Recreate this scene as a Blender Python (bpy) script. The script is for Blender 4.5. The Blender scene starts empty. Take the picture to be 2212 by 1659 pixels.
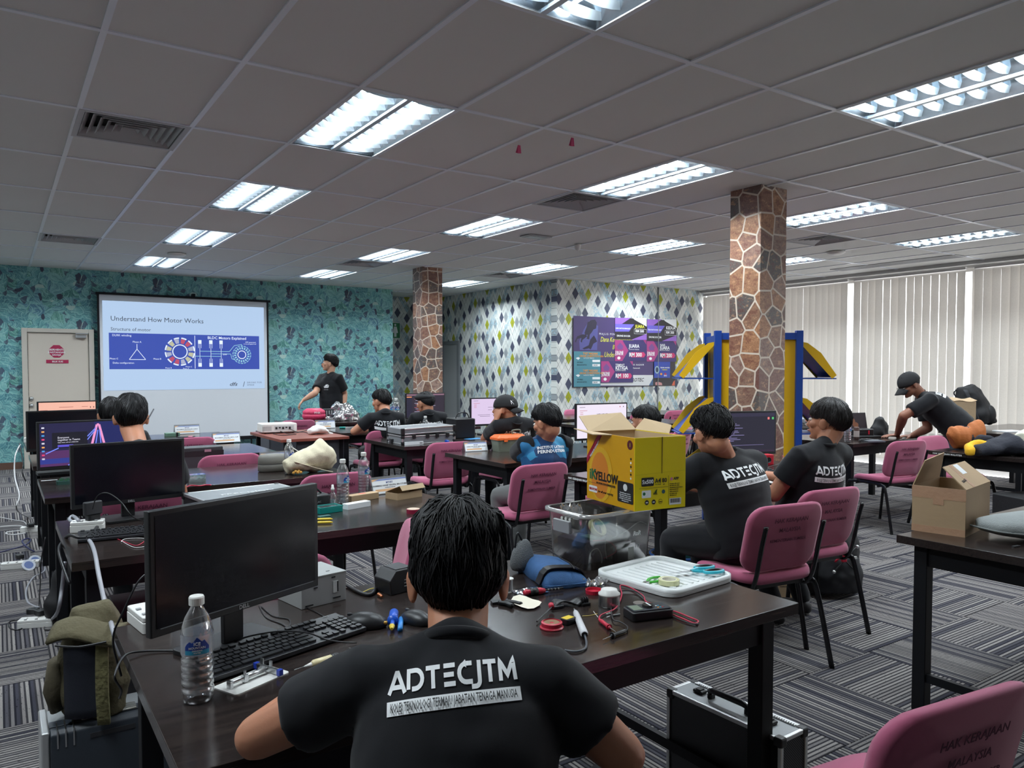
import bpy, math, random
from math import sin, cos, pi, radians as RD, sqrt, atan2, exp
from mathutils import Vector as V, Matrix as M4, noise
from mathutils.bvhtree import BVHTree
rnd = random.Random(7)
SC = bpy.context.scene
COL = SC.collection
# ---------------------------------------------------------------- camera
F, YAW, PIT, ROL, CX, CY = 1641.55, .5952, -.0368, -.0006, 1106.1, 856.6
CAM = V((0, 0, 1.46))
FW = V((sin(YAW)*cos(PIT), cos(YAW)*cos(PIT), sin(PIT)))
RT = V((cos(YAW), -sin(YAW), 0)); UP = RT.cross(FW)
cd = bpy.data.cameras.new('camera'); cam = bpy.data.objects.new('camera', cd); COL.objects.link(cam)
cam.matrix_world = M4.Translation(CAM) @ M4((RT, UP, -FW)).transposed().to_4x4()
cd.sensor_width = 36; cd.lens = 36*F/2212; cd.shift_y = (CY-829.5)/2212; cd.clip_start = .02; cd.clip_end = 200
SC.camera = cam
# ---------------------------------------------------------------- view, world
SC.view_settings.view_transform = 'Standard'; SC.view_settings.look = 'None'
SC.view_settings.gamma = 1; SC.view_settings.exposure = 0.8
try: SC.view_settings.use_curve_mapping = False
except Exception: pass
SC.cycles.max_bounces = 8; SC.cycles.diffuse_bounces = 4; SC.cycles.glossy_bounces = 3
SC.cycles.transmission_bounces = 6; SC.cycles.transparent_max_bounces = 12
SC.cycles.caustics_reflective = False; SC.cycles.caustics_refractive = False
SC.cycles.sample_clamp_indirect = 4; SC.cycles.use_denoising = True; SC.cycles.use_adaptive_sampling = True
SC.cycles.adaptive_threshold = .03
w = bpy.data.worlds.new('world'); SC.world = w; w.use_nodes = True
bg = w.node_tree.nodes['Background']; bg.inputs[0].default_value = (.97, .97, 1, 1); bg.inputs[1].default_value = 3.6
LAMP_W = 21.0

def at(px, py, z):
    "the point of the horizontal plane z that the photograph shows at pixel px, py"
    d = FW + RT*((px-CX)/F) - UP*((py-CY)/F)
    return CAM + d*((z-CAM.z)/d.z)
def dep(px, py, D):
    d = FW + RT*((px-CX)/F) - UP*((py-CY)/F)
    return CAM + d*D

# ---------------------------------------------------------------- node helper
class NT:
    def __init__(s, name):
        s.mat = bpy.data.materials.new(name); s.mat.use_nodes = True
        s.t = s.mat.node_tree; s.t.nodes.clear()
        s.out = s.t.nodes.new('ShaderNodeOutputMaterial')
    def n(s, typ, ins=None, **kw):
        nd = s.t.nodes.new('ShaderNode'+typ)
        for k, v in kw.items(): setattr(nd, k, v)
        if ins:
            for k, v in ins.items():
                if hasattr(v, 'is_output') or isinstance(v, bpy.types.NodeSocket): s.t.links.new(v, nd.inputs[k])
                else: nd.inputs[k].default_value = v
        return nd
    def m(s, op, a, b=None, c=None):
        ins = {0: a}
        if b is not None: ins[1] = b
        if c is not None: ins[2] = c
        return s.n('Math', ins, operation=op).outputs[0]
    def xyz(s, sock):
        o = s.n('SeparateXYZ', {0: sock}).outputs; return o[0], o[1], o[2]
    def comb(s, x, y, z=0.0): return s.n('CombineXYZ', {0: x, 1: y, 2: z}).outputs[0]
    def mix(s, f, a, b, mode='MIX'):
        nd = s.n('MixRGB', {0: f, 1: a, 2: b}, blend_type=mode); return nd.outputs[0]
    def ramp(s, f, stops, const=False):
        nd = s.n('ValToRGB', {0: f}); cr = nd.color_ramp
        if const: cr.interpolation = 'CONSTANT'
        while len(cr.elements) > 1: cr.elements.remove(cr.elements[0])
        cr.elements[0].position = stops[0][0]; cr.elements[0].color = c4(stops[0][1])
        for p, c in stops[1:]:
            e = cr.elements.new(p); e.color = c4(c)
        return nd.outputs[0]
    def noise(s, vec, scale, detail=3, rough=.5):
        nd = s.n('TexNoise', {'Scale': scale, 'Detail': detail, 'Roughness': rough})
        if vec is not None: s.t.links.new(vec, nd.inputs['Vector'])
        return nd.outputs
    def white(s, vec): return s.n('TexWhiteNoise', {'Vector': vec}, noise_dimensions='3D').outputs
    def pos(s): return s.n('NewGeometry').outputs['Position']
    def obj(s): return s.n('TexCoord').outputs['Object']
    def bsdf(s, col, rough=.5, metal=0., spec=.5, normal=None, **kw):
        ins = {'Base Color': c4(col) if isinstance(col, (tuple, list)) else col, 'Roughness': rough, 'Metallic': metal, 'Specular IOR Level': spec}
        if normal is not None: ins['Normal'] = normal
        ins.update(kw)
        b = s.n('BsdfPrincipled', ins).outputs[0]
        s.t.links.new(b, s.out.inputs[0]); return b
    def bump(s, h, strength=.3, dist=.01): return s.n('Bump', {'Height': h, 'Strength': strength, 'Distance': dist}).outputs[0]
def c4(c): return (c[0], c[1], c[2], 1) if len(c) == 3 else tuple(c)
def sr(r, g, b):
    f = lambda c: (c/255/12.92) if c/255 <= .04045 else ((c/255+.055)/1.055)**2.4
    return (f(r), f(g), f(b))

MAT = {}
def mat(name, col=(.5, .5, .5), rough=.5, metal=0., spec=.5, bump=0., bscale=200., var=0., vscale=8., emit=0., alpha=1., trans=0., sheen=0., coat=0.):
    if name in MAT: return MAT[name]
    t = NT(name); o = t.obj()
    c = c4(col)
    if var > 0:
        f = t.noise(o, vscale, 4)[0]
        c = t.mix(f, c4([x*(1-var) for x in col[:3]]), c4([min(1, x*(1+var)) for x in col[:3]]))
    kw = {}
    if emit > 0: kw['Emission Color'] = c; kw['Emission Strength'] = emit
    if alpha < 1: kw['Alpha'] = alpha
    if trans > 0: kw['Transmission Weight'] = trans; kw['IOR'] = 1.2
    if sheen > 0: kw['Sheen Weight'] = sheen
    if coat > 0: kw['Coat Weight'] = coat; kw['Coat Roughness'] = .08
    nrm = t.bump(t.noise(o, bscale, 3)[0], bump) if bump > 0 else None
    t.bsdf(c, rough, metal, spec, nrm, **kw)
    MAT[name] = t.mat; return t.mat

def film(name, tint=(1, 1, 1), haze=.25, rough=.1, gloss=.25):
    "clear plastic: see-through film plus gloss and a little haze"
    if name in MAT: return MAT[name]
    t = NT(name)
    tr = t.n('BsdfTransparent', {0: c4(tint)}).outputs[0]
    gl = t.n('BsdfGlossy', {'Color': (1, 1, 1, 1), 'Roughness': rough}).outputs[0]
    df = t.n('BsdfDiffuse', {'Color': c4([min(1, x*.9) for x in tint])}).outputs[0]
    fr = t.m('ADD', t.m('MULTIPLY', t.n('LayerWeight', {'Blend': .35}).outputs['Facing'], .8), gloss*.4)
    a = t.n('MixShader', {0: haze, 1: tr, 2: df}).outputs[0]
    b = t.n('MixShader', {0: fr, 1: a, 2: gl}).outputs[0]
    t.t.links.new(b, t.out.inputs[0]); MAT[name] = t.mat; return t.mat

# ---------------------------------------------------------------- geometry helper
def rot(ax=0, ay=0, az=0): return M4.Rotation(az, 4, 'Z') @ M4.Rotation(ay, 4, 'Y') @ M4.Rotation(ax, 4, 'X')
def TR(x, y=None, z=None):
    return M4.Translation(V(x) if y is None else V((x, y, z)))
class G:
    def __init__(s): s.v = []; s.f = []; s.mi = []; s.k = 0
    def add(s, vs, fs, m=None):
        o = len(s.v)
        s.v += [tuple(m @ V(p)) if m is not None else tuple(p) for p in vs]
        s.f += [tuple(i+o for i in f) for f in fs]; s.mi += [s.k]*len(fs); return s
    def box(s, x0, y0, z0, x1, y1, z1, m=None):
        vs = [(x, y, z) for z in (z0, z1) for y in (y0, y1) for x in (x0, x1)]
        return s.add(vs, [(0, 2, 3, 1), (4, 5, 7, 6), (0, 1, 5, 4), (2, 6, 7, 3), (0, 4, 6, 2), (1, 3, 7, 5)], m)
    def cbox(s, c, d, m=None): return s.box(c[0]-d[0]/2, c[1]-d[1]/2, c[2]-d[2]/2, c[0]+d[0]/2, c[1]+d[1]/2, c[2]+d[2]/2, m)
    def rbox(s, x0, y0, z0, x1, y1, z1, r, m=None, n=4, top=0.):
        "box with corners rounded in plan; top = edge rounding of upper rim"
        out = rrect(x0, y0, x1, y1, r, n)
        lv = [(z0, 0)]
        if top > 0: lv += [(z1-top, 0), (z1-top*.3, top*.3), (z1, top)]
        else: lv += [(z1, 0)]
        vs = []; N = len(out); cx, cy = (x0+x1)/2, (y0+y1)/2; hx, hy = (x1-x0)/2, (y1-y0)/2
        for z, ins in lv: vs += [(cx+(x-cx)*(1-ins/hx), cy+(y-cy)*(1-ins/hy), z) for x, y in out]
        fs = [(k*N+i, k*N+(i+1) % N, (k+1)*N+(i+1) % N, (k+1)*N+i) for k in range(len(lv)-1) for i in range(N)]
        fs += [tuple(range(N))[::-1], tuple((len(lv)-1)*N+i for i in range(N))]
        return s.add(vs, fs, m)
    def prism(s, pts, z0, z1, m=None):
        N = len(pts); vs = [(x, y, z0) for x, y in pts]+[(x, y, z1) for x, y in pts]
        return s.add(vs, [tuple(range(N))[::-1], tuple(range(N, 2*N))]+[(i, (i+1) % N, N+(i+1) % N, N+i) for i in range(N)], m)
    def lathe(s, prof, n=20, m=None, cap=True):
        vs = [(r*cos(2*pi*i/n), r*sin(2*pi*i/n), z) for r, z in prof for i in range(n)]
        fs = [(k*n+i, k*n+(i+1) % n, (k+1)*n+(i+1) % n, (k+1)*n+i) for k in range(len(prof)-1) for i in range(n)]
        if cap: fs += [tuple(range(n))[::-1], tuple((len(prof)-1)*n+i for i in range(n))]
        return s.add(vs, fs, m)
    def cyl(s, p, q, r, r2=None, n=12):
        return s.loft([p, q], [r, r if r2 is None else r2], n=n)
    def loft(s, P, R, n=10, side=None, cap=True, dome=False):
        "tube through P; R radii or (a,b) pairs: a along side"
        P = [V(p) for p in P]; m = len(P); rr = [(r, r) if not isinstance(r, (tuple, list)) else r for r in R]
        if dome:
            d0 = (P[0]-P[1]).normalized(); d1 = (P[-1]-P[-2]).normalized()
            a, b = P[0], P[-1]; ra, rb = rr[0], rr[-1]; k0 = min(ra); k1 = min(rb)
            P = [a+d0*k0*.95, a+d0*k0*.6]+P+[b+d1*k1*.6, b+d1*k1*.95]
            rr = [(ra[0]*.3, ra[1]*.3), (ra[0]*.8, ra[1]*.8)]+rr+[(rb[0]*.8, rb[1]*.8), (rb[0]*.3, rb[1]*.3)]
            m = len(P)
        ref = V(side) if side is not None else None; vs = []; prev = None
        for i in range(m):
            t = (P[min(i+1, m-1)]-P[max(i-1, 0)])
            t = t.normalized() if t.length > 1e-9 else V((0, 0, 1))
            if ref is not None: u = ref
            else: u = prev if prev is not None else (V((0, 0, 1)) if abs(t.z) < .9 else V((1, 0, 0)))
            u = u-t*u.dot(t)
            if u.length < 1e-6: u = V((1, 0, 0)) - t*t.x
            u.normalize(); prev = u; w_ = t.cross(u)
            for k in range(n):
                a = 2*pi*k/n; vs.append(tuple(P[i]+u*(cos(a)*rr[i][0])+w_*(sin(a)*rr[i][1])))
        fs = [(k*n+i, k*n+(i+1) % n, (k+1)*n+(i+1) % n, (k+1)*n+i) for k in range(m-1) for i in range(n)]
        if cap: fs += [tuple(range(n))[::-1], tuple((m-1)*n+i for i in range(n))]
        return s.add(vs, fs)
    def wire(s, P, r, n=6, step=6):
        return s.loft(spline(P, step), [r]*(len(spline(P, step))), n=n)
    def ell(s, c, r, m=None, nu=16, nv=10):
        vs = [(c[0], c[1], c[2]-r[2])]
        for j in range(1, nv):
            a = -pi/2+pi*j/nv
            vs += [(c[0]+r[0]*cos(a)*cos(2*pi*i/nu), c[1]+r[1]*cos(a)*sin(2*pi*i/nu), c[2]+r[2]*sin(a)) for i in range(nu)]
        vs.append((c[0], c[1], c[2]+r[2])); L = len(vs)-1
        fs = [(0, 1+(i+1) % nu, 1+i) for i in range(nu)]
        fs += [(1+j*nu+i, 1+j*nu+(i+1) % nu, 1+(j+1)*nu+(i+1) % nu, 1+(j+1)*nu+i) for j in range(nv-2) for i in range(nu)]
        fs += [(L, 1+(nv-2)*nu+i, 1+(nv-2)*nu+(i+1) % nu) for i in range(nu)]
        return s.add(vs, fs, m)
    def quad(s, a, b, c, d, m=None): return s.add([a, b, c, d], [(0, 1, 2, 3)], m)
    def grid(s, fn, nu, nv, m=None):
        vs = [fn(i/nu, j/nv) for j in range(nv+1) for i in range(nu+1)]
        return s.add(vs, [(j*(nu+1)+i, j*(nu+1)+i+1, (j+1)*(nu+1)+i+1, (j+1)*(nu+1)+i) for j in range(nv) for i in range(nu)], m)
def rrect(x0, y0, x1, y1, r, n=4):
    o = []
    for cx, cy, a in ((x1-r, y1-r, 0), (x0+r, y1-r, pi/2), (x0+r, y0+r, pi), (x1-r, y0+r, 3*pi/2)):
        o += [(cx+r*cos(a+pi/2*k/n), cy+r*sin(a+pi/2*k/n)) for k in range(n+1)]
    return o
def spline(P, step=6):
    P = [V(p) for p in P]; o = []
    for i in range(len(P)-1):
        a, b, c, d = P[max(i-1, 0)], P[i], P[i+1], P[min(i+2, len(P)-1)]
        for k in range(step):
            t = k/step
            o.append(.5*((2*b)+(c-a)*t+(2*a-5*b+4*c-d)*t*t+(3*b-a-3*c+d)*t**3))
    o.append(P[-1]); return o

def obj(name, g, m, parent=None, smooth=False, bevel=0., loc=None, rotz=0., solid=0., sub=0, segs=2):
    me = bpy.data.meshes.new(name)
    if isinstance(g, G):
        me.from_pydata(g.v, [], g.f)
        ms = m if isinstance(m, (list, tuple)) else [m]
        for x in ms: me.materials.append(x)
        if len(ms) > 1: me.polygons.foreach_set('material_index', g.mi)
    me.update()
    if smooth: me.polygons.foreach_set('use_smooth', [True]*len(me.polygons))
    o = bpy.data.objects.new(name, me); COL.objects.link(o)
    if loc is not None: o.location = loc
    if rotz: o.rotation_euler = (0, 0, rotz)
    if parent is not None: o.parent = parent
    if solid:
        md = o.modifiers.new('solid', 'SOLIDIFY'); md.thickness = solid; md.offset = 0
    if sub:
        md = o.modifiers.new('sub', 'SUBSURF'); md.levels = sub; md.render_levels = sub
    if bevel:
        md = o.modifiers.new('bevel', 'BEVEL'); md.width = bevel; md.segments = segs; md.limit_method = 'ANGLE'; md.angle_limit = RD(35)
        me.polygons.foreach_set('use_smooth', [True]*len(me.polygons))
        try: md.harden_normals = True
        except Exception: pass
    return o
def tag(o, label, cat, group=None):
    o['label'] = label; o['category'] = cat
    if group: o['group'] = group
    return o
def thing(name, label, cat, loc=(0, 0, 0), rotz=0., group=None):
    o = bpy.data.objects.new(name, None); COL.objects.link(o); o.location = loc; o.rotation_euler = (0, 0, rotz); o.empty_display_size = .05
    return tag(o, label, cat, group)
def struct(name, g, m, parent=None, **k):
    o = obj(name, g, m, parent, **k)
    if parent is None: o['kind'] = 'structure'
    return o
def dup(r0, loc, rotz, label, group=None):
    def cp(o, par):
        c = o.copy(); COL.objects.link(c); c.parent = par
        for ch in [x for x in bpy.data.objects if x.parent == o]: cp(ch, c)
        return c
    r = cp(r0, None); r.location = loc; r.rotation_euler = (0, 0, rotz); r['label'] = label
    if group: r['group'] = group
    return r

def text(name, s, size, m, parent, mw, align='LEFT', bold=0., ext=.0004, shear=0., sx=1., spacing=1.):
    "flat lettering lying in the local xy plane of matrix mw"
    cu = bpy.data.curves.new(name, 'FONT'); cu.body = s; cu.size = size; cu.align_x = align; cu.offset = bold*size; cu.extrude = ext
    cu.shear = shear; cu.resolution_u = 2; cu.space_character = spacing
    o = bpy.data.objects.new(name, cu); COL.objects.link(o)
    dg = bpy.context.evaluated_depsgraph_get()
    me = bpy.data.meshes.new_from_object(o.evaluated_get(dg)); bpy.data.objects.remove(o); bpy.data.curves.remove(cu)
    me.materials.clear(); me.materials.append(m)
    o = bpy.data.objects.new(name, me); COL.objects.link(o); o.parent = parent
    o.matrix_local = mw @ M4.Diagonal((sx, 1, 1, 1)); return o
def frame(origin, right, up):
    r = V(right).normalized(); u = V(up); u = (u-r*u.dot(r)).normalized(); n = r.cross(u)
    m = M4((r, u, n)).transposed().to_4x4(); m.translation = V(origin); return m

# common materials
WOOD = None
def desk_mat():
    t = NT('dark_wood_laminate'); x, y, z = t.xyz(t.obj())
    v = t.comb(t.m('MULTIPLY', x, 1.2), t.m('MULTIPLY', y, 26.), t.m('MULTIPLY', z, 26.))
    n = t.noise(v, 3.2, 5, .6)[0]
    c = t.ramp(n, [(.3, sr(32, 27, 27)), (.55, sr(44, 37, 35)), (.75, sr(56, 47, 43))])
    t.bsdf(c, t.m('ADD', .13, t.m('MULTIPLY', n, .10)), 0, .5, t.bump(n, .03, .002)); return t.mat
WOOD = desk_mat()
BLK = mat('black_paint', sr(13, 14, 19), .55, spec=.25)
BPL = mat('black_plastic', sr(26, 27, 30), .42)
DGY = mat('dark_grey_plastic', sr(45, 46, 50), .5)
GRY = mat('grey_plastic', sr(150, 152, 154), .45)
WHT = mat('white_plastic', sr(225, 225, 222), .4)
CHR = mat('brushed_metal', sr(200, 202, 204), .28, 1.)
ALU = mat('aluminium_trim', sr(205, 207, 208), .35, .85)
PAPER = mat('white_paper', sr(228, 232, 236), .7)
CARD = mat('brown_cardboard', sr(176, 150, 118), .8, bump=.05, bscale=60, var=.08, vscale=5)
CARDIN = mat('cardboard_inside', sr(196, 172, 138), .85)
INK = mat('black_ink', sr(24, 24, 28), .6)
WINK = mat('white_ink', sr(235, 238, 240), .6)
# ================================================================ the setting
H = 2.94
GX, GY = 1.019, 3.816          # ceiling grid origin, cells .6 x 1.2
def carpet_mat():
    t = NT('striped_carpet'); x, y, z = t.xyz(t.pos())
    fx = t.m('DIVIDE', t.m('SUBTRACT', x, .19-50), .5); fy = t.m('DIVIDE', t.m('SUBTRACT', y, .17-50), .5)
    ix = t.m('FLOOR', fx); iy = t.m('FLOOR', fy)
    par = t.m('FLOORED_MODULO', t.m('ADD', ix, iy), 2.)
    u = t.m('ADD', t.m('MULTIPLY', t.m('SUBTRACT', fx, ix), t.m('SUBTRACT', 1., par)), t.m('MULTIPLY', t.m('SUBTRACT', fy, iy), par))
    vv = t.m('ADD', t.m('MULTIPLY', t.m('SUBTRACT', fx, ix), par), t.m('MULTIPLY', t.m('SUBTRACT', fy, iy), t.m('SUBTRACT', 1., par)))
    k = t.m('MULTIPLY', u, 25.); ki = t.m('FLOOR', k); kf = t.m('SUBTRACT', k, ki)
    h = t.white(t.comb(ki, 3., 1.))[0]
    h2 = t.white(t.comb(ki, ix, iy))[0]
    hh = t.m('ADD', t.m('MULTIPLY', h, .55), t.m('MULTIPLY', h2, .45))
    dash = t.noise(t.comb(t.m('MULTIPLY', k, 1.6), t.m('MULTIPLY', vv, 7.), t.m('ADD', ix, t.m('MULTIPLY', iy, 7.3))), 2.6, 3, .7)[0]
    c = t.ramp(hh, [(0, sr(150, 146, 144)), (.40, sr(122, 119, 120)), (.52, sr(84, 83, 90)), (.62, sr(134, 130, 129)), (.78, sr(66, 66, 76))], True)
    line = t.m('LESS_THAN', kf, .40)
    c = t.mix(t.m('MULTIPLY', line, .9), c, c4(sr(34, 34, 42)))
    c = t.mix(t.m('MULTIPLY', t.m('GREATER_THAN', dash, .64), .85), c, c4(sr(28, 28, 34)))
    fib = t.noise(t.pos(), 420., 2)[0]
    c = t.mix(.35, c, t.ramp(fib, [(.3, (.05, .05, .05)), (.7, (.6, .6, .6))]), 'OVERLAY')
    t.bsdf(c, .95, 0, .1, t.bump(t.m('ADD', fib, kf), .35, .004)); return t.mat
CARPET = carpet_mat()
g = G().box(-3, -4, -.08, 11.15, 14.4, -.006)
floor = struct('floor', g, mat('floor_screed', sr(60, 60, 62), .9))
floor['label'] = 'grey floor covered in striped carpet tiles'
cells = []
for i in range(-7, 22):
    for k in range(-9, 29):
        x0, y0 = .19+.5*i, .17+.5*k
        x1, y1 = min(x0+.5, 11.15), min(y0+.5, 14.4)
        x0 = max(x0, -3); y0 = max(y0, -4)
        if x1-x0 < .02 or y1-y0 < .02: continue
        c = V(((x0+x1)/2, (y0+y1)/2, 0)); d = c-CAM; w_ = d.dot(FW)
        vis = w_ > .3 and abs(CX+F*d.dot(RT)/w_-1106) < 1180 and CY-F*d.dot(UP)/w_ < 1760
        cells.append(((0 if vis else 1), d.length, x0, y0, x1, y1))
cells.sort(); rest = G(); tm = None
for n_, (nv, dd, x0, y0, x1, y1) in enumerate(cells):
    if n_ < 290 and not nv:
        if abs(x1-x0-.5) < .01 and abs(y1-y0-.5) < .01:
            if tm is None:
                o = obj('carpet_tile', G().box(.0015, .0015, -.006, .4985, .4985, 0), CARPET, floor, bevel=0); tm = o.data; o.location = (x0, y0, 0)
            else:
                o = bpy.data.objects.new('carpet_tile', tm); COL.objects.link(o); o.parent = floor; o.location = (x0, y0, 0)
        else: obj('carpet_tile', G().box(x0+.0015, y0+.0015, -.006, x1-.0015, y1-.0015, 0), CARPET, floor)
    else: rest.box(x0+.0015, y0+.0015, -.006, x1-.0015, y1-.0015, 0)
o = obj('carpet', rest, CARPET, floor); o['kind'] = 'stuff'

# ---- wallpapers (flat print on the walls)
def diamond_mat(axis):
    t = NT('diamond_wallpaper_'+axis); x, y, z = t.xyz(t.pos())
    u = x if axis == 'x' else y
    W_, H_ = .142, .218
    p = t.m('DIVIDE', u, W_); q = t.m('DIVIDE', z, H_)
    a = t.m('ADD', p, q); b = t.m('SUBTRACT', p, q); i = t.m('FLOOR', a); j = t.m('FLOOR', b)
    s_ = t.m('FLOORED_MODULO', t.m('ADD', i, j), 8.); d_ = t.m('FLOORED_MODULO', t.m('SUBTRACT', i, j), 6.)
    h = t.m('MULTIPLY', t.white(t.comb(s_, d_, 2.7))[0], .69)
    key = t.m('ADD', t.m('MULTIPLY', t.m('FLOORED_MODULO', t.m('ADD', i, j), 12.), 6.), d_)
    for v_, to in ((0., .85), (31., .85), (23., .85), (52., .85), (21., .95), (55., .95), (43., .65), (40., .65), (9., .65), (69., .65)): h = t.m('ADD', h, t.m('MULTIPLY', t.m('COMPARE', key, v_, .1), t.m('SUBTRACT', to, h)))
    h2 = t.white(t.comb(d_, s_, 9.1))[0]
    c = t.ramp(h, [(0, sr(214, 217, 213)), (.30, sr(200, 205, 203)), (.44, sr(228, 230, 226)), (.60, sr(150, 156, 160)), (.70, sr(178, 184, 182)), (.80, sr(74, 78, 98)), (.895, sr(164, 168, 40))], True)
    # olive ones carry thin stripes
    c = t.mix(t.m('MULTIPLY', t.m('GREATER_THAN', h, .895), t.m('MULTIPLY', t.m('LESS_THAN', t.m('FRACT', t.m('MULTIPLY', z, 60.)), .3), .4)), c, c4(sr(120, 128, 30)))
    fr = t.noise(t.pos(), 26., 4, .7)[0]
    blue = t.m('MULTIPLY', t.m('GREATER_THAN', h2, .72), t.m('MULTIPLY', t.m('LESS_THAN', h, .80), t.m('GREATER_THAN', fr, .5)))
    c = t.mix(t.m('MULTIPLY', blue, .8), c, c4(sr(158, 190, 204)))
    grey = t.m('MULTIPLY', t.m('LESS_THAN', h2, .3), t.m('GREATER_THAN', fr, .56))
    c = t.mix(t.m('MULTIPLY', grey, .25), c, c4(sr(140, 146, 148)))
    a2 = t.m('ADD', a, .5); b2 = t.m('ADD', b, .5); i2 = t.m('FLOOR', a2); j2 = t.m('FLOOR', b2)
    h3 = t.white(t.comb(t.m('FLOORED_MODULO', t.m('ADD', i2, j2), 8.), t.m('FLOORED_MODULO', t.m('SUBTRACT', i2, j2), 6.), 5.5))[0]
    e = t.m('MINIMUM', t.m('MINIMUM', t.m('FRACT', a2), t.m('SUBTRACT', 1., t.m('FRACT', a2))), t.m('MINIMUM', t.m('FRACT', b2), t.m('SUBTRACT', 1., t.m('FRACT', b2))))
    ln = t.m('MULTIPLY', t.m('LESS_THAN', e, .035), t.m('GREATER_THAN', h3, .55))
    c = t.mix(t.m('MULTIPLY', ln, .75), c, c4(sr(92, 98, 96)))
    e2 = t.m('MINIMUM', t.m('MINIMUM', t.m('FRACT', a), t.m('SUBTRACT', 1., t.m('FRACT', a))), t.m('MINIMUM', t.m('FRACT', b), t.m('SUBTRACT', 1., t.m('FRACT', b))))
    c = t.mix(t.m('MULTIPLY', t.m('LESS_THAN', e2, .02), .35), c, c4(sr(225, 228, 224)))
    t.bsdf(c, .6, 0, .3); return t.mat
def brush_mat():
    t = NT('teal_brushstroke_wallpaper'); P = t.pos(); x, y, z = t.xyz(P)
    # the print repeats every 1.05 m across, .53 m up
    ux = t.m('FLOORED_MODULO', t.m('ADD', x, 20.), 1.06); uz = t.m('FLOORED_MODULO', t.m('ADD', z, 20.), .70)
    w1 = t.noise(t.comb(ux, uz, 0.), 6., 2)[1]; wx, wy, wz = t.xyz(w1)
    dx = t.m('ADD', ux, t.m('MULTIPLY', t.m('SUBTRACT', wx, .5), .13)); dz = t.m('ADD', uz, t.m('MULTIPLY', t.m('SUBTRACT', wy, .5), .13))
    def layer(scale, seed):
        v = t.comb(dx, dz, seed)
        vo = t.n('TexVoronoi', {'Vector': v, 'Scale': scale, 'Randomness': 1.}, voronoi_dimensions='2D' if False else '3D')
        cx, cy, cz = t.xyz(vo.outputs['Color'])
        ang = t.m('MULTIPLY', cx, 6.28); ca = t.m('COSINE', ang); sa = t.m('SINE', ang)
        px, pz, py = t.xyz(vo.outputs['Position'])
        qx = t.m('SUBTRACT', dx, t.m('DIVIDE', px, 1.)); qz = t.m('SUBTRACT', dz, t.m('DIVIDE', pz, 1.))
        uu = t.m('ADD', t.m('MULTIPLY', qx, ca), t.m('MULTIPLY', qz, sa)); vv = t.m('SUBTRACT', t.m('MULTIPLY', qz, ca), t.m('MULTIPLY', qx, sa))
        bend = t.m('ADD', vv, t.m('MULTIPLY', t.m('MULTIPLY', uu, uu), 7.))
        st = t.noise(t.comb(t.m('MULTIPLY', uu, 5.), t.m('MULTIPLY', bend, 60.), cy), 1., 2)[0]
        return vo, cx, cy, cz, st
    vo, cx, cy, cz, st = layer(7.5, 0.)
    c = t.ramp(cy, [(0, sr(84, 140, 150)), (.3, sr(108, 166, 170)), (.55, sr(124, 182, 180)), (.75, sr(98, 144, 166)), (1, sr(134, 188, 184))])
    c = t.mix(t.m('MULTIPLY', t.m('LESS_THAN', cz, .2), .55), c, c4(sr(80, 142, 116)))
    c = t.mix(t.m('MULTIPLY', t.m('GREATER_THAN', st, .56), .6), c, c4(sr(156, 206, 200)))
    c = t.mix(t.m('MULTIPLY', t.m('LESS_THAN', st, .42), .6), c, c4(sr(52, 92, 108)))
    vo2, ax, ay, az, st2 = layer(12., 3.)
    c = t.mix(t.m('MULTIPLY', t.m('GREATER_THAN', ay, .86), .8), c, c4(sr(72, 72, 98)))
    c = t.mix(t.m('MULTIPLY', t.m('LESS_THAN', ay, .05), .8), c, c4(sr(188, 212, 200)))
    c = t.mix(t.m('MULTIPLY', t.m('GREATER_THAN', st2, .64), .45), c, c4(sr(160, 208, 204)))
    # dark plum dabs in a regular grid
    for ox, oz, rx, rz, tilt in ((.14, .2, .05, .038, .6), (.42, .52, .028, .06, .1), (.66, .12, .05, .042, -.5), (.9, .42, .032, .07, .25), (.40, .12, .024, .045, .2)):
        a_ = t.m('SUBTRACT', dx, ox); b_ = t.m('SUBTRACT', dz, oz)
        a2 = t.m('ADD', a_, t.m('MULTIPLY', b_, tilt)); b2 = t.m('SUBTRACT', b_, t.m('MULTIPLY', a_, tilt))
        r = t.m('ADD', t.m('POWER', t.m('DIVIDE', a2, rx), 2.), t.m('POWER', t.m('DIVIDE', b2, rz), 2.))
        c = t.mix(t.m('MULTIPLY', t.m('LESS_THAN', r, 1.), .9), c, c4(sr(60, 54, 78)))
    t.bsdf(c, .55, 0, .35, t.bump(st, .15, .003)); return t.mat
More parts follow.
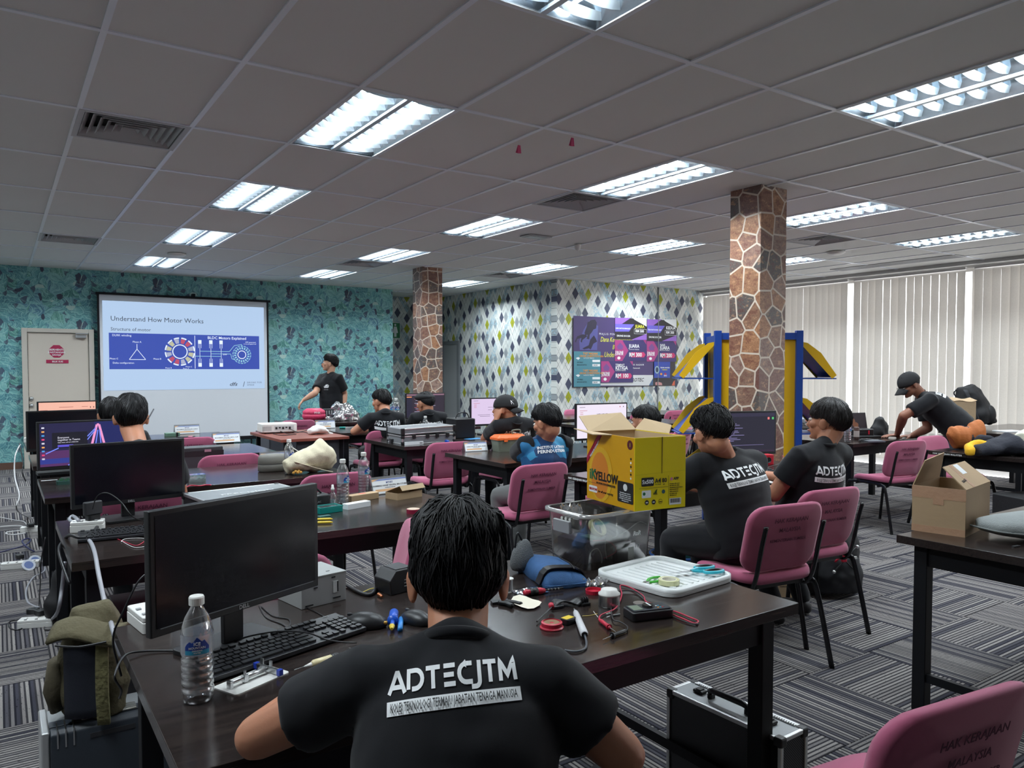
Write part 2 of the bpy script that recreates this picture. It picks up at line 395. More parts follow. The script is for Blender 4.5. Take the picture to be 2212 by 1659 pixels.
def stone_mat():
    t = NT('printed_stone_wallpaper'); x, y, z = t.xyz(t.pos())
    u = t.m('SUBTRACT', x, y); z2 = t.m('FLOORED_MODULO', t.m('ADD', z, 7.), .62)
    zz = t.m('ADD', z, 0.)
    v = t.comb(u, zz, 0.)
    v1 = t.n('TexVoronoi', {'Vector': v, 'Scale': 6.2, 'Randomness': .82}, feature='DISTANCE_TO_EDGE', voronoi_dimensions='2D')
    v2 = t.n('TexVoronoi', {'Vector': v, 'Scale': 6.2, 'Randomness': .82}, voronoi_dimensions='2D')
    cx, cy, cz = t.xyz(v2.outputs['Color'])
    c = t.ramp(cx, [(0, sr(112, 92, 84)), (.18, sr(84, 82, 80)), (.32, sr(150, 112, 92)), (.46, sr(112, 80, 74)), (.60, sr(168, 120, 86)), (.72, sr(90, 80, 78)), (.86, sr(140, 110, 98)), (1, sr(158, 134, 122))])
    n1 = t.noise(t.comb(t.m('MULTIPLY', u, 1.), t.m('MULTIPLY', zz, 1.6), cy), 17., 5, .65)[0]
    c = t.mix(t.m('MULTIPLY', t.m('GREATER_THAN', n1, .56), .5), c, c4(sr(104, 58, 52)))
    c = t.mix(t.m('MULTIPLY', t.m('LESS_THAN', n1, .42), .4), c, c4(sr(206, 158, 122)))
    c = t.mix(.5, c, t.ramp(t.noise(v, 70., 4)[0], [(.3, (.25, .25, .25)), (.7, (.7, .7, .7))]), 'OVERLAY')
    d = v1.outputs['Distance']
    c = t.mix(t.m('LESS_THAN', d, .045), c, c4(sr(206, 192, 176)))
    t.bsdf(c, .38, 0, .45); return t.mat
DX, DY, TEAL, STONE = diamond_mat('x'), diamond_mat('y'), brush_mat(), stone_mat()
PLAIN = mat('painted_wall', sr(190, 190, 188), .7)
wb = struct('wall_back', G().box(-3, 13.15, 0, 6.19, 13.3, 3.05), TEAL)
struct('wall_corner', G().box(6.05, 13.3, 0, 6.19, 14.4, 3.05), TEAL)
struct('wall_recess', G().box(6.05, 14.4, 0, 7.86, 14.55, 3.05), DX)
struct('wall_side', G().box(7.7, 10.2, 0, 7.85, 14.4, 3.05), DY)
struct('wall_front', G().box(7.7, 10.05, 0, 11.3, 10.2, 3.05), DX)
struct('wall_left', G().box(-3.15, -4.15, 0, -3, 13.3, 3.05), PLAIN)
struct('wall_rear', G().box(-3, -4.15, 0, 11.3, -4, 3.05), PLAIN)
struct('trim_1', G().box(10.02, 10.03, 0, 10.035, 10.06, H), mat('grey_joint', sr(120, 124, 126), .5))
BB = mat('brown_baseboard', sr(96, 70, 58), .6)
struct('baseboard_back', G().box(-3, 13.135, 0, .29, 13.152, .1).box(1.22, 13.135, 0, 6.19, 13.152, .1), BB)
struct('baseboard_front', G().box(7.7, 10.035, 0, 11.15, 10.052, .1), BB)
struct('baseboard_side', G().box(7.685, 10.05, 0, 7.702, 14.4, .1), BB)
# pillars
struct('pillar', G().box(5.14, 4.0, 0, 5.47, 4.31, H+.02), STONE)
struct('pillar', G().box(5.17, 9.97, 0, 5.50, 10.28, H+.02), STONE)

# ---- door
CREAM = mat('cream_paint', sr(196, 190, 180), .5)
dr = struct('door_1', G().box(.375, 13.118, .01, 1.15, 13.152, 1.985), mat('cream_door', sr(205, 196, 184), .45))
obj('door_frame', G().box(.30, 13.09, 0, .37, 13.16, 2.05).box(1.155, 13.09, 0, 1.225, 13.16, 2.05).box(.37, 13.09, 1.99, 1.155, 13.16, 2.05), CREAM, dr, bevel=.004)
obj('door_closer', G().box(.98, 13.07, 1.92, 1.12, 13.118, 1.965).box(.98, 13.05, 1.975, 1.14, 13.085, 1.99), GRY, dr)
for zz in (1.02, .92):
    obj('lock', G().lathe([(.032, 0), (.032, .01), (.02, .022), (.012, .03)], 16, TR(.405, 13.118, zz) @ rot(pi/2)), CHR, dr, smooth=True)
RED = mat('crimson_sticker', sr(168, 36, 78), .5)
sg = obj('door_sign', G().prism([(.1*cos(pi/8+k*pi/4), .1*sin(pi/8+k*pi/4)) for k in range(8)], 0, .003, TR(.735, 13.118, 1.715) @ rot(pi/2)), RED)
tag(sg, 'crimson octagonal stop sticker on the cream door', 'sign')
for k, s_ in enumerate(('BERHENTI', 'KAKITANGAN', 'SAHAJA')):
    text('lettering', s_, .034 if k else .04, WINK, sg, TR(.735, 13.1135, 1.725-.037*k) @ rot(pi/2), 'CENTER', .02)
sg = obj('room_plate', G().box(.60, 13.112, 1.54, .885, 13.118, 1.59), RED)
tag(sg, 'crimson name strip under the octagonal sticker on the cream door', 'sign')
text('lettering', 'BILIK SUIS', .032, WINK, sg, TR(.745, 13.1115, 1.553) @ rot(pi/2), 'CENTER', .02)
d2 = struct('door_2', G().box(7.675, 13.30, .01, 7.70, 13.86, 1.95), mat('grey_door', sr(150, 152, 154), .5))
obj('door_frame', G().box(7.66, 13.22, 0, 7.7, 13.3, 2.02).box(7.66, 13.86, 0, 7.7, 13.94, 2.02).box(7.66, 13.3, 1.95, 7.7, 13.86, 2.02), mat('grey_frame', sr(118, 122, 126), .5), d2)

# ---- restroom sign
sg = obj('restroom_sign', G().box(6.52, 14.36, 2.08, 6.93, 14.385, 2.41), mat('green_sign', sr(36, 122, 72), .5)); tag(sg, 'green restroom sign with white figures in the recess past the teal wall', 'sign')
f = G().box(6.52, 14.352, 2.08, 6.93, 14.36, 2.09).box(6.52, 14.352, 2.40, 6.93, 14.36, 2.41).box(6.92, 14.352, 2.08, 6.93, 14.36, 2.41)
obj('border', f, WINK, sg)
for cx, fem in ((6.64, 0), (6.815, 1)):
    f = G().lathe([(.022, 0), (.022, .006)], 14, TR(cx, 14.36, 2.36) @ rot(pi/2))
    pts = [(-.045, .0), (-.045, .10), (.045, .10), (.045, 0), (.03, 0), (.03, -.11), (.004, -.11), (.004, 0), (-.004, 0), (-.004, -.11), (-.03, -.11), (-.03, 0)] if not fem else [(-.03, .10), (.03, .10), (.06, -.03), (.025, -.03), (.025, -.11), (-.025, -.11), (-.025, -.03), (-.06, -.03)]
    f.prism(pts, 0, .006, TR(cx, 14.36, 2.225) @ rot(pi/2)); obj('figure', f, WINK, sg)

# ---- ceiling
TILE = mat('ceiling_tile_paint', sr(216, 217, 214), .85, var=.03, vscale=1.5)
TBAR = mat('ceiling_grid_paint', sr(226, 232, 240), .35, 0)
cl = struct('ceiling', G().box(-3.1, -4.1, 3.05, 11.3, 14.5, 3.12), mat('ceiling_void', sr(90, 90, 90), .9))
LIGHTS = [(1, -2), (1, 0), (1, 2), (1, 4), (1, 6), (5, -2), (5, 0), (5, 2), (5, 4), (5, 6), (9, -2), (9, 0), (9, 2), (9, 4), (9, 6), (13, -2), (13, 0), (13, 2), (13, 4), (-3, -2), (-3, 0), (-3, 2), (-3, 4), (-3, 6)]
VENTS = [(-1, 1, 0), (-1, 5, 0), (5, 1, 0), (5, 5, 0), (11, 1, 0), (9, 5, 0), (13, 1, 0)]
VENTS = [v for v in VENTS if v != (13, 1, 0)]
lit = set(LIGHTS); vs_ = {(a, b) for a, b, _ in VENTS}
tmesh = {}; rest = G(); bars = G()
def in_room(x, y): return not (x > 7.7 and y > 10.05) and not (x < 6.19 and y > 13.15)
ntile = 0
for i in range(-7, 17):
    for j in range(-7, 9):
        x0, y0 = GX+.6*i, GY+1.2*j; x1, y1 = min(x0+.6, 11.15), min(y0+1.2, 14.4); x0 = max(x0, -3); y0 = max(y0, -4)
        if x1 <= x0 or y1 <= y0 or (i, j) in lit: continue
        if x0 >= 7.7:
            if y0 > 10.05: continue
            y1 = min(y1, 10.05)
        elif x1 <= 6.19+.1:
            if y0 > 13.15: continue
            y1 = min(y1, 13.15)
        if (i, j) in vs_: y0 += .6
        c = V(((x0+x1)/2, (y0+y1)/2, H)); d = c-CAM; w_ = d.dot(FW)
        vis = w_ > .3 and abs(CX+F*d.dot(RT)/w_-1106) < 1500 and CY-F*d.dot(UP)/w_ > -500
        key = (round(x1-x0, 3), round(y1-y0, 3))
        if vis and ntile < 295:
            ntile += 1
            if key not in tmesh:
                o = obj('ceiling_tile', G().box(.006, .006, 0, key[0]-.006, key[1]-.006, .012), TILE, cl); tmesh[key] = o.data
            else:
                o = bpy.data.objects.new('ceiling_tile', tmesh[key]); COL.objects.link(o); o.parent = cl
            o.location = (x0, y0, H+.006+rnd.uniform(0, .002)); o.rotation_euler = (rnd.uniform(-.001, .001), rnd.uniform(-.001, .001), 0)
        else: rest.box(x0+.006, y0+.006, H+.006, x1-.006, y1-.006, H+.018)
o = obj('ceiling_panels', rest, TILE, cl); o['kind'] = 'stuff'
for i in range(-6, 18):
    x = GX+.6*i
    if x < 11.15: obj('grid_bar', G().box(x-.014, -4, H, x+.014, 14.4 if 6.19 < x < 7.7 else (13.15 if x < 6.2 else 10.05), H+.008), TBAR, cl)
for j in range(-6, 9):
    y = GY+1.2*j
    obj('grid_bar', G().box(-3, y-.014, H-.0005, 11.15 if y < 10.05 else 7.7, y+.014, H+.0075), TBAR, cl)
for a, b, _ in VENTS:
    y = GY+1.2*b+.6; x = GX+.6*a; obj('grid_bar', G().box(x, y-.012, H-.0005, x+.6, y+.012, H+.0075), TBAR, cl)

# ---- recessed louvre lights
LOUV = mat('louvre_aluminium', sr(200, 212, 220), .35, .6)
REFL = mat('lamp_reflector', sr(170, 182, 192), .2, .85)
TUBE = mat('glowing_tube', (.92, .97, 1.), .5, emit=14.)
def make_light(label, loc):
    r = thing('ceiling_light', label, 'light', loc, group='louvred ceiling lights')
    obj('frame', G().box(.0, .0, -.002, .6, .016, .006).box(0, 1.184, -.002, .6, 1.2, .006).box(0, .016, -.002, .016, 1.184, .006).box(.584, .016, -.002, .6, 1.184, .006), mat('lamp_frame', sr(222, 228, 232), .4), r)
    h_ = G()
    for xa in (.016, .3):
        xb = xa+.284; n = 8
        pr_ = [(xa+(xb-xa)*k/n, .004+.088*sin(pi*k/n)**.6) for k in range(n+1)]
        h_.add([(x, y, z) for x, z in pr_ for y in (.016, 1.184)], [(2*k, 2*k+1, 2*k+3, 2*k+2) for k in range(n)])
    h_.add([(.016, .016, .0), (.584, .016, .0), (.584, .016, .1), (.016, .016, .1), (.016, 1.184, 0), (.584, 1.184, 0), (.584, 1.184, .1), (.016, 1.184, .1)], [(0, 1, 2, 3), (4, 5, 6, 7)])
    obj('reflector', h_, REFL, r, smooth=True)
    obj('center_rail', G().prism([(.285, 0), (.315, 0), (.303, .05), (.297, .05)], .016, 1.184, M4(((1, 0, 0, 0), (0, 0, 1, 0), (0, 1, 0, 0), (0, 0, 0, 1)))), LOUV, r)
    bm = None
    for xa in (.018, .315):
        for k in range(10):
            y = .07+k*(1.06/9)
            if bm is None:
                n = 5; P = []
                for q in range(n+1):
                    x = .265*q/n; zb = .004+.030*(1-sin(pi*q/n))*0 + .018*abs(2*q/n-1)**2
                    P += [(x, -.017, .046), (x, .0, zb), (x, .017, .046)]
                f_ = [(3*q+e, 3*q+e+1, 3*q+e+4, 3*q+e+3) for q in range(n) for e in (0, 1)]
                o = obj('louvre_blade', G().add(P, f_), LOUV, r); bm = o.data
            else:
                o = bpy.data.objects.new('louvre_blade', bm); COL.objects.link(o); o.parent = r
            o.location = (xa, y, 0)
    for xa in (.158, .442):
        obj('tube', G().cyl((xa, .03, .072), (xa, 1.17, .072), .008, n=8), TUBE, r, smooth=True)
    return r
cols = {1: 'first', 5: 'second', 9: 'third', 13: 'fourth', -3: 'outermost'}
rows = {-2: 'right above the front desks', 0: 'over the front tables', 2: 'one bay further back', 4: 'two bays further back', 6: 'next to the far wall'}
L0 = None
for a, b in LIGHTS:
    lab = 'recessed louvred tube light, %s line from the door side, %s' % (cols[a], rows[b])
    loc = (GX+.6*a, GY+1.2*b, H)
    if L0 is None: L0 = make_light(lab, loc); o = L0
    else: o = dup(L0, loc, 0, lab)
    ld = bpy.data.lights.get('lamp_glow')
    if ld is None:
        ld = bpy.data.lights.new('lamp_glow', 'AREA'); ld.shape = 'RECTANGLE'; ld.size = .045; ld.size_y = 1.1; ld.energy = LAMP_W*.5; ld.color = (.86, .95, 1.)
    for xa in (.158, .442):
        lo = bpy.data.objects.new('lamp_glow', ld); COL.objects.link(lo); lo.parent = o; lo.location = (xa, .6, .058)

# ---- air diffusers
def make_vent(label, loc):
    r = thing('ceiling_vent', label, 'vent', loc, group='square ceiling air diffusers')
    vm = mat('vent_metal', sr(178, 180, 182), .5)
    f = G()
    for (a, b) in (((0, 0), (.6, .03)), ((0, .57), (.6, .6)), ((0, .03), (.03, .57)), ((.57, .03), (.6, .57))): f.box(a[0], a[1], -.003, b[0], b[1], .008)
    obj('frame', f, vm, r); obj('duct', G().box(.03, .03, .075, .57, .57, .08), mat('duct_dark', sr(30, 30, 32), .8), r)
    for k in range(6):
        a = .035+k*.043; b = a+.036; P = []
        for q, z in ((a, .004), (b, .05)): P += [(q, q, z), (.6-q, q, z), (.6-q, .6-q, z), (q, .6-q, z)]
        obj('slat', G().add(P, [(e, (e+1) % 4, 4+(e+1) % 4, 4+e) for e in range(4)]), vm, r, solid=.003)
    return r
vl = ['square air diffuser near the top over the door side', 'square air diffuser close to the teal wall on the door side', 'square air diffuser at the end of the second line of lights', 'square air diffuser in front of the stone pillar by the teal wall', 'square air diffuser between pillar and window blinds', 'square air diffuser next to the diamond wallpaper corner']
V0 = None
for (a, b, _), s_ in zip(VENTS, vl):
    loc = (GX+.6*a, GY+1.2*b, H)
    if V0 is None: V0 = make_vent(s_, loc)
    else: dup(V0, loc, 0, s_)
p = at(1980, 566, H)
r = thing('linear_vent', 'long slotted air grille in the ceiling beside the blinds', 'vent', (10.35, 5.0, H))
obj('frame', G().box(0, 0, -.004, .3, .03, .006).box(0, 1.77, -.004, .3, 1.8, .006).box(0, .03, -.004, .02, 1.77, .006).box(.28, .03, -.004, .3, 1.77, .006), mat('vent_metal'), r)
for k in range(8): obj('slat', G().box(.03+k*.031, .03, -.002, .045+k*.031, 1.77, .01), mat('vent_metal'), r)
for px, py, s_ in ((382, 548, 'round smoke detector among the ceiling lights near the screen'), (1806, 544, 'round smoke detector in front of the window blinds')):
    q = at(px, py, H)
    r = thing('smoke_detector', s_, 'detector', (q.x, q.y, H))
    obj('body', G().lathe([(.11, 0), (.11, -.012), (.085, -.03), (.05, -.04), (.0, -.042)], 24), WHT, r, smooth=True)
q = at(1248, 528, H); r = thing('sprinkler', 'small white ceiling sensor between the light rows', 'sensor', (q.x, q.y, H))
obj('body', G().lathe([(.04, 0), (.04, -.02), (.03, -.06), (.012, -.075), (0, -.076)], 16), WHT, r, smooth=True)
q = at(1158, 511, H); r = thing('exit_fitting', 'small flat rectangular fitting recessed in the ceiling', 'fitting', (q.x-.16, q.y-.1, H))
obj('body', G().rbox(0, 0, -.01, .32, .2, 0, .02), mat('fitting_grey', sr(160, 160, 160), .5), r); obj('lens', G().rbox(.04, .04, -.013, .28, .16, -.0101, .01), mat('fitting_pane', sr(120, 122, 126), .3), r)
PINKP = mat('pink_ribbon', sr(190, 60, 110), .6)
for px, py in ((1119, 313), (1234, 297)):
    q = at(px, py, H); r = obj('ribbon_scrap', G().add([(0, 0, 0), (.02, 0, 0), (.03, .005, -.05), (.0, 0, -.055), (-.012, .01, -.05)], [(0, 1, 2, 3), (0, 3, 4)]), PINKP, solid=.001); r.location = (q.x, q.y, H+.0)
    tag(r, 'scrap of pink ribbon hanging from the ceiling, '+('the larger one' if px < 1200 else 'the smaller one'), 'ribbon')

# ---- window wall with vertical blinds
FR = mat('window_frame_paint', sr(200, 198, 196), .5)
wr = struct('wall_right', G().box(11.27, -4, 2.86, 11.42, 10.2, 3.05).box(11.27, -4, 0, 11.42, 10.2, .08).box(11.15, -4.15, 2.9, 11.27, 10.05, 3.05), PLAIN)
GLASS = film('window_glass', (.97, .98, .98), .0, .02, .1)
edges = [(-4, -1.2), (-1.2, 1.9), (1.9, 5.2), (5.2, 6.98), (6.98, 10.05)]
for n_, (a, b) in enumerate(edges):
    wdw = struct('window_%d' % (n_+1), G().box(11.36, a+.04, .12, 11.368, b-.04, 2.82), GLASS)
    obj('window_frame', G().box(11.33, a, .08, 11.4, a+.04, 2.86).box(11.33, b-.04, .08, 11.4, b, 2.86).box(11.33, a+.04, .08, 11.4, b-.04, .12).box(11.33, a+.04, 2.82, 11.4, b-.04, 2.86), FR, wdw)
def blind_mat():
    t = NT('blind_fabric'); n = t.noise(t.obj(), 90., 2)[0]
    c = t.mix(n, c4(sr(196, 190, 182)), c4(sr(210, 205, 197)))
    a = t.n('BsdfDiffuse', {'Color': c}).outputs[0]; b = t.n('BsdfTranslucent', {'Color': c}).outputs[0]
    mx = t.n('MixShader', {0: .15, 1: a, 2: b}).outputs[0]; t.t.links.new(mx, t.out.inputs[0]); return t.mat
BF = blind_mat(); SL = None
bl = ['vertical blinds behind the front desks, out past the right of the backpack', 'vertical blinds behind the backpack and the bent man', 'vertical blinds behind the man at the laptop', 'vertical blinds between the wallpaper corner and the rack']
for n_, (a, b) in enumerate([(-1.15, 1.95), (2.0, 5.14), (5.26, 6.93), (7.03, 10.0)]):
    r = thing('vertical_blind', bl[n_], 'blind', (11.19, a, 0), group='vertical blinds along the window wall')
    obj('head_rail', G().box(-.02, 0, 2.835, .03, b-a, 2.875), FR, r)
    m_ = int((b-a)/.112)
    for k in range(m_):
        if SL is None:
            P = [(.007*(1-(2*q/6-1)**2), .107*q/6, z) for z in (.1, 2.815) for q in range(7)]
            o = obj('slat', G().add(P, [(q, q+1, q+8, q+7) for q in range(6)]), BF, r, smooth=True); SL = o.data
        else:
            o = bpy.data.objects.new('slat', SL); COL.objects.link(o); o.parent = r
        o.location = (rnd.uniform(-.004, .004), .005+k*(b-a)/m_, 0); o.rotation_euler = (0, 0, RD(rnd.uniform(5, 13)))

# ---- projection screen
Y0 = 13.02
ps = thing('projection_screen', 'large white projection screen in black frame on the teal wall', 'screen', (2.55, Y0, 0))
def PS(n, g, m, **k):
    o = obj(n, g, m, ps, **k); o.matrix_parent_inverse = M4.Translation((-2.55, -Y0, 0)); return o
PS('fabric', G().box(1.29, Y0, .33, 3.80, Y0+.006, 2.58), mat('screen_fabric', sr(214, 218, 224), .7))
PS('top_case', G().box(1.25, Y0-.02, 2.58, 3.86, Y0+.03, 2.615), BLK); PS('bottom_bar', G().box(1.25, Y0-.02, .28, 3.84, Y0+.03, .335), BLK)
for x in (1.265, 3.797): PS('border', G().box(x, Y0-.004, .335, x+.03, Y0+.01, 2.58), BLK)
PS('hook', G().box(2.62, Y0-.02, 2.615, 2.66, Y0+.1, 2.66), BLK)
PS('stand', G().box(1.5, Y0-.3, 0, 1.54, Y0+.12, .03).box(3.5, Y0-.3, 0, 3.54, Y0+.12, .03).box(1.51, Y0-.01, .03, 1.53, Y0+.01, .29).box(3.51, Y0-.01, .03, 3.53, Y0+.01, .29), BLK)
def lum(n, c=(1, 1, 1), e=1.0):
    k = 'lit_'+n
    if k not in MAT:
        t = NT(k); t.bsdf((.02, .02, .022), .45, 0, .2, None, **{'Emission Color': c4(c), 'Emission Strength': e*.56}); MAT[k] = t.mat
    return MAT[k]
sl = PS('slide', G().box(1.335, Y0-.003, 1.125, 3.75, Y0-.0005, 2.49), lum('slide', sr(186, 212, 244), .95))
iv = M4.Translation((-2.55, -Y0, 0))
def ST(s_, x, z, size, c, **k):
    o = text('lettering', s_, size, c, ps, TR(x, Y0-.0065, z) @ rot(pi/2), **k); o.matrix_parent_inverse = iv; return o
gt = lum('slide_grey', sr(100, 112, 132), .4); wt = lum('slide_white', sr(226, 238, 255), 1.1); lb = lum('slide_cyan', sr(160, 220, 240), .9)
ST('Understand How Motor Works', 1.44, 2.19, .103, gt); ST('Structure of motor', 1.44, 2.04, .072, gt)
PS('diagram', G().box(1.415, Y0-.005, 1.45, 3.665, Y0-.003, 2.005), lum('slide_blue', sr(66, 92, 200), .75))
ST('DLRK winding', 1.46, 1.955, .045, wt); ST('Phase A', 1.74, 1.86, .038, wt); ST('Phase C', 1.42, 1.60, .036, wt); ST('Phase B', 2.03, 1.60, .036, wt)
ST('Delta configuration', 1.46, 1.535, .038, wt); ST('Phase B', 2.2, 1.46, .03, wt); ST('Phase C', 2.5, 1.48, .03, wt); ST('Phase A', 2.46, 1.45, .028, wt); ST('BLDC Motors Explained', 2.84, 1.94, .062, wt, bold=.01); ST('EMF generated', 3.44, 1.89, .028, wt); ST('in de-energized coil', 3.41, 1.862, .026, wt)
ST('dfs', 3.17, 1.175, .085, gt, shear=.3, bold=.01, sx=1.3); ST('/', 3.39, 1.16, .12, gt); ST('DRONE FOR', 3.46, 1.215, .035, gt, spacing=1.3); ST('SPEED', 3.46, 1.175, .035, gt, spacing=1.3); ST('EMF', 3.08, 1.68, .035, wt)
def ring(g, cx, cz, r0, r1, a0=0, a1=2*pi, n=28, y=-.0055):
    P = []
    for k in range(n+1):
        a = a0+(a1-a0)*k/n; P += [(cx+r0*cos(a), Y0+y, cz+r0*sin(a)), (cx+r1*cos(a), Y0+y, cz+r1*sin(a))]
    g.add(P, [(2*k, 2*k+1, 2*k+3, 2*k+2) for k in range(n)])
def line(g, x0, z0, x1, z1, w_=.008, y=-.0055):
    d = V((x1-x0, 0, z1-z0)).normalized(); nn = V((-d.z, 0, d.x))*w_/2
    g.quad(*[V((x, Y0+y, z))+s*nn for x, z, s in ((x0, z0, 1), (x1, z1, 1), (x1, z1, -1), (x0, z0, -1))])
g = G(); cx, cz = 2.42, 1.73
ring(g, cx, cz, .10, .115)
for k in range(12): ring(g, cx, cz, .205, .225, k*pi/6+.05, k*pi/6+.42, 4)
line(g, 1.80, 1.84, 1.80, 1.76); line(g, 1.80, 1.76, 1.69, 1.6); line(g, 1.80, 1.76, 1.92, 1.6); line(g, 1.69, 1.6, 1.92, 1.6); line(g, 2.645, 1.46, 2.645, 1.99)
for x in (2.72, 2.89, 3.05):
    for z0, z1 in ((1.86, 1.92), (1.49, 1.55)): g.box(x-.026, Y0-.0056, z0, x+.026, Y0-.005, z1)
    for e in (-.02, 0, .02): line(g, x+e, 1.86, x+e, 1.79, .005); line(g, x+e, 1.55, x+e, 1.62, .005)
    line(g, x, 1.79, x, 1.62, .006)
cx2, cz2 = 3.38, 1.69
ring(g, cx2, cz2, .058, .07); PS('diagram_line', g, wt)
g = G()
for k in range(18): ring(g, cx2, cz2, .09, .125, k*pi/9, k*pi/9+.2, 3); ring(g, cx2, cz2, .138, .15, k*pi/9+.05, k*pi/9+.3, 3)
line(g, 2.72, 1.74, 3.18, 1.74); line(g, 2.89, 1.70, 3.2, 1.70); line(g, 2.65, 1.66, 3.05, 1.66); line(g, 3.18, 1.74, 3.26, 1.84); line(g, 3.26, 1.84, 3.38, 1.86); line(g, 3.38, 1.86, 3.38, 1.8)
line(g, 3.2, 1.7, 3.22, 1.62); line(g, 3.22, 1.62, 3.28, 1.60); PS('diagram_line', g, lb)
for nm, col, ks in (('slide_red', sr(210, 90, 120), (1, 2, 7, 8)), ('slide_cream', sr(214, 214, 180), (4, 5, 10, 11)), ('slide_pale', sr(190, 196, 226), (0, 3, 6, 9))):
    g = G()
    for k in ks: ring(g, cx, cz, .13, .2, k*pi/6+.08, k*pi/6+.44, 5)
    PS('diagram_coil', g, lum(nm, col, .8))
# ---- banner board on the diamond wall
def on(px, py, Y=10.03):
    d = FW + RT*((px-CX)/F) - UP*((py-CY)/F); return CAM + d*(Y/d.y)
def cb(x, y): return on(1225+x/8.848, 670+y/8.848)
bn = 0
def poster(name, label, x0, y0, x1, y1, m, lay):
    a, b = cb(x0, (y0+0)), cb(x1, y1); Yf = 10.046-.0042*lay
    o = obj(name, G().box(a.x, Yf-.003, b.z, b.x, Yf, a.z), m); tag(o, label, 'poster', None); o['_y'] = Yf-.003
    return o
def PT(o, s_, x, y, size, m=None, **k):
    a = cb(x, y); return text('lettering', s_, size, m or WINK, o, TR(a.x, o['_y']-.0012, a.z) @ rot(pi/2), **k)
def PP(o, pts, m, nm='print', z=.0005):
    P = [cb(x, y) for x, y in pts]; f = G().add([(p_.x, o['_y']-z, p_.z) for p_ in P], [tuple(range(len(P)))])
    f.add([(p_.x, o['_y']-z+.0003, p_.z) for p_ in P], [tuple(range(len(P)))[::-1]]); return obj(nm, f, m, o)
PUR = mat('poster_purple', sr(70, 56, 104), .45); PNK = mat('poster_pink', sr(168, 58, 124), .45); NAV = mat('poster_navy', sr(56, 46, 104), .45); VIO = mat('poster_violet', sr(150, 104, 200), .45)
YEL = mat('yellow_ink', sr(226, 226, 70), .5); TEA = mat('poster_teal', sr(74, 136, 152), .45); ORA = mat('orange_ink', sr(224, 150, 50), .5); DRK = mat('poster_dark', sr(38, 34, 42), .45); BLU = mat('poster_blue', sr(44, 70, 168), .45)
o = poster('dark_banner', 'dark banner edge sticking out past the purple diver banner', 110, 150, 2075, 1445, DRK, 0)
PP(o, [(2010, 1440), (2070, 1440), (2070, 1340), (2040, 1370)], mat('poster_orange', sr(206, 96, 66), .5)); PP(o, [(1700, 1435), (1830, 1435), (1820, 1390), (1740, 1365), (1695, 1385)], mat('poster_salmon', sr(196, 140, 140), .5))
o = poster('diver_banner', 'purple banner with a scuba diver silhouette, largest on the board', 130, 105, 1650, 1440, PUR, 1)
PP(o, [(640, 1440), (1650, 1440), (1650, 1240), (640, 1240)], mat('poster_white', sr(214, 216, 218), .5)); PP(o, [(1570, 1440), (1650, 1440), (1650, 1300)], mat('poster_steel', sr(66, 98, 136), .5), z=.0009)
PP(o, [(250, 760), (580, 760), (600, 300), (430, 200), (320, 380), (240, 600)], mat('poster_glow', sr(84, 84, 146), .5), z=.0004)
sil = mat('poster_silhouette', sr(40, 34, 58), .5)
PP(o, [(340, 430), (380, 320), (400, 230), (470, 190), (540, 180), (575, 240), (560, 350), (510, 370), (480, 420), (440, 470), (430, 560), (380, 545), (400, 470), (350, 480)], sil, z=.0009)
PP(o, [(370, 470), (390, 500), (300, 570), (290, 620), (265, 600), (280, 530), (200, 550), (175, 620), (155, 600), (200, 500), (300, 460)], sil, z=.0009)
PP(o, [(520, 480), (560, 550), (580, 600), (510, 640), (460, 750), (420, 730), (330, 750), (300, 730), (420, 670), (450, 560)], sil, z=.0009)
PT(o, 'MAJLIS PENUTUP', 620, 470, .05, spacing=1.5); PT(o, 'Dana Kecemerlangan', 640, 600, .12, YEL, shear=.3, sx=.75); PT(o, 'B', 870, 745, .11, YEL, shear=.3, sx=.75); PT(o, 'Underwater', 710, 895, .13, YEL, shear=.3, sx=.75)
PT(o, 'IR HASHIM', 1265, 1060, .045, spacing=1.3); PT(o, 'Kemuncak', 1265, 1120, .04); PT(o, 'ROTEC', 1240, 1365, .09, INK, shear=.3, bold=.01)
def prize(lab, x0, y0, x1, y1, t1, t2, rm, lay=2):
    o = poster('prize_banner', lab, x0, y0, x1, y1, NAV, lay); w_, h = x1-x0, y1-y0
    PP(o, [(x0+4, y1-4), (x0+.24*w_, y1-4), (x0+.43*w_, y0+.5*h), (x0+.24*w_, y0+4), (x0+4, y0+4)], PNK); PP(o, [(x1-.10*w_, y0+4), (x1-4, y0+.22*h), (x1-4, y0+4)], PNK)
    PT(o, 'DRONE', x0+10, y0+.62*h, .055, bold=.02); PT(o, 'JUNIOR', x0+10, y0+.71*h, .055, bold=.02)
    PP(o, [(x0+.1*w_, y0+.45*h), (x0+.24*w_, y0+.45*h), (x0+.27*w_, y0+.3*h), (x0+.17*w_, y0+.12*h), (x0+.07*w_, y0+.3*h)], mat('poster_mauve', sr(120, 74, 140), .5), z=.001)
    PP(o, [(x0+.13*w_+.05*w_*cos(k), y0+.85*h-.05*w_*sin(k)) for k in [2*pi*q/10 for q in range(10)]][::-1], WINK, z=.0011)
    if t1: PT(o, t1, x0+.45*w_, y0+.24*h, .058, bold=.015)
    PT(o, t2, x0+.45*w_, y0+(.40 if t1 else .36)*h, .085, bold=.03); PT(o, 'KATEGORI TERBUKA', x0+.45*w_, y0+.47*h, .026)
    PP(o, [(x0+.52*w_, y0+.82*h), (x0+.92*w_, y0+.82*h), (x0+.97*w_, y0+.7*h), (x0+.92*w_, y0+.58*h), (x0+.52*w_, y0+.58*h), (x0+.47*w_, y0+.7*h)], mat('poster_rose', sr(200, 50, 110), .5)); PT(o, rm, x0+.45*w_, y0+.78*h, .098, bold=.03)
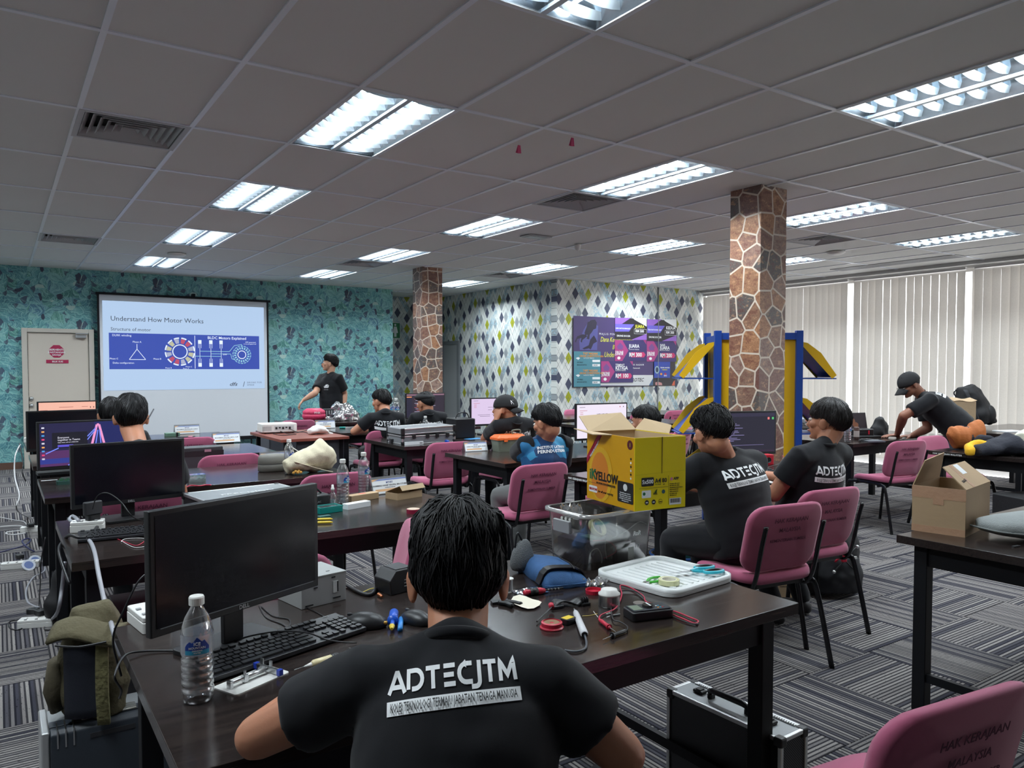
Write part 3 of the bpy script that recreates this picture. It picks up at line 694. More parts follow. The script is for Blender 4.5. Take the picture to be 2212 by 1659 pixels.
prize('pink and navy prize banner reading RM 300, in the middle of the board', 915, 568, 1522, 975, '', 'JUARA', 'RM 300')
prize('pink and navy prize banner reading RM 200', 1524, 590, 2092, 985, 'NAIB', 'JUARA', 'RM 200')
prize('pink and navy prize banner reading RM 100, lowest on the board', 648, 972, 1262, 1380, 'TEMPAT', 'KETIGA', 'RM 100', 3)
def race(lab, x0, y0, x1, y1, t1, rm, col):
    o = poster('race_banner', lab, x0, y0, x1, y1, DRK, 2); w_, h = x1-x0, y1-y0
    PP(o, [(x0+4, y0+.45*h), (x0+.2*w_, y0+.3*h), (x0+.5*w_, y0+4), (x0+4, y0+4)], VIO); PP(o, [(x0+.62*w_, y0+.1*h), (x1-4, y0+.4*h), (x1-4, y0+4), (x0+.55*w_, y0+4)], WINK)
    PP(o, [(x0+4, y0+.62*h), (x0+.44*w_, y0+.62*h), (x0+.6*w_, y0+.3*h), (x0+4, y0+.28*h)], mat('poster_indigo', sr(110, 100, 205), .5), z=.0009)
    PP(o, [(x0+.5*w_, y1-4), (x1-4, y1-4), (x1-4, y0+.72*h)], VIO); PT(o, 'LIMA RATUS RINGGIT' if '500' in rm else 'TIGA RATUS RINGGIT', x0+.02*w_, y0+.5*h, .036, bold=.02)
    PT(o, t1, x0+.64*w_, y0+.45*h, .075, col, bold=.03); PT(o, rm, x0+.64*w_, y0+.65*h, .066, bold=.03); PT(o, 'DRONE SOCCER', x0+.06*w_, y0+.84*h, .042, bold=.02)
    a, b = cb(x0+.6*w_, y0+.72*h), cb(x0+.99*w_, y0+.52*h); y = o['_y']-.001; f = G()
    for q in ((a.x, a.z, b.x, a.z+.004), (a.x, b.z-.004, b.x, b.z), (a.x, a.z, a.x+.004, b.z), (b.x-.004, a.z, b.x, b.z)): f.box(q[0], y, q[1], q[2], y+.0004, q[3])
    obj('print', f, WINK, o)
race('black and violet banner reading RM 500', 918, 142, 1530, 572, 'JUARA', 'RM 500', YEL)
race('black and violet banner reading RM 300 at the upper corner', 1532, 172, 2100, 596, 'KEDUA', 'RM 300', WINK)
for k, (y0, y1) in enumerate(((785, 1112), (1114, 1458))):
    o = poster('teal_certificate', 'teal drone competition sheet, the %s of the two' % ('upper' if k == 0 else 'lower'), 132, y0, 640, y1, TEA, 3)
    PT(o, 'TVET MADANI', 305, y0+62, .05, ORA, bold=.02); PT(o, 'DRONE COMPETITION 2024', 240, y0+108, .042, ORA, bold=.02); PT(o, 'KATEGORI TERBUKA', 315, y0+140, .025); PT(o, '1ST PRIZE', 190, y0+225, .03, INK); PT(o, 'RM DUA RATUS', 190, y0+272, .03, INK)
    PP(o, [(485, y0+208), (630, y0+208), (630, y0+165), (485, y0+165)], WINK); PP(o, [(485, y0+290), (630, y0+290), (630, y0+245), (485, y0+245)], WINK); PT(o, '200.00', 500, y0+280, .035, INK)
    PP(o, [(165, y0+130), (215, y0+165), (250, y0+130), (215, y0+112)], WINK, z=.0009)
o = poster('blue_event_poster', 'small blue event poster with round crest, at the corner of the board', 1665, 985, 1970, 1292, BLU, 3)
PT(o, 'TEKNIK BANGSA', 1780, 1110, .032, bold=.02); PT(o, 'WARISAN', 1815, 1150, .03, YEL, bold=.02); PT(o, 'SDG', 1850, 1265, .04, bold=.02)
PP(o, [(1720+45*cos(q), 1140-75*sin(q)) for q in [2*pi*k/12 for k in range(12)]][::-1], mat('crest_pale', sr(150, 180, 190), .5)); PP(o, [(1720+28*cos(q), 1140-50*sin(q)) for q in [2*pi*k/12 for k in range(12)]][::-1], mat('crest_dark', sr(40, 60, 90), .5), z=.001)
for x, c in ((1800, ORA), (1880, RED)): PP(o, [(x+22*cos(q), 1220-22*sin(q)) for q in [2*pi*k/8 for k in range(8)]][::-1], c)
# ================================================================ desks
DT = .75
def make_desk(label, x0, y0, x1, y1, zt=DT, mod=True):
    r = thing('desk', label, 'desk', (x0, y0, 0), group='dark wood training desks'); w_, d = x1-x0, y1-y0
    obj('desktop', G().box(0, 0, zt-.034, w_, d, zt), WOOD, r, bevel=.002, segs=1)
    for x in (.05, w_-.105):
        for y in (.05, d-.105): obj('leg', G().box(x, y, 0, x+.055, y+.055, zt-.034), BLK, r, bevel=.003, segs=1)
    for y in (.06, d-.085): obj('apron', G().box(.105, y, zt-.125, w_-.105, y+.022, zt-.034), BLK, r)
    for x in (.062, w_-.087):
        obj('side_rail', G().box(x, .105, zt-.125, x+.022, d-.105, zt-.034), BLK, r); obj('foot_rail', G().box(x, .105, .13, x+.022, d-.105, .165), BLK, r)
    return r
DESKS = {}
for k, s_, a in (('l1', 'front dark desk at which the nearest person solders', (.25, 1.4, 2.0, 2.32)),
                 ('l2', 'dark desk with the teal organiser box and brown cartons', (.21, 3.18, 2.0, 4.10)),
                 ('l3', 'dark desk with the oval grey case and the cream bag', (.20, 4.85, 1.98, 5.75)),
                 ('l4', 'dark desk with the upright black case, second from the projection screen', (.2, 6.5, 1.98, 7.4)),
                 ('l5', 'dark desk nearest the projection screen, behind the stacked monitors', (.2, 8.0, 2.05, 8.9)),
                 ('c', 'dark desk in front of the stone pillar where two people write', (3.15, 3.12, 4.95, 4.03)),
                 ('b', 'dark desk with the orange and grey toolbox', (3.12, 4.70, 4.92, 5.62)),
                 ('a', 'dark desk with the silver tool case and scattered papers', (3.05, 6.25, 4.85, 7.15)),
                 ('d', 'dark desk behind the brown projector table where two people sit', (3.12, 7.95, 4.92, 8.85)),
                 ('e', 'dark desk with the pink tub and clear plastic bag', (3.12, 9.5, 4.92, 10.4)),
                 ('r1', 'dark desk with the open cardboard box and grey pouch', (3.17, .84, 4.95, 1.75)),
                 ('r2', 'dark desk with the orange bag and yellow-black jacket', (6.68, 2.5, 8.48, 3.42)),
                 ('r3', 'dark desk the bent man in the cap leans on', (6.65, 4.1, 8.45, 5.0)),
                 ('r4', 'dark desk behind the laptop desk, beside the blinds', (6.8, 5.75, 8.6, 6.65)),
                 ('r5', 'empty dark desk under the poster board, the nearer of the two', (6.0, 6.95, 7.8, 7.85)),
                 ('r6', 'empty dark desk under the poster board, close to the diamond wall', (6.6, 8.35, 8.4, 9.25)),
                 ('r7', 'empty dark desk between the blinds and the diamond wall', (8.5, 8.35, 10.3, 9.25)),
                 ('r8', 'dark desk with the big backpack on it', (9.0, 3.6, 10.8, 4.5))):
    DESKS[k] = make_desk(s_, *a)
for k, x in (('c', .02), ('r2', .02)):
    text('lettering', 'HAK KERAJAAN MALAYSIA', .02, WINK, DESKS[k], frame((-.0008, .88 if k == 'r2' else .86, DT-.026), (0, -1, 0), (0, 0, 1)), bold=.01)
BRN = mat('reddish_wood_top', sr(132, 70, 58), .35, var=.12, vscale=14); GPN = mat('grey_panel', sr(68, 70, 78), .6)
r = thing('teacher_table', 'reddish brown table with grey panel carrying the projector', 'table', (2.33, 7.55, 0))
obj('tabletop', G().box(0, 0, .72, .72, 1.12, .75), BRN, r, bevel=.003, segs=1); obj('front_panel', G().box(.18, .06, .25, .68, .08, .72), GPN, r)
for a in ((.05, .05), (.63, .05), (.05, 1.03), (.63, 1.03)): obj('leg', G().box(a[0], a[1], 0, a[0]+.04, a[1]+.04, .72), BLK, r)
obj('rail', G().box(.05, .09, .1, .09, 1.03, .14).box(.63, .09, .1, .67, 1.03, .14), BLK, r)
r = thing('side_cabinet', 'low grey side cabinet behind the projector table', 'cabinet', (2.62, 8.95, 0)); obj('body', G().box(0, 0, 0, .42, .5, .68), GPN, r, bevel=.003); obj('top', G().box(-.01, -.01, .68, .43, .51, .70), mat('cabinet_top', sr(90, 92, 98), .4), r)
obj('drawer', G().box(.02, -.015, .38, .40, 0, .66), GPN, r); obj('drawer', G().box(.02, -.015, .05, .40, 0, .36), GPN, r)

# ================================================================ chairs
PINK = mat('pink_fabric', sr(176, 88, 120), .85, bump=.12, bscale=900, sheen=.25); PBK = mat('pink_fabric_back', sr(146, 76, 102), .8, bump=.06, bscale=700)
CTX = mat('chair_print', sr(96, 36, 66), .7); BTUBE = mat('black_tube', sr(20, 20, 24), .25)
def pad(w_, h, t, r, fn, m, name, par, edge=.012):
    g = G(); N = 24; out = rrect(-w_/2, -h/2, w_/2, h/2, r, 5); rings = [(0, 1-.10), (0, 1), (t*.35, 1.0), (t*.75, 1-.02), (t, 1-.07), (t, .55), (t, .2)]
    rings = [(0, .5), (0, .93), (t*.12, 1.), (t*.5, 1.), (t*.85, .975), (t, .91), (t*1.06, .6), (t*1.08, .2)]
    vs = [fn(x*s, y*s, z) for z, s in rings for x, y in out]; n = len(out)
    fs = [(k*n+i, k*n+(i+1) % n, (k+1)*n+(i+1) % n, (k+1)*n+i) for k in range(len(rings)-1) for i in range(n)]+[tuple(range(n))[::-1], tuple((len(rings)-1)*n+i for i in range(n))]
    return obj(name, g.add(vs, fs), m, par, smooth=True)
def back_fn(x, y, z):
    # concave backrest: y up, z towards the sitter
    a = RD(13); yy = .655+y*cos(a)-z*sin(a)*0
    return (x, -.235-(y)*sin(a)+z-.05*(1-(x/.23)**2)*.5+.015, yy)
def make_chair(label, loc, rz=0.):
    r = thing('stacking_chair', label, 'chair', loc, rz, group='pink stacking chairs')
    pad(.47, .42, .05, .10, lambda x, y, z: (x, y-.01, .425+z-.035*(max(0, (y-.08)/.13))**2+.02*(x/.23)**2), PINK, 'seat', r)
    b = pad(.465, .335, .042, .085, back_fn, PINK, 'backrest', r)
    obj('seat_shell', G().rbox(-.2, -.19, .408, .2, .17, .426, .06), BPL, r)
    for s in (-1, 1):
        x = s*.225
        obj('leg', G().loft(spline([(x, .10, .425), (x, .17, .415), (x+s*.006, .215, .37), (x+s*.02, .27, .0)], 5), [(.009, .016)]*16, n=8, side=(1, 0, 0)), BTUBE, r, smooth=True)
        obj('leg', G().loft(spline([(x, .10, .425), (x, -.10, .425), (x, -.175, .412), (x+s*.006, -.215, .36), (x+s*.02, -.30, .0)], 5), [(.009, .016)]*21, n=8, side=(1, 0, 0)), BTUBE, r, smooth=True)
        xb = s*.185
        obj('back_bar', G().loft(spline([(xb, -.10, .415), (xb, -.18, .40), (xb, -.225, .46), (xb, -.268, .64), (xb, -.292, .73)], 5), [(.014, .008)]*21, n=8, side=(1, 0, 0)), BTUBE, r, smooth=True)
    obj('cross_bar', G().cyl((-.225, .12, .405), (.225, .12, .405), .009, n=8).cyl((-.225, -.12, .402), (.225, -.12, .402), .009, n=8), BTUBE, r, smooth=True)
    for k, (t_, s_) in enumerate((('HAK KERAJAAN', .03), ('MALAYSIA', .03), ('KEMENTERIAN SUMBER', .022))):
        z = .735-.048*k; y_ = z-.655
        text('lettering', t_, s_, CTX, r, frame((0, -.235-y_/cos(RD(13))*sin(RD(13))-.05*.5+.015-.003, z), (1, 0, 0), (0, -sin(RD(13)), cos(RD(13)))), 'CENTER', .008)
    return r
CH = None
def chair(label, bx, by, rz=0.):
    "bx,by: where the top of the backrest stands"
    global CH
    d = V((sin(-rz), cos(rz), 0))*.285
    loc = (bx+d.x, by+d.y, 0)
    if CH is None: CH = make_chair(label, loc, rz)
    else: dup(CH, loc, rz, label)
chair('pink chair with the round person in black leaning forward, backrest nearest the tub', 3.10, 2.20, RD(-8))
chair('pink chair of the person holding the red pen', 3.70, 2.36, RD(-6))
chair('large pink chair cut off by the lower corner of the picture, empty', 1.56, .68, RD(-8))
chair('empty pink chair turned sideways behind the head of the nearest person', 1.44, 2.78, RD(68))
chair('pink chair whose corner shows above the grey metal box', .74, 2.52)
chair('pink chair under the person in the blue patterned jersey', 3.04, 4.09)
chair('pink chair behind the yellow paper carton', 3.90, 4.10)
chair('empty pink chair in front of the silver tool case desk', 3.28, 5.76, RD(-4))
chair('pink chair of the person in the dark cap with white emblem', 4.02, 5.74)
chair('pink chair of the person leaning an elbow by the projector table', 3.36, 7.24)
chair('pink chair of the person in front of the dark code monitor', 3.98, 7.24)
chair('empty pink chair seen between the silver flight case and the oval grey case', 1.44, 5.85)
chair('empty pink chair one row before the projection screen desk', 1.48, 7.50)
chair('pink chair of the front one of the two heads by the monitors', .62, 4.28)
chair('pink chair of the further one of the two heads by the monitors', .68, 5.92)
chair('pink chair next to the water spray bottle, seat hidden by the desk', 1.72, 4.42)
chair('pink chair right behind the black desk with the pink tub', 3.10, 9.30)
chair('pink chair behind the clear plastic bag', 4.15, 9.30)
chair('pink chair in front of the laptop desk, empty and facing it', 6.72, 3.58, RD(-12))
chair('pink chair pushed against the desk with the orange bag', 7.35, 3.78, RD(176))
chair('pink chair at the far side of the laptop desk', 7.7, 5.62, RD(180))
chair('pink chair at the far side of the laptop desk, beside the bottle', 6.95, 5.60, RD(180))
for x, y, a, s_ in ((7.54, 9.40, 180, 'just past the bright monitor'), (7.97, 8.24, 0, 'above the short-haired head'), (8.64, 8.20, 0, 'under the yellow shelf end'), (8.45, 7.60, 0, 'by the foot of the rack')):
    chair('far pink chair top above the empty desks, '+s_, x, y, RD(a))
chair('pink chair between the carton and a dark head, backrest in view', 6.12, 5.68, RD(20))
chair('dark pink chair beside the black box with yellow scrawl', 7.6, 2.42, RD(180))

# ================================================================ screens and computers
def monitor(label, c, rz, w_=.505, h=.29, zb=.845, on_=None, base_z=DT, brand=True, stand=.075):
    r = thing('monitor', label, 'monitor', (c[0], c[1], base_z), rz); z0 = zb-base_z
    obj('casing', G().rbox(-w_/2, 0, z0, w_/2, .022, z0+h, .004).rbox(-w_*.32, .022, z0+.04, w_*.32, .045, z0+h-.05, .01), BPL, r, bevel=.003)
    scr = on_ if on_ is not None else mat('dark_screen', sr(14, 16, 24), .18)
    sc_ = obj('screen', G().box(-w_/2+.014, -.0015, z0+.02, w_/2-.014, .0005, z0+h-.012), scr, r)
    obj('neck', G().box(-.03, .04, .012, .03, .055, z0+.12), BPL, r, bevel=.003)
    obj('stand_base', G().rbox(-.12, -.05, 0, .12, .13, .012, .015), BPL, r, bevel=.002)
    if brand: text('logo', 'DELL', .014, mat('silver_ink', sr(190, 192, 196), .4), r, TR(0, -.0012, z0+.005) @ rot(pi/2), 'CENTER', .01)
    r['z0'] = z0; r['w'] = w_; r['h'] = h; return r
def M2(r, x0, z0, x1, z1, m, k=0, nm='screen_detail'):
    "rectangle on the screen, 0..1 coordinates from its lower left"
    w_, h, zz = r['w'], r['h'], r['z0']; X = lambda a: -w_/2+.014+a*(w_-.028); Z = lambda b: zz+.02+b*(h-.032)
    return obj(nm, G().box(X(x0), -.0022-.0004*k, Z(z0), X(x1), -.0016-.0004*k, Z(z1)), m, r)
SA = monitor('large black switched-off monitor in front, partly hiding the keyboard', (.505, 1.955), RD(23.7), zb=.85)
obj('screen_edge', G().box(-.23, -.003, .1175, .23, -.0015, .119), mat('screen_rim', sr(120, 124, 128), .4), SA)
SB = monitor('black switched-off monitor on the second desk', (.51, 3.945), RD(12), zb=.829)
CC = monitor('lit monitor showing a purple and blue desktop with app icons', (.46, 5.55), RD(10), w_=.54, h=.30, zb=.83, on_=lum('desk_navy', sr(34, 30, 74), .9), brand=False)
M2(CC, .0, 0, 1, .36, lum('desk_mag', sr(96, 50, 110), .8)); M2(CC, 0, .06, 1, .18, lum('desk_blue', sr(48, 60, 150), .9), 1); M2(CC, .6, .36, 1, 1, lum('desk_deep', sr(26, 34, 100), .9)); M2(CC, .13, .42, .52, .78, lum('desk_dark', sr(24, 20, 40), .6), 1)
M2(CC, .19, .44, .36, .49, lum('desk_btn', sr(96, 84, 214), 1.), 2)
for k in range(9): M2(CC, .02, .92-.09*k-.035, .05, .92-.09*k, lum('icon%d' % (k % 4), [sr(220, 220, 235), sr(240, 170, 90), sr(80, 160, 230), sr(230, 70, 120)][k % 4], 1.), 1, 'icon')
w0 = CC['w']
for k, (s_, z, sz) in enumerate((('Everyone', .64, .017), ('together in Teams', .585, .017), ('Chat, meet, call and collaborate', .535, .009))):
    text('lettering', s_, sz, lum('ui_white', sr(235, 235, 250), 1.), CC, TR(-w0/2+.014+.19*(w0-.028), -.0034, CC['z0']+.02+z*.268) @ rot(pi/2))
g = G()
for a, b in (((.55, .30), (.63, .93)), ((.63, .93), (.655, .93)), ((.655, .93), (.73, .30))):
    X = lambda t: -w0/2+.014+t*(w0-.028); Z = lambda t: CC['z0']+.02+t*.268
    p, q = V((X(a[0]), -.003, Z(a[1]))), V((X(b[0]), -.003, Z(b[1]))); d = (q-p).normalized(); n_ = V((-d.z, 0, d.x))*.007; g.quad(p+n_, q+n_, q-n_, p-n_)
o = obj('tower_graphic', g, lum('tower', sr(236, 150, 200), 1.1), CC); o['kind'] = 'stuff'
g = G()
for a, b in (((.60, .30), (.64, .8)), ((.66, .8), (.68, .30)), ((.3, .0), (.55, .33)), ((.06, .3), (.2, .42)), ((.52, .66), (.62, .86)), ((.52, .58), (.61, .8))):
    p, q = V((X(a[0]), -.0032, Z(a[1]))), V((X(b[0]), -.0032, Z(b[1]))); d = (q-p).normalized(); n_ = V((-d.z, 0, d.x))*.003; g.quad(p+n_, q+n_, q-n_, p-n_)
o = obj('light_streak', g, lum('streak', sr(120, 140, 250), 1.1), CC); o['kind'] = 'stuff'
CD_ = monitor('dark monitor turned off, behind the purple desktop one', (.44, 7.2), RD(8), w_=.52, h=.32, zb=.80, brand=False)
ME = monitor('monitor with a salmon page bar at the top, furthest of the monitor line', (.57, 8.68), RD(6), w_=.52, h=.31, zb=.83, on_=lum('salmon', sr(250, 190, 170), 1.), brand=False)
for x0, x1 in ((.35, .6), (.02, .15), (.75, .86)): M2(ME, x0, .72+.1*(x0 > .3)*1, x1, .735+.1*(x0 > .3), lum('salmon_dark', sr(190, 110, 100), .8))
M2(ME, .9, .78, .915, .83, lum('ui_dot', sr(90, 40, 40), .5)); M2(ME, .96, .78, .975, .83, lum('ui_dot'[0:6], (0, 0, 0)))
MD = monitor('dark code editor monitor behind the person in the dark beret-like cap', (4.42, 8.45), RD(2), w_=.56, h=.32, zb=.835, on_=lum('code', sr(52, 42, 58), .8), brand=False)
M2(MD, 0, .94, 1, 1, lum('code_bar', sr(160, 120, 140), .8)); M2(MD, 0, .0, .14, .85, lum('code_side', sr(44, 40, 66), .7), 1); M2(MD, .0, .86, .13, .9, lum('code_tab', sr(250, 160, 110), 1.), 1)
for k in range(12): M2(MD, .2+.03*(k % 3), .78-.06*k, .2+.03*(k % 3)+[.22, .5, .34, .12][k % 4], .79-.06*k+.008, lum('code_line%d' % (k % 2), [sr(220, 120, 130), sr(200, 190, 220)][k % 2], .9), 1)
NYM = monitor('bright lilac web page monitor in front of the person with the white cap emblem', (4.38, 6.85), RD(-4), w_=.52, h=.30, zb=.85, on_=lum('lilac', sr(226, 206, 238), 1.), brand=False)
EM = monitor('bright monitor with a white product page, next to the short-haired head', (4.50, 5.20), RD(-5), w_=.57, h=.33, zb=.82, on_=lum('pageW', sr(240, 230, 246), 1.05), brand=False)
pg = lum('page_text', sr(120, 110, 140), .5); pr2 = lum('page_red', sr(220, 110, 120), .8)
for M_ in (NYM, EM):
    for k, (a, b, z) in enumerate(((.05, .16, .92), (.05, .2, .82), (.06, .12, .76), (.06, .12, .71), (.06, .12, .66), (.4, .74, .66), (.4, .5, .55), (.53, .6, .55), (.64, .74, .55), (.15, .45, .36), (.2, .45, .3), (.5, .75, .36), (.78, .98, .34), (.78, .98, .29), (.78, .98, .24))):
        M2(M_, a, z, b, z+.012, pr2 if k in (1, 2, 3, 4) else pg)
    M2(M_, .86, .9, .875, .935, lum('dot_red', sr(200, 50, 70), .9)); M2(M_, .93, .9, .945, .935, pg)
text('lettering', 'XFLIGHT', .03, pg, EM, TR(.0, -.003, EM['z0']+.215) @ rot(pi/2), 'CENTER', .02)
WM = monitor('dark log window monitor in front of the stone pillar base', (4.71, 3.80), RD(-17), w_=.58, h=.335, zb=.80, on_=lum('log', sr(44, 42, 58), .8), brand=False)
M2(WM, 0, .9, 1, .985, lum('log_bar', sr(58, 54, 78), .8)); M2(WM, 0, 0, 1, .05, lum('log_task', sr(60, 44, 66), .8))
for k in range(16): M2(WM, .22+.012*(k % 3), .72-.03*k*1.2, .22+.012*(k % 3)+[.16, .2, .12, .26, .08][k % 5], .727-.036*k+.004, lum('log_l', sr(170, 160, 220), .8), 1) if k < 13 else None
for z in (.77, .30, .2): M2(WM, .2, z, .28, z+.03, lum('code_tab'), 1)
M2(WM, .30, .18, .82, .187, lum('log_l'), 1)
for a, c_ in ((.88, sr(240, 130, 130)), (.95, sr(90, 200, 120))): M2(WM, a, .82, a+.03, .88, lum('dot%d' % int(a*100), c_, 1.), 1, 'icon')
for k in range(14): M2(WM, .36+.028*k, .015, .372+.028*k, .035, lum('ui_white'), 1, 'icon')

KEY = mat('key_black', sr(30, 31, 35), .45)
KM = {}
def keyboard(label, p, q, wd=.135):
    "front edge runs from p to q"
    p, q = V(p), V(q); d = (q-p); L = .44; rz = atan2(d.y, d.x); o0 = q-d.normalized()*L
    r = thing('keyboard', label, 'keyboard', (o0.x, o0.y, DT), rz)
    obj('base', G().prism([(0, .004), (wd, .004), (wd, .026), (0, .015)], 0, L, M4(((0, 0, 1, 0), (1, 0, 0, 0), (0, 1, 0, 0), (0, 0, 0, 1)))), mat('keyboard_body', sr(34, 35, 40), .4), r, bevel=.002)
    if (r['label'].find('second') < 0): text('logo', '(dell)', .008, GRY, r, TR(L-.05, wd-.012, .0262))
    def key(x, y, kx):
        z = .0155+.011*y/wd
        if kx not in KM:
            w2 = kx-.0035; o = obj('key', G().prism(rrect(0, 0, w2, .0135, .002, 2), -.002, .0045), KEY, r); KM[kx] = o.data
        else:
            o = bpy.data.objects.new('key', KM[kx]); COL.objects.link(o); o.parent = r
        o.location = (x, y, z+.001); o.rotation_euler = (RD(4.5), 0, 0)
    rowsk = [(.010, [.024, .024, .024, .112, .024, .024, .024, .024]), (.0285, [.043]+[.019]*10+[.050]), (.047, [.033]+[.019]*11+[.041]), (.0655, [.0285]+[.019]*12+[.0275]), (.084, [.019]*13+[.036])]
    for y, ks in rowsk:
        x = .010
        for kx in ks: key(x, y, kx); x += kx
    x = .010; key(x, .111, .019)
    for k in range(12): key(.046+.0205*k+(.008*(k//4)), .111, .019)
    for k in range(3):
        for y in (.065, .084, .111): key(.305+.019*k, y, .019)
        key(.305+.019*k, .010, .019)
    key(.324, .0285, .019)
    for j in range(5):
        for k in range(4):
            if (j, k) in ((0, 1),): continue
            key(.366+.0175*k, .010+.0185*j, .0175)
    return r
a, b = at(455, 1480, DT), at(792, 1366, DT)
keyboard('black full-size keyboard in front of the large dark monitor', a, b)
a, b = at(235, 1168, DT), at(420, 1150, DT)
keyboard('black keyboard on the second desk beside the white extension socket', a, b)
def mouse(label, p, rz=0., s=1.):
    g = G(); g.ell((0, 0, .006*s), (.031*s, .055*s, .030*s), nu=16, nv=8); g.v = [(x, y, max(0, z)) for x, y, z in g.v]
    o = obj('mouse', g, BPL, smooth=True, loc=(p[0], p[1], DT), rotz=rz); tag(o, label, 'mouse'); obj('wheel', G().ell((0, .035*s, .030*s), (.004, .009, .005), nu=8, nv=6), DGY, o, smooth=True); return o
mouse('black computer mouse beside the number pad of the front keyboard', at(788, 1354, DT), RD(55), 1.15)
mouse('black rounded mouse half hidden by the neck of the nearest person', at(900, 1345, DT), RD(20))
mouse('black mouse by the lilac web page monitor', at(989, 923, DT), 0)
# ---- wires
def wire(label, pts, rad, m, cat='cable', parent=None, nm='cable', **k):
    o = obj(nm, G().wire(pts, rad, 6, 6), m, parent, smooth=True)
    if parent is None: tag(o, label, cat)
    return o
CB = mat('black_cable', sr(24, 24, 28), .45); CG = mat('grey_cable', sr(150, 152, 160), .4); CWh = mat('white_cable', sr(196, 196, 198), .5); CR = mat('red_cable', sr(186, 40, 70), .4); CBL = mat('dark_blue_cable', sr(40, 40, 90), .4); CYL = mat('yellow_wire', sr(214, 190, 90), .5)
def P3(l, z=DT, r=.003): return [at(x, y, z)+V((0, 0, r+(h if False else 0))) for x, y in l]
wire('thin black keyboard cable crossing the keys of the front keyboard', [at(497, 1392, DT)+V((0, 0, .004)), at(540, 1374, DT+.03), at(600, 1364, DT+.034), at(660, 1366, DT+.034), at(715, 1384, DT+.03), at(770, 1392, DT)+V((0, 0, .004))], .0022, CB)
wire('black cable looping over the desk corner beside the olive backpack', [at(392, 1410, DT)+V((0, 0, .004)), at(360, 1409, DT)+V((0, 0, .004)), at(310, 1412, DT)+V((0, 0, .006)), at(270, 1425, DT)+V((0, 0, .01)), dep(248, 1460, 1.75), dep(262, 1490, 1.8), dep(258, 1508, 1.85)], .0028, CB)
wire('long black cable hanging from the monitor beside the grey one', [dep(318, 1238, 1.9), dep(295, 1262, 1.88), dep(262, 1330, 1.85), dep(247, 1365, 1.85), dep(246, 1400, 1.86), dep(262, 1460, 1.9)], .0028, CB)
for k, l in enumerate((((560, 1310), (575, 1335), (610, 1350), (622, 1362)), ((565, 1312), (590, 1332), (625, 1340), (624, 1362)), ((640, 1305), (680, 1322), (708, 1338)))):
    wire('thin black cable on the bright desk behind the keyboard, '+('inner one', 'outer one', 'the one by the metal box')[k], P3(l, r=.002), .0018, CB)
# ================================================================ things on the front desk
def bottle(label, p, h=.225, r=.032, rz=0., kind=0, z=DT, lab=True):
    R = thing('water_bottle', label, 'bottle', (p[0], p[1], z), rz, group='clear water bottles'); k = h/.225; q = r/.032
    pf = [(.024, 0), (.030, .004), (.032, .016)]
    for j in range(5): z0 = .022+.016*j; pf += [(.0325, z0), (.0325, z0+.009), (.0305, z0+.0125)]
    pf += [(.0325, .104), (.032, .150), (.030, .165), (.024, .182), (.016, .196), (.0125, .203), (.0125, .208)]
    pf = [(a*q, b*k) for a, b in pf]
    obj('shell', G().lathe(pf, 24, cap=False), film('bottle_plastic', (.95, .96, .97), .03, .05, .3), R, smooth=True)
    wl = [(a*.94, b) for a, b in pf if b < h*(.62 if kind == 0 else .45)]; obj('water', G().lathe(wl, 20), film('water', (.90, .92, .94), .02, .02, .2), R, smooth=True)
    obj('cap', G().lathe([(.0135*q, .206*k), (.0155*q, .207*k), (.0155*q, .222*k), (.014*q, .225*k)], 20), WHT, R, smooth=False)
    if lab:
        n = 24; P = [(r*1.03*cos(2*pi*i/n), r*1.03*sin(2*pi*i/n), zz*k) for zz in (.106, .148) for i in range(n+1)]
        obj('label_film', G().add(P, [(i, i+1, n+2+i, n+1+i) for i in range(n)]), film('label_clear', (.78, .84, .95), .25, .2, .2), R, smooth=True)
        P = []; m_ = 10
        top = [.126, .133, .137, .134, .139, .146, .141, .136, .139, .131, .124]
        for i in range(m_+1):
            a = -pi/2+(i/m_-.5)*1.5; P += [(r*1.05*cos(a), r*1.05*sin(a), .109*k), (r*1.05*cos(a), r*1.05*sin(a), .118*k), (r*1.05*cos(a), r*1.05*sin(a), top[i]*k)]
        g = G(); g.add(P, [(3*i+e, 3*i+3+e, 3*i+4+e, 3*i+1+e) for i in range(m_) for e in (0, 1)]); g.mi = [i % 2 for i in range(len(g.f))]
        obj('label', g, [mat('label_cyan', sr(40, 150, 190), .5), mat('label_blue', sr(24, 62, 150), .5)], R)
        g = G(); [g.box(-.012+.0028*i, 0, 0, -.012+.0028*i+.0014, .0003, .012) for i in range(8)]
        for s_, zz, sz in (('ICE', .129, .0095), ('MOUNTAIN', .122, .0062), ('DRINKING', .1165, .0042), ('WATER', .1118, .0042)):
            if z == DT and r > .03 and h > .2: text('lettering', s_, sz*k, WINK, R, TR(0, -r*1.065, zz*k) @ rot(pi/2), 'CENTER', .02)
    return R
bottle('water bottle in front with an ice mountain label, next to the keyboard', at(428, 1512, DT), .226, .0325, RD(-12))
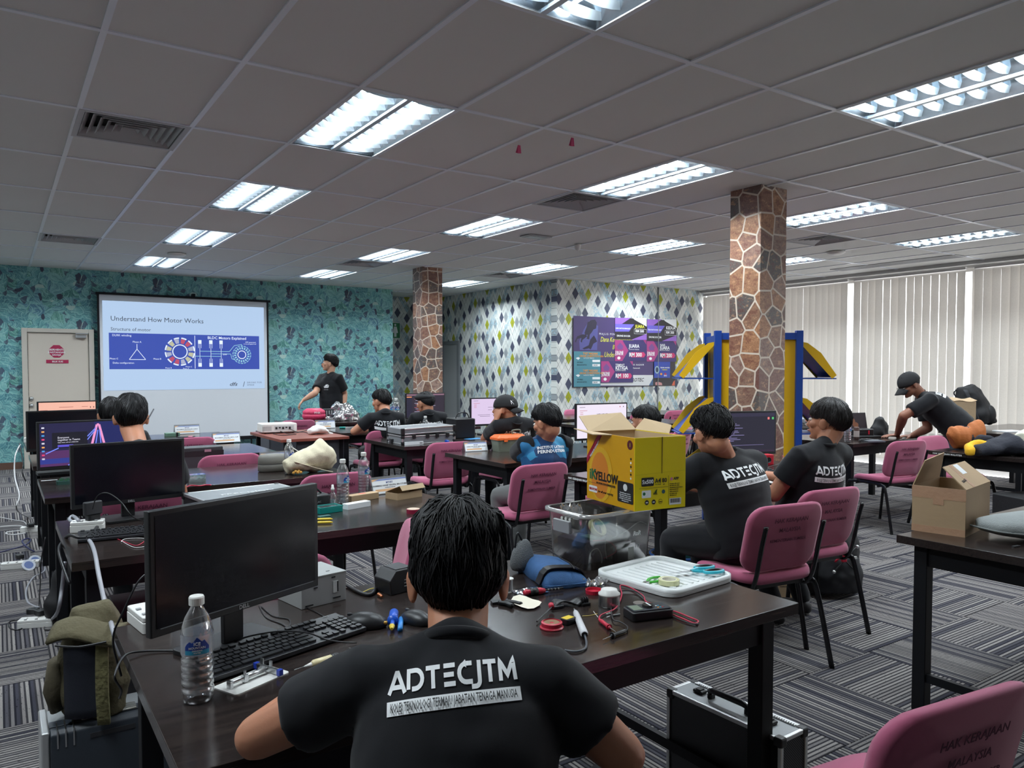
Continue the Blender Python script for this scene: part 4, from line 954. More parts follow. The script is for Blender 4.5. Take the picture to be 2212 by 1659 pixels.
# extension socket blocks
def socket(label, p, rz, l=.16, plug=True, z=DT, w_=.075):
    r = thing('extension_socket', label, 'socket', (p[0], p[1], z), rz)
    obj('body', G().rbox(-w_/2, -l/2, 0, w_/2, l/2, .03, .008), WHT, r, bevel=.002); obj('cover', G().rbox(-w_/2+.001, -l/2+.001, .0305, w_/2-.001, l/2-.001, .045, .008), WHT, r, bevel=.003)
    for k in range(int(l/.055)):
        y = -l/2+.03+.055*k; obj('switch', G().box(-w_/2+.008, y-.006, .045, -w_/2+.02, y+.006, .049), GRY, r); obj('pin_hole', G().box(.004, y-.004, .0449, .012, y+.004, .0455), BPL, r)
    return r
socket('white extension socket beside the large dark monitor', at(322, 1350, DT), RD(8), .15)
s1 = socket('white extension socket at the corner of the second desk', at(190, 1146, DT), RD(78), .13)
s2 = socket('white extension socket on the carpet with two black plugs, nearest one', at(80, 1352, 0), RD(70), .18, z=0)
socket('white extension socket on the carpet beside the desk legs, middle one', at(45, 1226, 0), RD(80), .24, z=0)
socket('white extension socket on the carpet, furthest one', at(66, 1148, 0), RD(75), .15, z=0)
socket('cream extension socket hanging at the end of the furthest desk', (at(52, 953, DT).x+.06, at(52, 953, DT).y-.15, 0), RD(85), .13)
for (px, py, z_, lab, rz) in ((88, 1328, .047, 'black plug in the nearest floor socket, larger', .4), (72, 1325, .047, 'black plug in the nearest floor socket, smaller', .9), (43, 1206, .047, 'black plug in the middle floor socket', .2), (66, 1138, .047, 'black plug in the furthest floor socket', .3)):
    q = at(px, py, z_); o = obj('plug', G().rbox(-.025, -.03, 0, .025, .03, .03, .012), BPL, bevel=.004, loc=(q.x, q.y, .0465), rotz=rz); tag(o, lab, 'plug')
o = thing('power_adapter', 'flat dark square adapter standing on the white socket of the second desk', 'adapter', (s1.location.x+.02, s1.location.y+.0, DT+.0455), RD(25))
obj('body', G().rbox(-.04, -.012, .022, .04, .012, .082, .008), DGY, o, bevel=.006); obj('plug_body', G().rbox(-.027, -.02, 0, .027, .02, .022, .01), BPL, o)
wire('dark cable bundle lying over the socket on the second desk', [dep(150, 1260, 2.95), dep(128, 1195, 3.1), dep(134, 1172, 3.25)]+P3(((150, 1167), (175, 1172), (200, 1160), (212, 1145)), r=.02), .007, CB)
wire('thin black cord arching up in front of the second monitor', [at(200, 1100, DT+.10), dep(205, 1082, 3.3), dep(215, 1068, 3.3), dep(235, 1066, 3.3), dep(262, 1085, 3.3), dep(285, 1115, 3.3), at(310, 1127, DT)+V((0, 0, .004))], .0025, CB)
wire('thick grey cable running off the second desk down behind the backpack', [at(170, 1125, DT+.05), dep(158, 1115, 3.5), dep(150, 1122, 3.45), at(160, 1130, DT+.04)], .008, CG)
wire('thick pale grey cable falling from the second desk', P3(((190, 1168), (199, 1182)), r=.008)+[dep(206, 1200, 2.85), dep(213, 1240, 2.7), dep(226, 1300, 2.6), dep(238, 1340, 2.5), dep(245, 1365, 2.4), dep(262, 1420, 2.4)], .008, CG)
wire('thick grey cable from the second desk down to the nearest floor socket', [dep(140, 1215, 3.25), dep(134, 1270, 3.3), dep(125, 1320, 3.35), at(112, 1345, 0)+V((0, 0, .02)), at(96, 1354, 0)+V((0, 0, .02))], .008, CG)
wire('grey cable curving over the striped carpet to the nearest socket', [at(97, 1225, 0), at(95, 1235, 0), at(72, 1248, 0), at(57, 1275, 0), at(60, 1300, 0), at(76, 1310, 0), at(83, 1322, 0)+V((0, 0, .03))], .006, CG)
wire('black cable standing off the carpet beside the grey curve', [dep(98, 1160, 4.0), dep(88, 1220, 4.0), dep(87, 1260, 4.2), at(84, 1312, 0)], .003, CB)
wire('black looped cord in front of the nearest floor socket', P3(((80, 1335), (45, 1360), (22, 1358), (20, 1345), (38, 1340), (55, 1343)), 0), .004, CB)
wire('black cord leaving the nearest floor socket along the carpet', P3(((96, 1356), (100, 1362), (125, 1358), (140, 1350)), 0), .004, CB)
wire('white cable looping to the furthest floor socket', P3(((0, 1139), (25, 1137), (49, 1138), (46, 1146), (18, 1150), (14, 1154), (30, 1156), (55, 1152)), 0), .006, CWh)
wire('thin white cable crossing the carpet by the furthest socket', P3(((0, 1118), (30, 1124), (52, 1128), (60, 1140)), 0), .005, CWh)
wire('pale cable rising from the carpet to the cream socket', [dep(44, 960, 7.2), dep(33, 985, 7), dep(32, 1030, 6.6), dep(42, 1070, 6.3), dep(36, 1100, 6), at(60, 1117, 0), at(70, 1119, 0)], .006, CWh)
wire('black cord hanging by the cream socket', [dep(42, 958, 7.2), dep(50, 1000, 7), dep(48, 1020, 6.8), dep(56, 1040, 6.8)], .005, CB)
wire('dark blue cable on the carpet under the desks', P3(((0, 1194), (30, 1186), (55, 1178), (66, 1168), (60, 1164), (48, 1170), (60, 1184), (74, 1192)), 0), .006, CBL)
wire('white cable end by the middle floor socket', P3(((0, 1218), (18, 1218)), 0), .006, CWh)
for k, (px, py, s_) in enumerate(((62, 1230, 'the lower one'), (76, 1220, 'the upper one'))):
    q = at(px, py, 0); o = obj('badge', G().lathe([(0, 0), (.045, 0), (.045, .006), (0, .006)], 20, TR(0, 0, .03) @ rot(RD(50), 0, RD(20))), mat('badge_white', sr(206, 212, 222), .4), loc=(q.x, q.y, 0)); tag(o, 'round white badge by the middle floor socket, '+s_, 'badge')
    obj('print', G().lathe([(0, .0065), (.03, .0065), (.03, .0072), (0, .0072)], 16, TR(0, 0, .03) @ rot(RD(50), 0, RD(20))), mat('badge_print', sr(110, 130, 180), .4), o)
q = at(85, 1205, 0); o = obj('black_bag', None, BPL) if False else None
wire('red and white jumper wires on the second desk, white strand', P3(((262, 1172), (270, 1166), (300, 1164), (318, 1166)), r=.003), .0016, CWh); wire('red strand of the jumper wires on the second desk', P3(((252, 1165), (275, 1174), (296, 1180), (316, 1168)), r=.003), .0016, CR); wire('white wire loop next to the red strand on the second desk', P3(((262, 1170), (290, 1184), (316, 1182)), r=.003), .0016, CWh)
# PCB holder
q = at(545, 1470, DT); r = thing('circuit_board_holder', 'small white plate with a silver clamp rod for circuit boards', 'clamp', (q.x, q.y, DT), RD(24))
obj('plate', G().rbox(-.075, -.04, 0, .075, .04, .003, .008), WHT, r); rod = G().cyl((-.06, 0, .014), (.05, .0, .014), .004, n=10); obj('rod', rod, CHR, r, smooth=True); obj('end_block', G().cbox((-.06, 0, .011), (.008, .014, .018)), CHR, r, bevel=.001); obj('slider', G().cbox((-.02, 0, .013), (.01, .012, .016)).cyl((-.02, 0, .02), (-.02, 0, .03), .003), CHR, r)
obj('jaw', G().cbox((.045, .0, .012), (.008, .075, .012)), CHR, r, bevel=.001); obj('spring', G().cyl((-.012, 0, .014), (.03, 0, .014), .0055, n=10), ALU, r, smooth=True)
for y in (-.04, .04): obj('jaw_tip', G().cbox((.045, y, .012), (.011, .01, .013)), mat('blue_rubber', sr(30, 60, 170), .5), r)
for y in (-.01, .02): obj('lever', G().cbox((.045, y, .026), (.003, .009, .014)), CHR, r)
# syringe
a, b = at(636, 1456, DT)+V((0, 0, .01)), at(752, 1420, DT)+V((0, 0, .01)); d = (b-a).normalized(); L = (b-a).length
r = thing('flux_syringe', 'syringe filled with pale yellow flux beside the keyboard', 'syringe', a); S = lambda t: d*t
obj('needle', G().cyl(S(0), S(.028), .0009, .0009), CHR, r); obj('nozzle', G().cyl(S(.026), S(.045), .002, .006), WHT, r, smooth=True); obj('barrel', G().loft([S(.044), S(.05), S(.11)], [.006, .0095, .0095], n=14), mat('flux_yellow', sr(226, 214, 170), .3), r, smooth=True); obj('band', G().cyl(S(.098), S(.115), .0105, n=14), BPL, r, smooth=True); obj('plunger', G().cyl(S(.115), S(.15), .007, n=10).cyl(S(.148), S(.152), .013, n=12), film('clear_plastic', (.9, .92, .93), .2, .1, .5), r)
# metal power supply box
a = at(652, 1318, DT); r = thing('metal_drive_bay', 'grey sheet metal computer box behind the large dark monitor', 'metal box', (a.x, a.y, DT), RD(10))
PS_ = mat('galvanised_steel', sr(168, 170, 170), .42, .35, var=.06, vscale=20)
obj('body', G().box(0, 0, .0, .15, .15, .086), PS_, r, bevel=.002); obj('lid', G().box(-.001, -.001, .0865, .151, .151, .09), PS_, r)
obj('slot', G().box(.105, -.002, .03, .122, .0005, .065), mat('slot_light', sr(196, 198, 198), .5), r); obj('slot_shadow', G().box(.118, -.0025, .032, .122, -.0015, .064), BPL, r)
for x0, z0 in ((.012, .006), (.105, .012), (.1, .076), (.04, .055)): obj('cutout', G().box(x0, -.0018, z0, x0+(.025 if z0 < .05 else .012), .0002, z0+.004), BPL, r)
for x0, y0 in ((.03, .04), (.10, .03), (.05, .11)): obj('cutout', G().box(x0, y0, .0899, x0+.012, y0+.005, .0906), BPL, r)
a = at(868, 1282, DT); r = thing('power_brick', 'black angular power supply brick beside the left ear', 'adapter', (a.x, a.y, DT), RD(10)); obj('body', G().prism([(-.04, 0), (.05, 0), (.05, .075), (-.02, .075), (-.045, .045)], 0, .09, M4(((1, 0, 0, 0), (0, 0, 1, 0), (0, 1, 0, 0), (0, 0, 0, 1)))), BPL, r, bevel=.004); obj('top_plate', G().box(-.015, .01, .0752, .045, .08, .077), DGY, r)
for k in range(3): obj('slot', G().box(.01, -.001, .02+.01*k, .02, .001, .023+.01*k), GRY, r)
wire('thick black sleeved cable from the metal box to the power brick', P3(((748, 1268), (770, 1280), (790, 1288), (805, 1286), (818, 1268), (835, 1266), (850, 1280)), r=.006), .006, CB); wire('thin yellow wire beside the sleeved cable', P3(((748, 1268), (775, 1283), (800, 1275), (822, 1272)), r=.004), .0018, CYL)
a = at(818, 1288, DT); o = obj('brass_tip', G().cyl((0, 0, .006), (.0, -.028, .006), .006, .004), mat('copper', sr(196, 124, 84), .3, .9), loc=(a.x, a.y, DT)); tag(o, 'short copper coloured tip below the sleeved cable', 'fitting')
# blue solder pump
a = at(848, 1356, DT); BLP = mat('blue_plastic', sr(28, 88, 200), .35)
r = thing('solder_pump', 'blue desoldering pump with brass screw lying by the mouse', 'tool', (a.x, a.y, DT+.014), RD(-28)); obj('barrel', G().loft([(0, .02, 0), (0, .035, 0), (0, .085, 0), (0, .088, 0)], [.009, .013, .013, .01], n=16), BLP, r, smooth=True); obj('neck', G().cyl((0, -.03, 0), (0, .02, 0), .006), BLP, r, smooth=True); obj('collar', G().cyl((0, .012, 0), (0, .022, 0), .016), BLP, r, smooth=True); obj('nozzle', G().cyl((0, -.045, -.002), (0, -.028, 0), .004, .008), mat('yellow_plastic', sr(226, 196, 60), .4), r); obj('screw', G().cyl((-.024, .0, 0), (-.014, .0, 0), .005), mat('brass', sr(200, 160, 80), .3, .9), r); obj('side_tube', G().cyl((.022, -.04, -.006), (.022, .05, -.006), .007), mat('light_blue_plastic', sr(50, 140, 220), .35), r, smooth=True)
# solder spool
a = at(1098, 1278, DT); r = thing('solder_spool', 'upright reel of silver solder wire beside the right ear', 'spool', (a.x, a.y, DT)); obj('flange', G().lathe([(.0, 0), (.017, 0), (.017, .003), (0, .003)], 20), WHT, r); obj('flange', G().lathe([(.005, .04), (.017, .04), (.017, .043), (.005, .043)], 20), WHT, r); obj('wire_coil', G().lathe([(.013, .003+.0009*k) if k % 2 else (.0145, .003+.0009*k) for k in range(42)], 20), CHR, r)
a = at(1085, 1306, DT); r = thing('wire_stripper', 'black wire stripper half hidden behind the right ear', 'tool', (a.x, a.y, DT), RD(-20)); obj('jaw', G().prism([(-.03, 0), (.02, .012), (.025, .03), (-.03, .03)], .002, .008), DGY, r); obj('handle', G().loft(spline([(.0, .005, .008), (.03, -.01, .008), (.05, -.035, .008)], 4), [.007]*9), BPL, r, smooth=True); obj('handle', G().loft(spline([(-.01, .0, .008), (.01, -.02, .008), (.02, -.045, .008)], 4), [.007]*9), BPL, r, smooth=True)
# cloth scrap
P = [at(x, y, DT) for x, y in ((1091, 1303), (1122, 1286), (1150, 1301), (1181, 1303), (1153, 1322), (1128, 1318))]; zz = [.006, .012, .004, .008, .002, .006]
o = obj('paper_scrap', G().add([(p.x, p.y, DT+.001+z_) for p, z_ in zip(P, zz)]+[(sum(p.x for p in P)/6, sum(p.y for p in P)/6, DT+.009)], [(i, (i+1) % 6, 6) for i in range(6)]), mat('cream_cloth', sr(228, 222, 204), .85), solid=.001, sub=1); tag(o, 'torn cream scrap of paper among the tools', 'paper')
# screwdriver
a, b = at(1131, 1289, DT)+V((0, 0, .012)), at(1224, 1276, DT)+V((0, 0, .010)); d = (b-a).normalized(); r = thing('screwdriver', 'red and black handled screwdriver in front of the blue pouch', 'screwdriver', a); S = lambda t: d*t
obj('handle', G().loft([S(0), S(.008), S(.02), S(.05), S(.062), S(.075)], [.006, .011, .008, .011, .010, .006], n=12), mat('red_plastic', sr(190, 34, 60), .4), r, smooth=True); obj('grip', G().cyl(S(.022), S(.048), .0112, n=12), BPL, r, smooth=True); obj('shaft', G().cyl(S(.075), S(.14), .003), BPL, r)
for k in range(4): obj('bit_ring', G().cyl(S(.085+.012*k), S(.088+.012*k), .0038), CHR, r)
a = at(1240, 1310, DT); r = thing('strap_mount', 'black strap with a finned camera mount', 'mount', (a.x, a.y, DT), RD(-10)); obj('strap', G().grid(lambda u, v: (-.06+.09*u, .0+.03*v+.01*sin(6*u), .003+.014*abs(sin(4*u+v))), 10, 3), BPL, r, solid=.003, smooth=True); obj('buckle', G().rbox(-.075, -.005, .002, -.035, .012, .008, .004), DGY, r); obj('mount', G().rbox(.02, -.015, 0, .05, .015, .008, .004), BPL, r)
for k in range(3): obj('fin', G().lathe([(0, 0), (.009, 0), (.009, .003), (0, .003)], 12, TR(.028+.007*k, 0, .016) @ rot(0, pi/2)), BPL, r)
a = at(1283, 1281, DT); o = obj('round_cover', G().lathe([(0, 0), (.026, 0), (.027, .012), (.025, .012), (.024, .004), (0, .004)], 24), mat('red_plastic'), loc=(a.x, a.y, DT), smooth=False); tag(o, 'shallow round red lid next to the white capped tin', 'lid')
a = at(1316, 1308, DT); r = thing('flux_tin', 'small round metal tin with a white domed lid', 'tin', (a.x, a.y, DT)); obj('body', G().lathe([(0, 0), (.031, 0), (.032, .003), (.032, .032), (.033, .034), (.0, .034)], 28), CHR, r, smooth=False); obj('lid', G().lathe([(.033, .033), (.033, .038), (.026, .043), (.024, .050), (.012, .053), (0, .054)], 24), WHT, r, smooth=True)
a = at(1382, 1304, DT); o = obj('coaster', G().lathe([(0, 0), (.02, 0), (.02, .003), (0, .003)], 20), mat('coin_grey', sr(130, 124, 120), .4, .3), loc=(a.x, a.y, DT)); tag(o, 'flat round grey disc behind the multimeter', 'disc')
# tape reel, red
a = at(1192, 1356, DT); r = thing('desolder_wick', 'flat red reel with braided coppery centre next to the shirt sleeve', 'reel', (a.x, a.y, DT)); obj('rim', G().lathe([(0, 0), (.032, 0), (.033, .003), (.029, .006), (.029, .016), (.024, .018), (.023, .014), (0, .014)], 28), mat('red_plastic'), r); obj('braid', G().lathe([(.006, .0145), (.02, .0165), (.024, .0145)], 20, cap=False), mat('braid', sr(150, 120, 90), .6, .4, bump=.6, bscale=500), r)
a, b = at(1160, 1347, DT)+V((0, 0, .006)), at(1192, 1322, DT)+V((0, 0, .014)); r = thing('knob_rod', 'thin black rod with a red knob', 'knob', a); obj('rod', G().cyl((0, 0, 0), b-a, .0025), BPL, r); obj('knob', G().cyl(b-a, (b-a)+V((.006, .012, .004)), .008), mat('red_plastic'), r, smooth=True)
a = at(1228, 1346, DT); r = thing('tape_measure', 'small yellow and black tape measure', 'tape measure', (a.x, a.y, DT), RD(10)); obj('case', G().rbox(-.02, -.015, 0, .02, .015, .016, .006), BPL, r, bevel=.002); obj('label', G().box(-.018, -.01, .0162, .014, .012, .0168), mat('yellow_plastic'), r)
# soldering iron
a, b = at(1240, 1320, DT)+V((0, 0, .008)), at(1263, 1381, DT)+V((0, 0, .012)); d = (b-a).normalized(); r = thing('soldering_iron', 'soldering iron with white patterned grip and grey cord', 'soldering iron', a); S = lambda t: d*t; L = (b-a).length
obj('tip', G().cyl(S(0), S(.035), .0012, .004), CHR, r, smooth=True); obj('grip', G().loft([S(.034), S(.045), S(.07), S(L-.01), S(L)], [.006, .008, .009, .011, .007], n=14), mat('grip_white', sr(206, 208, 212), .3, var=.3, vscale=260), r, smooth=True); obj('collar', G().cyl(S(L-.012), S(L+.002), .008), BPL, r)
wire('', [S(L), at(1267, 1392, DT)-a+V((0, 0, .004)), at(1264, 1404, DT)-a+V((0, 0, .004)), at(1245, 1411, DT)-a+V((0, 0, .004)), at(1220, 1408, DT)-a+V((0, 0, .004))], .003, mat('grey_cord', sr(70, 74, 82), .4), parent=r, nm='cord')
# multimeter
a = at(1400, 1332, DT); r = thing('multimeter', 'black multimeter with coloured sockets and test leads', 'multimeter', (a.x, a.y, DT), RD(-16))
obj('case', G().rbox(-.065, -.035, 0, .065, .035, .026, .01), BPL, r, bevel=.004); obj('face', G().rbox(-.058, -.028, .0262, .058, .028, .029, .005), mat('meter_face', sr(46, 50, 58), .5), r); obj('dial', G().lathe([(0, .029), (.018, .029), (.016, .036), (0, .036)], 20), BPL, r); obj('pointer', G().cbox((0, 0, .0365), (.004, .03, .001)), WINK, r); obj('display', G().box(-.055, -.02, .0291, -.025, .02, .0298), mat('lcd', sr(120, 134, 120), .3), r)
for k, c_ in enumerate((sr(230, 150, 50), sr(60, 170, 200), sr(200, 60, 60), sr(220, 220, 220), sr(60, 170, 200))): obj('mark', G().cbox((.024+.007*(k % 3), -.015+.014*(k//3), .0295), (.005, .004, .001)), mat('mark%d' % k, c_, .5), r)
wire('red test lead running from the multimeter to the red probe', P3(((1432, 1318), (1415, 1310), (1396, 1304), (1388, 1290), (1362, 1273), (1342, 1268), (1340, 1275), (1343, 1290), (1330, 1318), (1300, 1332), (1294, 1342)), r=.006), .0022, CR)
wire('black test lead running from the multimeter to the black probe', P3(((1408, 1318), (1380, 1285), (1350, 1280), (1322, 1286), (1320, 1300), (1323, 1340), (1340, 1348), (1355, 1358), (1354, 1368)), r=.006), .0020, CB)
wire('red lead loop hanging by the desk edge past the multimeter', P3(((1436, 1321), (1460, 1325), (1490, 1337), (1508, 1345), (1500, 1350), (1475, 1340), (1450, 1330)), r=.005), .0022, CR)
wire('black lead loop by the desk edge past the multimeter', P3(((1434, 1326), (1460, 1338), (1490, 1349), (1507, 1351), (1500, 1344)), r=.004), .002, CB)
for c_, l, s_ in ((mat('red_plastic'), ((1294, 1343), (1318, 1362), (1330, 1370)), 'red test probe pointing at the desk edge'), (BPL, ((1355, 1366), (1320, 1380), (1302, 1387)), 'black test probe at the desk edge')):
    a, b, c2 = [at(x, y, DT)+V((0, 0, .007)) for x, y in l]; r = thing('test_probe', s_, 'probe', a); d = b-a; dn = d.normalized(); obj('grip', G().loft([V((0, 0, 0)), d*.2, d*.9, d], [.003, .0055, .0055, .004], n=10), c_, r, smooth=True); obj('guard', G().cyl(d*.88, d*.88+dn*.004, .0085), c_, r); obj('tip', G().cyl(d, c2-a, .0015, .0006), CHR, r)
for px, py, s_, rz in ((1315, 1328, 'longer', .1), (1332, 1331, 'shorter', -.3)):
    a = at(px, py, DT); o = obj('fuse', G().cyl((-.012, 0, .003), (.012, .003, .003), .0028, n=8), CHR, loc=(a.x, a.y, DT), rotz=rz); tag(o, 'tiny metal pin by the red probe, the %s one' % s_, 'pin')
wire('short yellow and white wire cutting on the desk', P3(((1258, 1332), (1275, 1331), (1290, 1327)), r=.002), .0009, CYL); wire('short white wire cutting beside the yellow one', P3(((1282, 1322), (1288, 1330), (1292, 1335)), r=.002), .0009, CWh)
# blue pouch
BLF = mat('blue_fabric', sr(52, 92, 140), .85, bump=.3, bscale=500, var=.25, vscale=40)
P = [at(1118, 1228, DT), at(1190, 1282, DT), at(1268, 1262, DT), at(1195, 1212, DT)]; c_ = sum(P, V((0, 0, 0)))/4; ang = atan2(P[1].y-P[0].y, P[1].x-P[0].x)
r = thing('tool_pouch', 'blue fabric zip pouch with black strap lying beside the tub', 'pouch', (c_.x, c_.y, DT), ang)
lx, ly = (P[1]-P[0]).length/2, (P[2]-P[1]).length/2
obj('body', G().grid(lambda u, v: ((2*u-1)*lx*(1-.08*abs(2*v-1)), (2*v-1)*ly, .004+.055*(1-(2*u-1)**6)*(1-(2*v-1)**6)*(.75+.25*(1-v))+.004*sin(9*u+4*v)), 20, 16), BLF, r, smooth=True, solid=.004); obj('bottom', G().rbox(-lx*.97, -ly*.97, 0, lx*.97, ly*.97, .012, .02), BLF, r)
obj('zip', G().grid(lambda u, v: (-lx*.86+1.7*lx*u, ly*(.30+.05*v), .066+.002*sin(8*u)-.012*(2*u-1)**6), 14, 1), BPL, r, solid=.003); obj('strap', G().grid(lambda u, v: (lx*(.50+.24*v), ly*(1-2.1*u), .010+.053*(1-abs(2*u-1)**5)*(.8+.2*u)), 12, 2), BPL, r, solid=.003)
# grey bag behind
a = at(1128, 1236, DT); o = obj('knit_bag', G().loft([(0, 0, 0), (0, 0, .05), (.005, 0, .09), (.02, 0, .115)], [(.05, .03), (.05, .032), (.038, .02), (.012, .008)], n=18, side=(1, 0, 0), dome=False), mat('grey_knit', sr(112, 116, 118), .9, bump=.5, bscale=300, var=.2, vscale=60), loc=(a.x, a.y, DT), smooth=True, sub=1); tag(o, 'grey woven bag standing behind the right ear, beside the blue pouch', 'bag')
wire('', [(-.03, 0, .09), (-.02, 0, .14), (.0, 0, .11)], .004, BPL, parent=o, nm='handle')
# tray
P = [at(1288, 1245, DT), at(1440, 1296, DT), at(1572, 1256, DT), at(1440, 1210, DT)]; c_ = sum(P, V((0, 0, 0)))/4
A_ = (P[1]-P[0]); B_ = (P[2]-P[1]); ang = atan2(B_.y, B_.x); r = thing('lid_tray', 'white plastic box lid used as a tray, with ribs', 'tray', (c_.x, c_.y, DT), ang); lx, ly = B_.length/2+.01, A_.length/2+.01
obj('tray', G().rbox(-lx, -ly, .0, lx, ly, .012, .05, n=6), mat('lid_white', sr(226, 230, 230), .4), r, bevel=.003); f = G(); n = 28; o1 = rrect(-lx, -ly, lx, ly, .05, 6); o2 = rrect(-lx+.014, -ly+.014, lx-.014, ly-.014, .04, 6); N = len(o1)
f.add([(x, y, z_) for o_, z_ in ((o1, .012), (o1, .024), (o2, .024), (o2, .0121)) for x, y in o_], [(k*N+i, k*N+(i+1) % N, (k+1)*N+(i+1) % N, (k+1)*N+i) for k in range(3) for i in range(N)]); obj('rim', f, mat('lid_white'), r, smooth=True)
for k in range(9): obj('rib', G().rbox(-lx+.04+k*(2*lx-.1)/8, -ly*.72, .012, -lx+.05+k*(2*lx-.1)/8, ly*.72, .015, .003), mat('lid_white'), r)
TZ = DT+.0125
a = at(1445, 1262, TZ); r = thing('tape_roll', 'roll of clear yellowish tape lying on the white tray', 'tape', (a.x, a.y, TZ+.002)); obj('roll', G().lathe([(.024, 0), (.034, 0), (.034, .015), (.024, .015), (.024, 0)], 32, cap=False), mat('clear_tape', sr(206, 206, 160), .25), r); obj('core', G().lathe([(.022, 0), (.024, 0), (.024, .0152), (.022, .0152), (.022, 0)], 32, cap=False), mat('tape_core', sr(226, 222, 206), .6), r)
a = at(1400, 1262, TZ); GRN = mat('green_rubber', sr(70, 180, 60), .4); r = thing('side_cutters', 'green handled side cutters on the white tray', 'pliers', (a.x, a.y, TZ+.003), RD(8)); obj('head', G().prism([(-.035, -.002), (-.012, -.009), (.006, -.006), (.006, .006), (-.012, .009), (-.035, .003)], 0, .007), CHR, r, bevel=.001)
for s in (-1, 1): obj('handle', G().loft(spline([(.0, s*.004, .004), (.022, s*.016, .005), (.05, s*.02, .005), (.075, s*.009, .005)], 5), [.0042]*16, n=8), GRN, r, smooth=True)
a = at(1490, 1243, TZ); TEAL2 = mat('turquoise_plastic', sr(50, 180, 200), .35); r = thing('scissors', 'scissors with turquoise and black handles over the tray edge', 'scissors', (a.x, a.y, TZ+.012), RD(-15))
for s in (-1, 1):
    obj('blade', G().prism([(-.075, s*.004), (.01, -s*.006+s*.002), (.012, s*.008), (-.01, s*.009)], 0 if s > 0 else .0025, .002 if s > 0 else .0045), CHR, r)
    c2 = V((.075, s*.028, .003)); P = [c2+V((.036*cos(t), .016*sin(t), 0)) for t in [2*pi*k/20 for k in range(21)]]; obj('handle', G().loft(P, [.0055]*21, n=8, cap=False), TEAL2, r, smooth=True); P = [c2+V((.033*cos(t), .013*sin(t), .001)) for t in [2*pi*k/20 for k in range(21)]]; obj('grip', G().loft(P, [.005]*21, n=8, cap=False), BPL, r, smooth=True); obj('shank', G().loft([(.005, s*.003, .003), (.045, s*.02, .003)], [.004, .006], n=8), TEAL2, r)
obj('screw', G().lathe([(0, 0), (.004, 0), (.003, .006), (0, .006)], 10, TR(.003, .002, 0)), CHR, r)
a = at(1284, 1262, DT); o = obj('plastic_wrap', G().grid(lambda u, v: ((u-.5)*.09, (v-.5)*.06, .004+.03*abs(noise.noise(V((u*5, v*5, 3))))), 14, 10), film('clear_wrap', (.85, .86, .88), .3, .08, .8), loc=(a.x, a.y, DT)); tag(o, 'crumpled clear plastic wrap by the corner of the tray', 'plastic')
a = at(1145, 1280, DT); o = obj('zip_bag', G().grid(lambda u, v: ((u-.5)*.10, (v-.5)*.07, .003+.008*abs(noise.noise(V((u*4, v*4, 8))))), 10, 8), film('dark_wrap', (.3, .35, .45), .3, .08, .8), loc=(a.x, a.y, DT)); tag(o, 'flat dark clear plastic bag under the edge of the blue pouch', 'plastic')

# ---- storage tub and carton
TB = film('smoky_plastic', (.50, .51, .50), .16, .12, .35)
tx, ty = 1.685, 2.02; r = thing('storage_tub', 'smoky clear storage tub full of electronic parts', 'storage tub', (tx, ty, DT), RD(2)); W_, D_, H_ = .335, .235, .20
g = G(); N = 32; o1 = rrect(.012, .012, W_-.012, D_-.012, .03, 7); o2 = rrect(0, 0, W_, D_, .035, 7); N = len(o1)
g.add([(x, y, z_) for o_, z_ in ((o1, .0), (o2, H_-.01), (o2, H_)) for x, y in o_], [(k*N+i, k*N+(i+1) % N, (k+1)*N+(i+1) % N, (k+1)*N+i) for k in range(2) for i in range(N)]+[tuple(range(N))[::-1]]); obj('wall_shell', g, TB, r, smooth=True)
o3 = rrect(-.014, -.014, W_+.014, D_+.014, .045, 7); g = G(); g.add([(x, y, z_) for o_, z_ in ((o2, H_), (o3, H_), (o3, H_-.012)) for x, y in o_], [(k*N+i, k*N+(i+1) % N, (k+1)*N+(i+1) % N, (k+1)*N+i) for k in range(2) for i in range(N)]); obj('rim', g, film('smoky_rim', (.62, .63, .62), .5, .15, .5), r, smooth=True)
obj('latch', G().box(-.026, .07, H_-.075, -.012, .16, H_-.03), GRY, r, bevel=.003)
for k in range(3): obj('hole_ring', G().lathe([(.003, 0), (.006, 0), (.006, .002), (.003, .002)], 12, TR(-.004, .09+.022*k, H_-.028) @ rot(0, -pi/2)), WHT, r)
inside = [('circuit_box', 'black boxed part in the tub', (.14, .05, .012), (.26, .17, .07), BPL), ('circuit_box', 'dark clear tray with label in the tub', (.16, .02, .008), (.31, .045, .055), mat('tub_tray', sr(70, 74, 76), .3)), ('parts_box', 'navy box deep in the tub', (.03, .05, .012), (.13, .2, .09), mat('navy_card', sr(36, 38, 70), .6)), ('label_box', 'dark blue package standing in the tub', (.22, .18, .012), (.31, .21, .13), mat('blue_card', sr(36, 50, 96), .5)), ('tape_piece', 'green board in the tub', (.07, .05, .09), (.11, .12, .10), mat('green_board', sr(50, 96, 70), .5))]
for n_, (nm, lab, a_, b_, m_) in enumerate(inside):
    o = obj(nm, G().box(*a_, *b_), m_, bevel=.002); o.location = (tx, ty, DT+.0015); o.rotation_euler = (0, 0, RD(2)); tag(o, lab, 'box')
wl = V((tx, ty, DT))
for s_, c_, pts in (('red wire inside the tub', CR, ((.05, .03, .10), (.12, .03, .09), (.16, .03, .05), (.10, .03, .03))), ('pale wire curving inside the tub wall', CWh, ((.13, .02, .10), (.2, .02, .12), (.26, .02, .145), (.31, .03, .13))), ('pale ring of wire inside the tub', CWh, ((.03, .03, .02), (.04, .03, .06), (.07, .03, .07), (.09, .03, .04), (.09, .03, .015))), ('white cable tie wire in the tub', CWh, ((.10, .02, .11), (.098, .02, .07), (.105, .02, .03)))):
    wire(s_, [wl+V(p) for p in pts], .0018, c_)
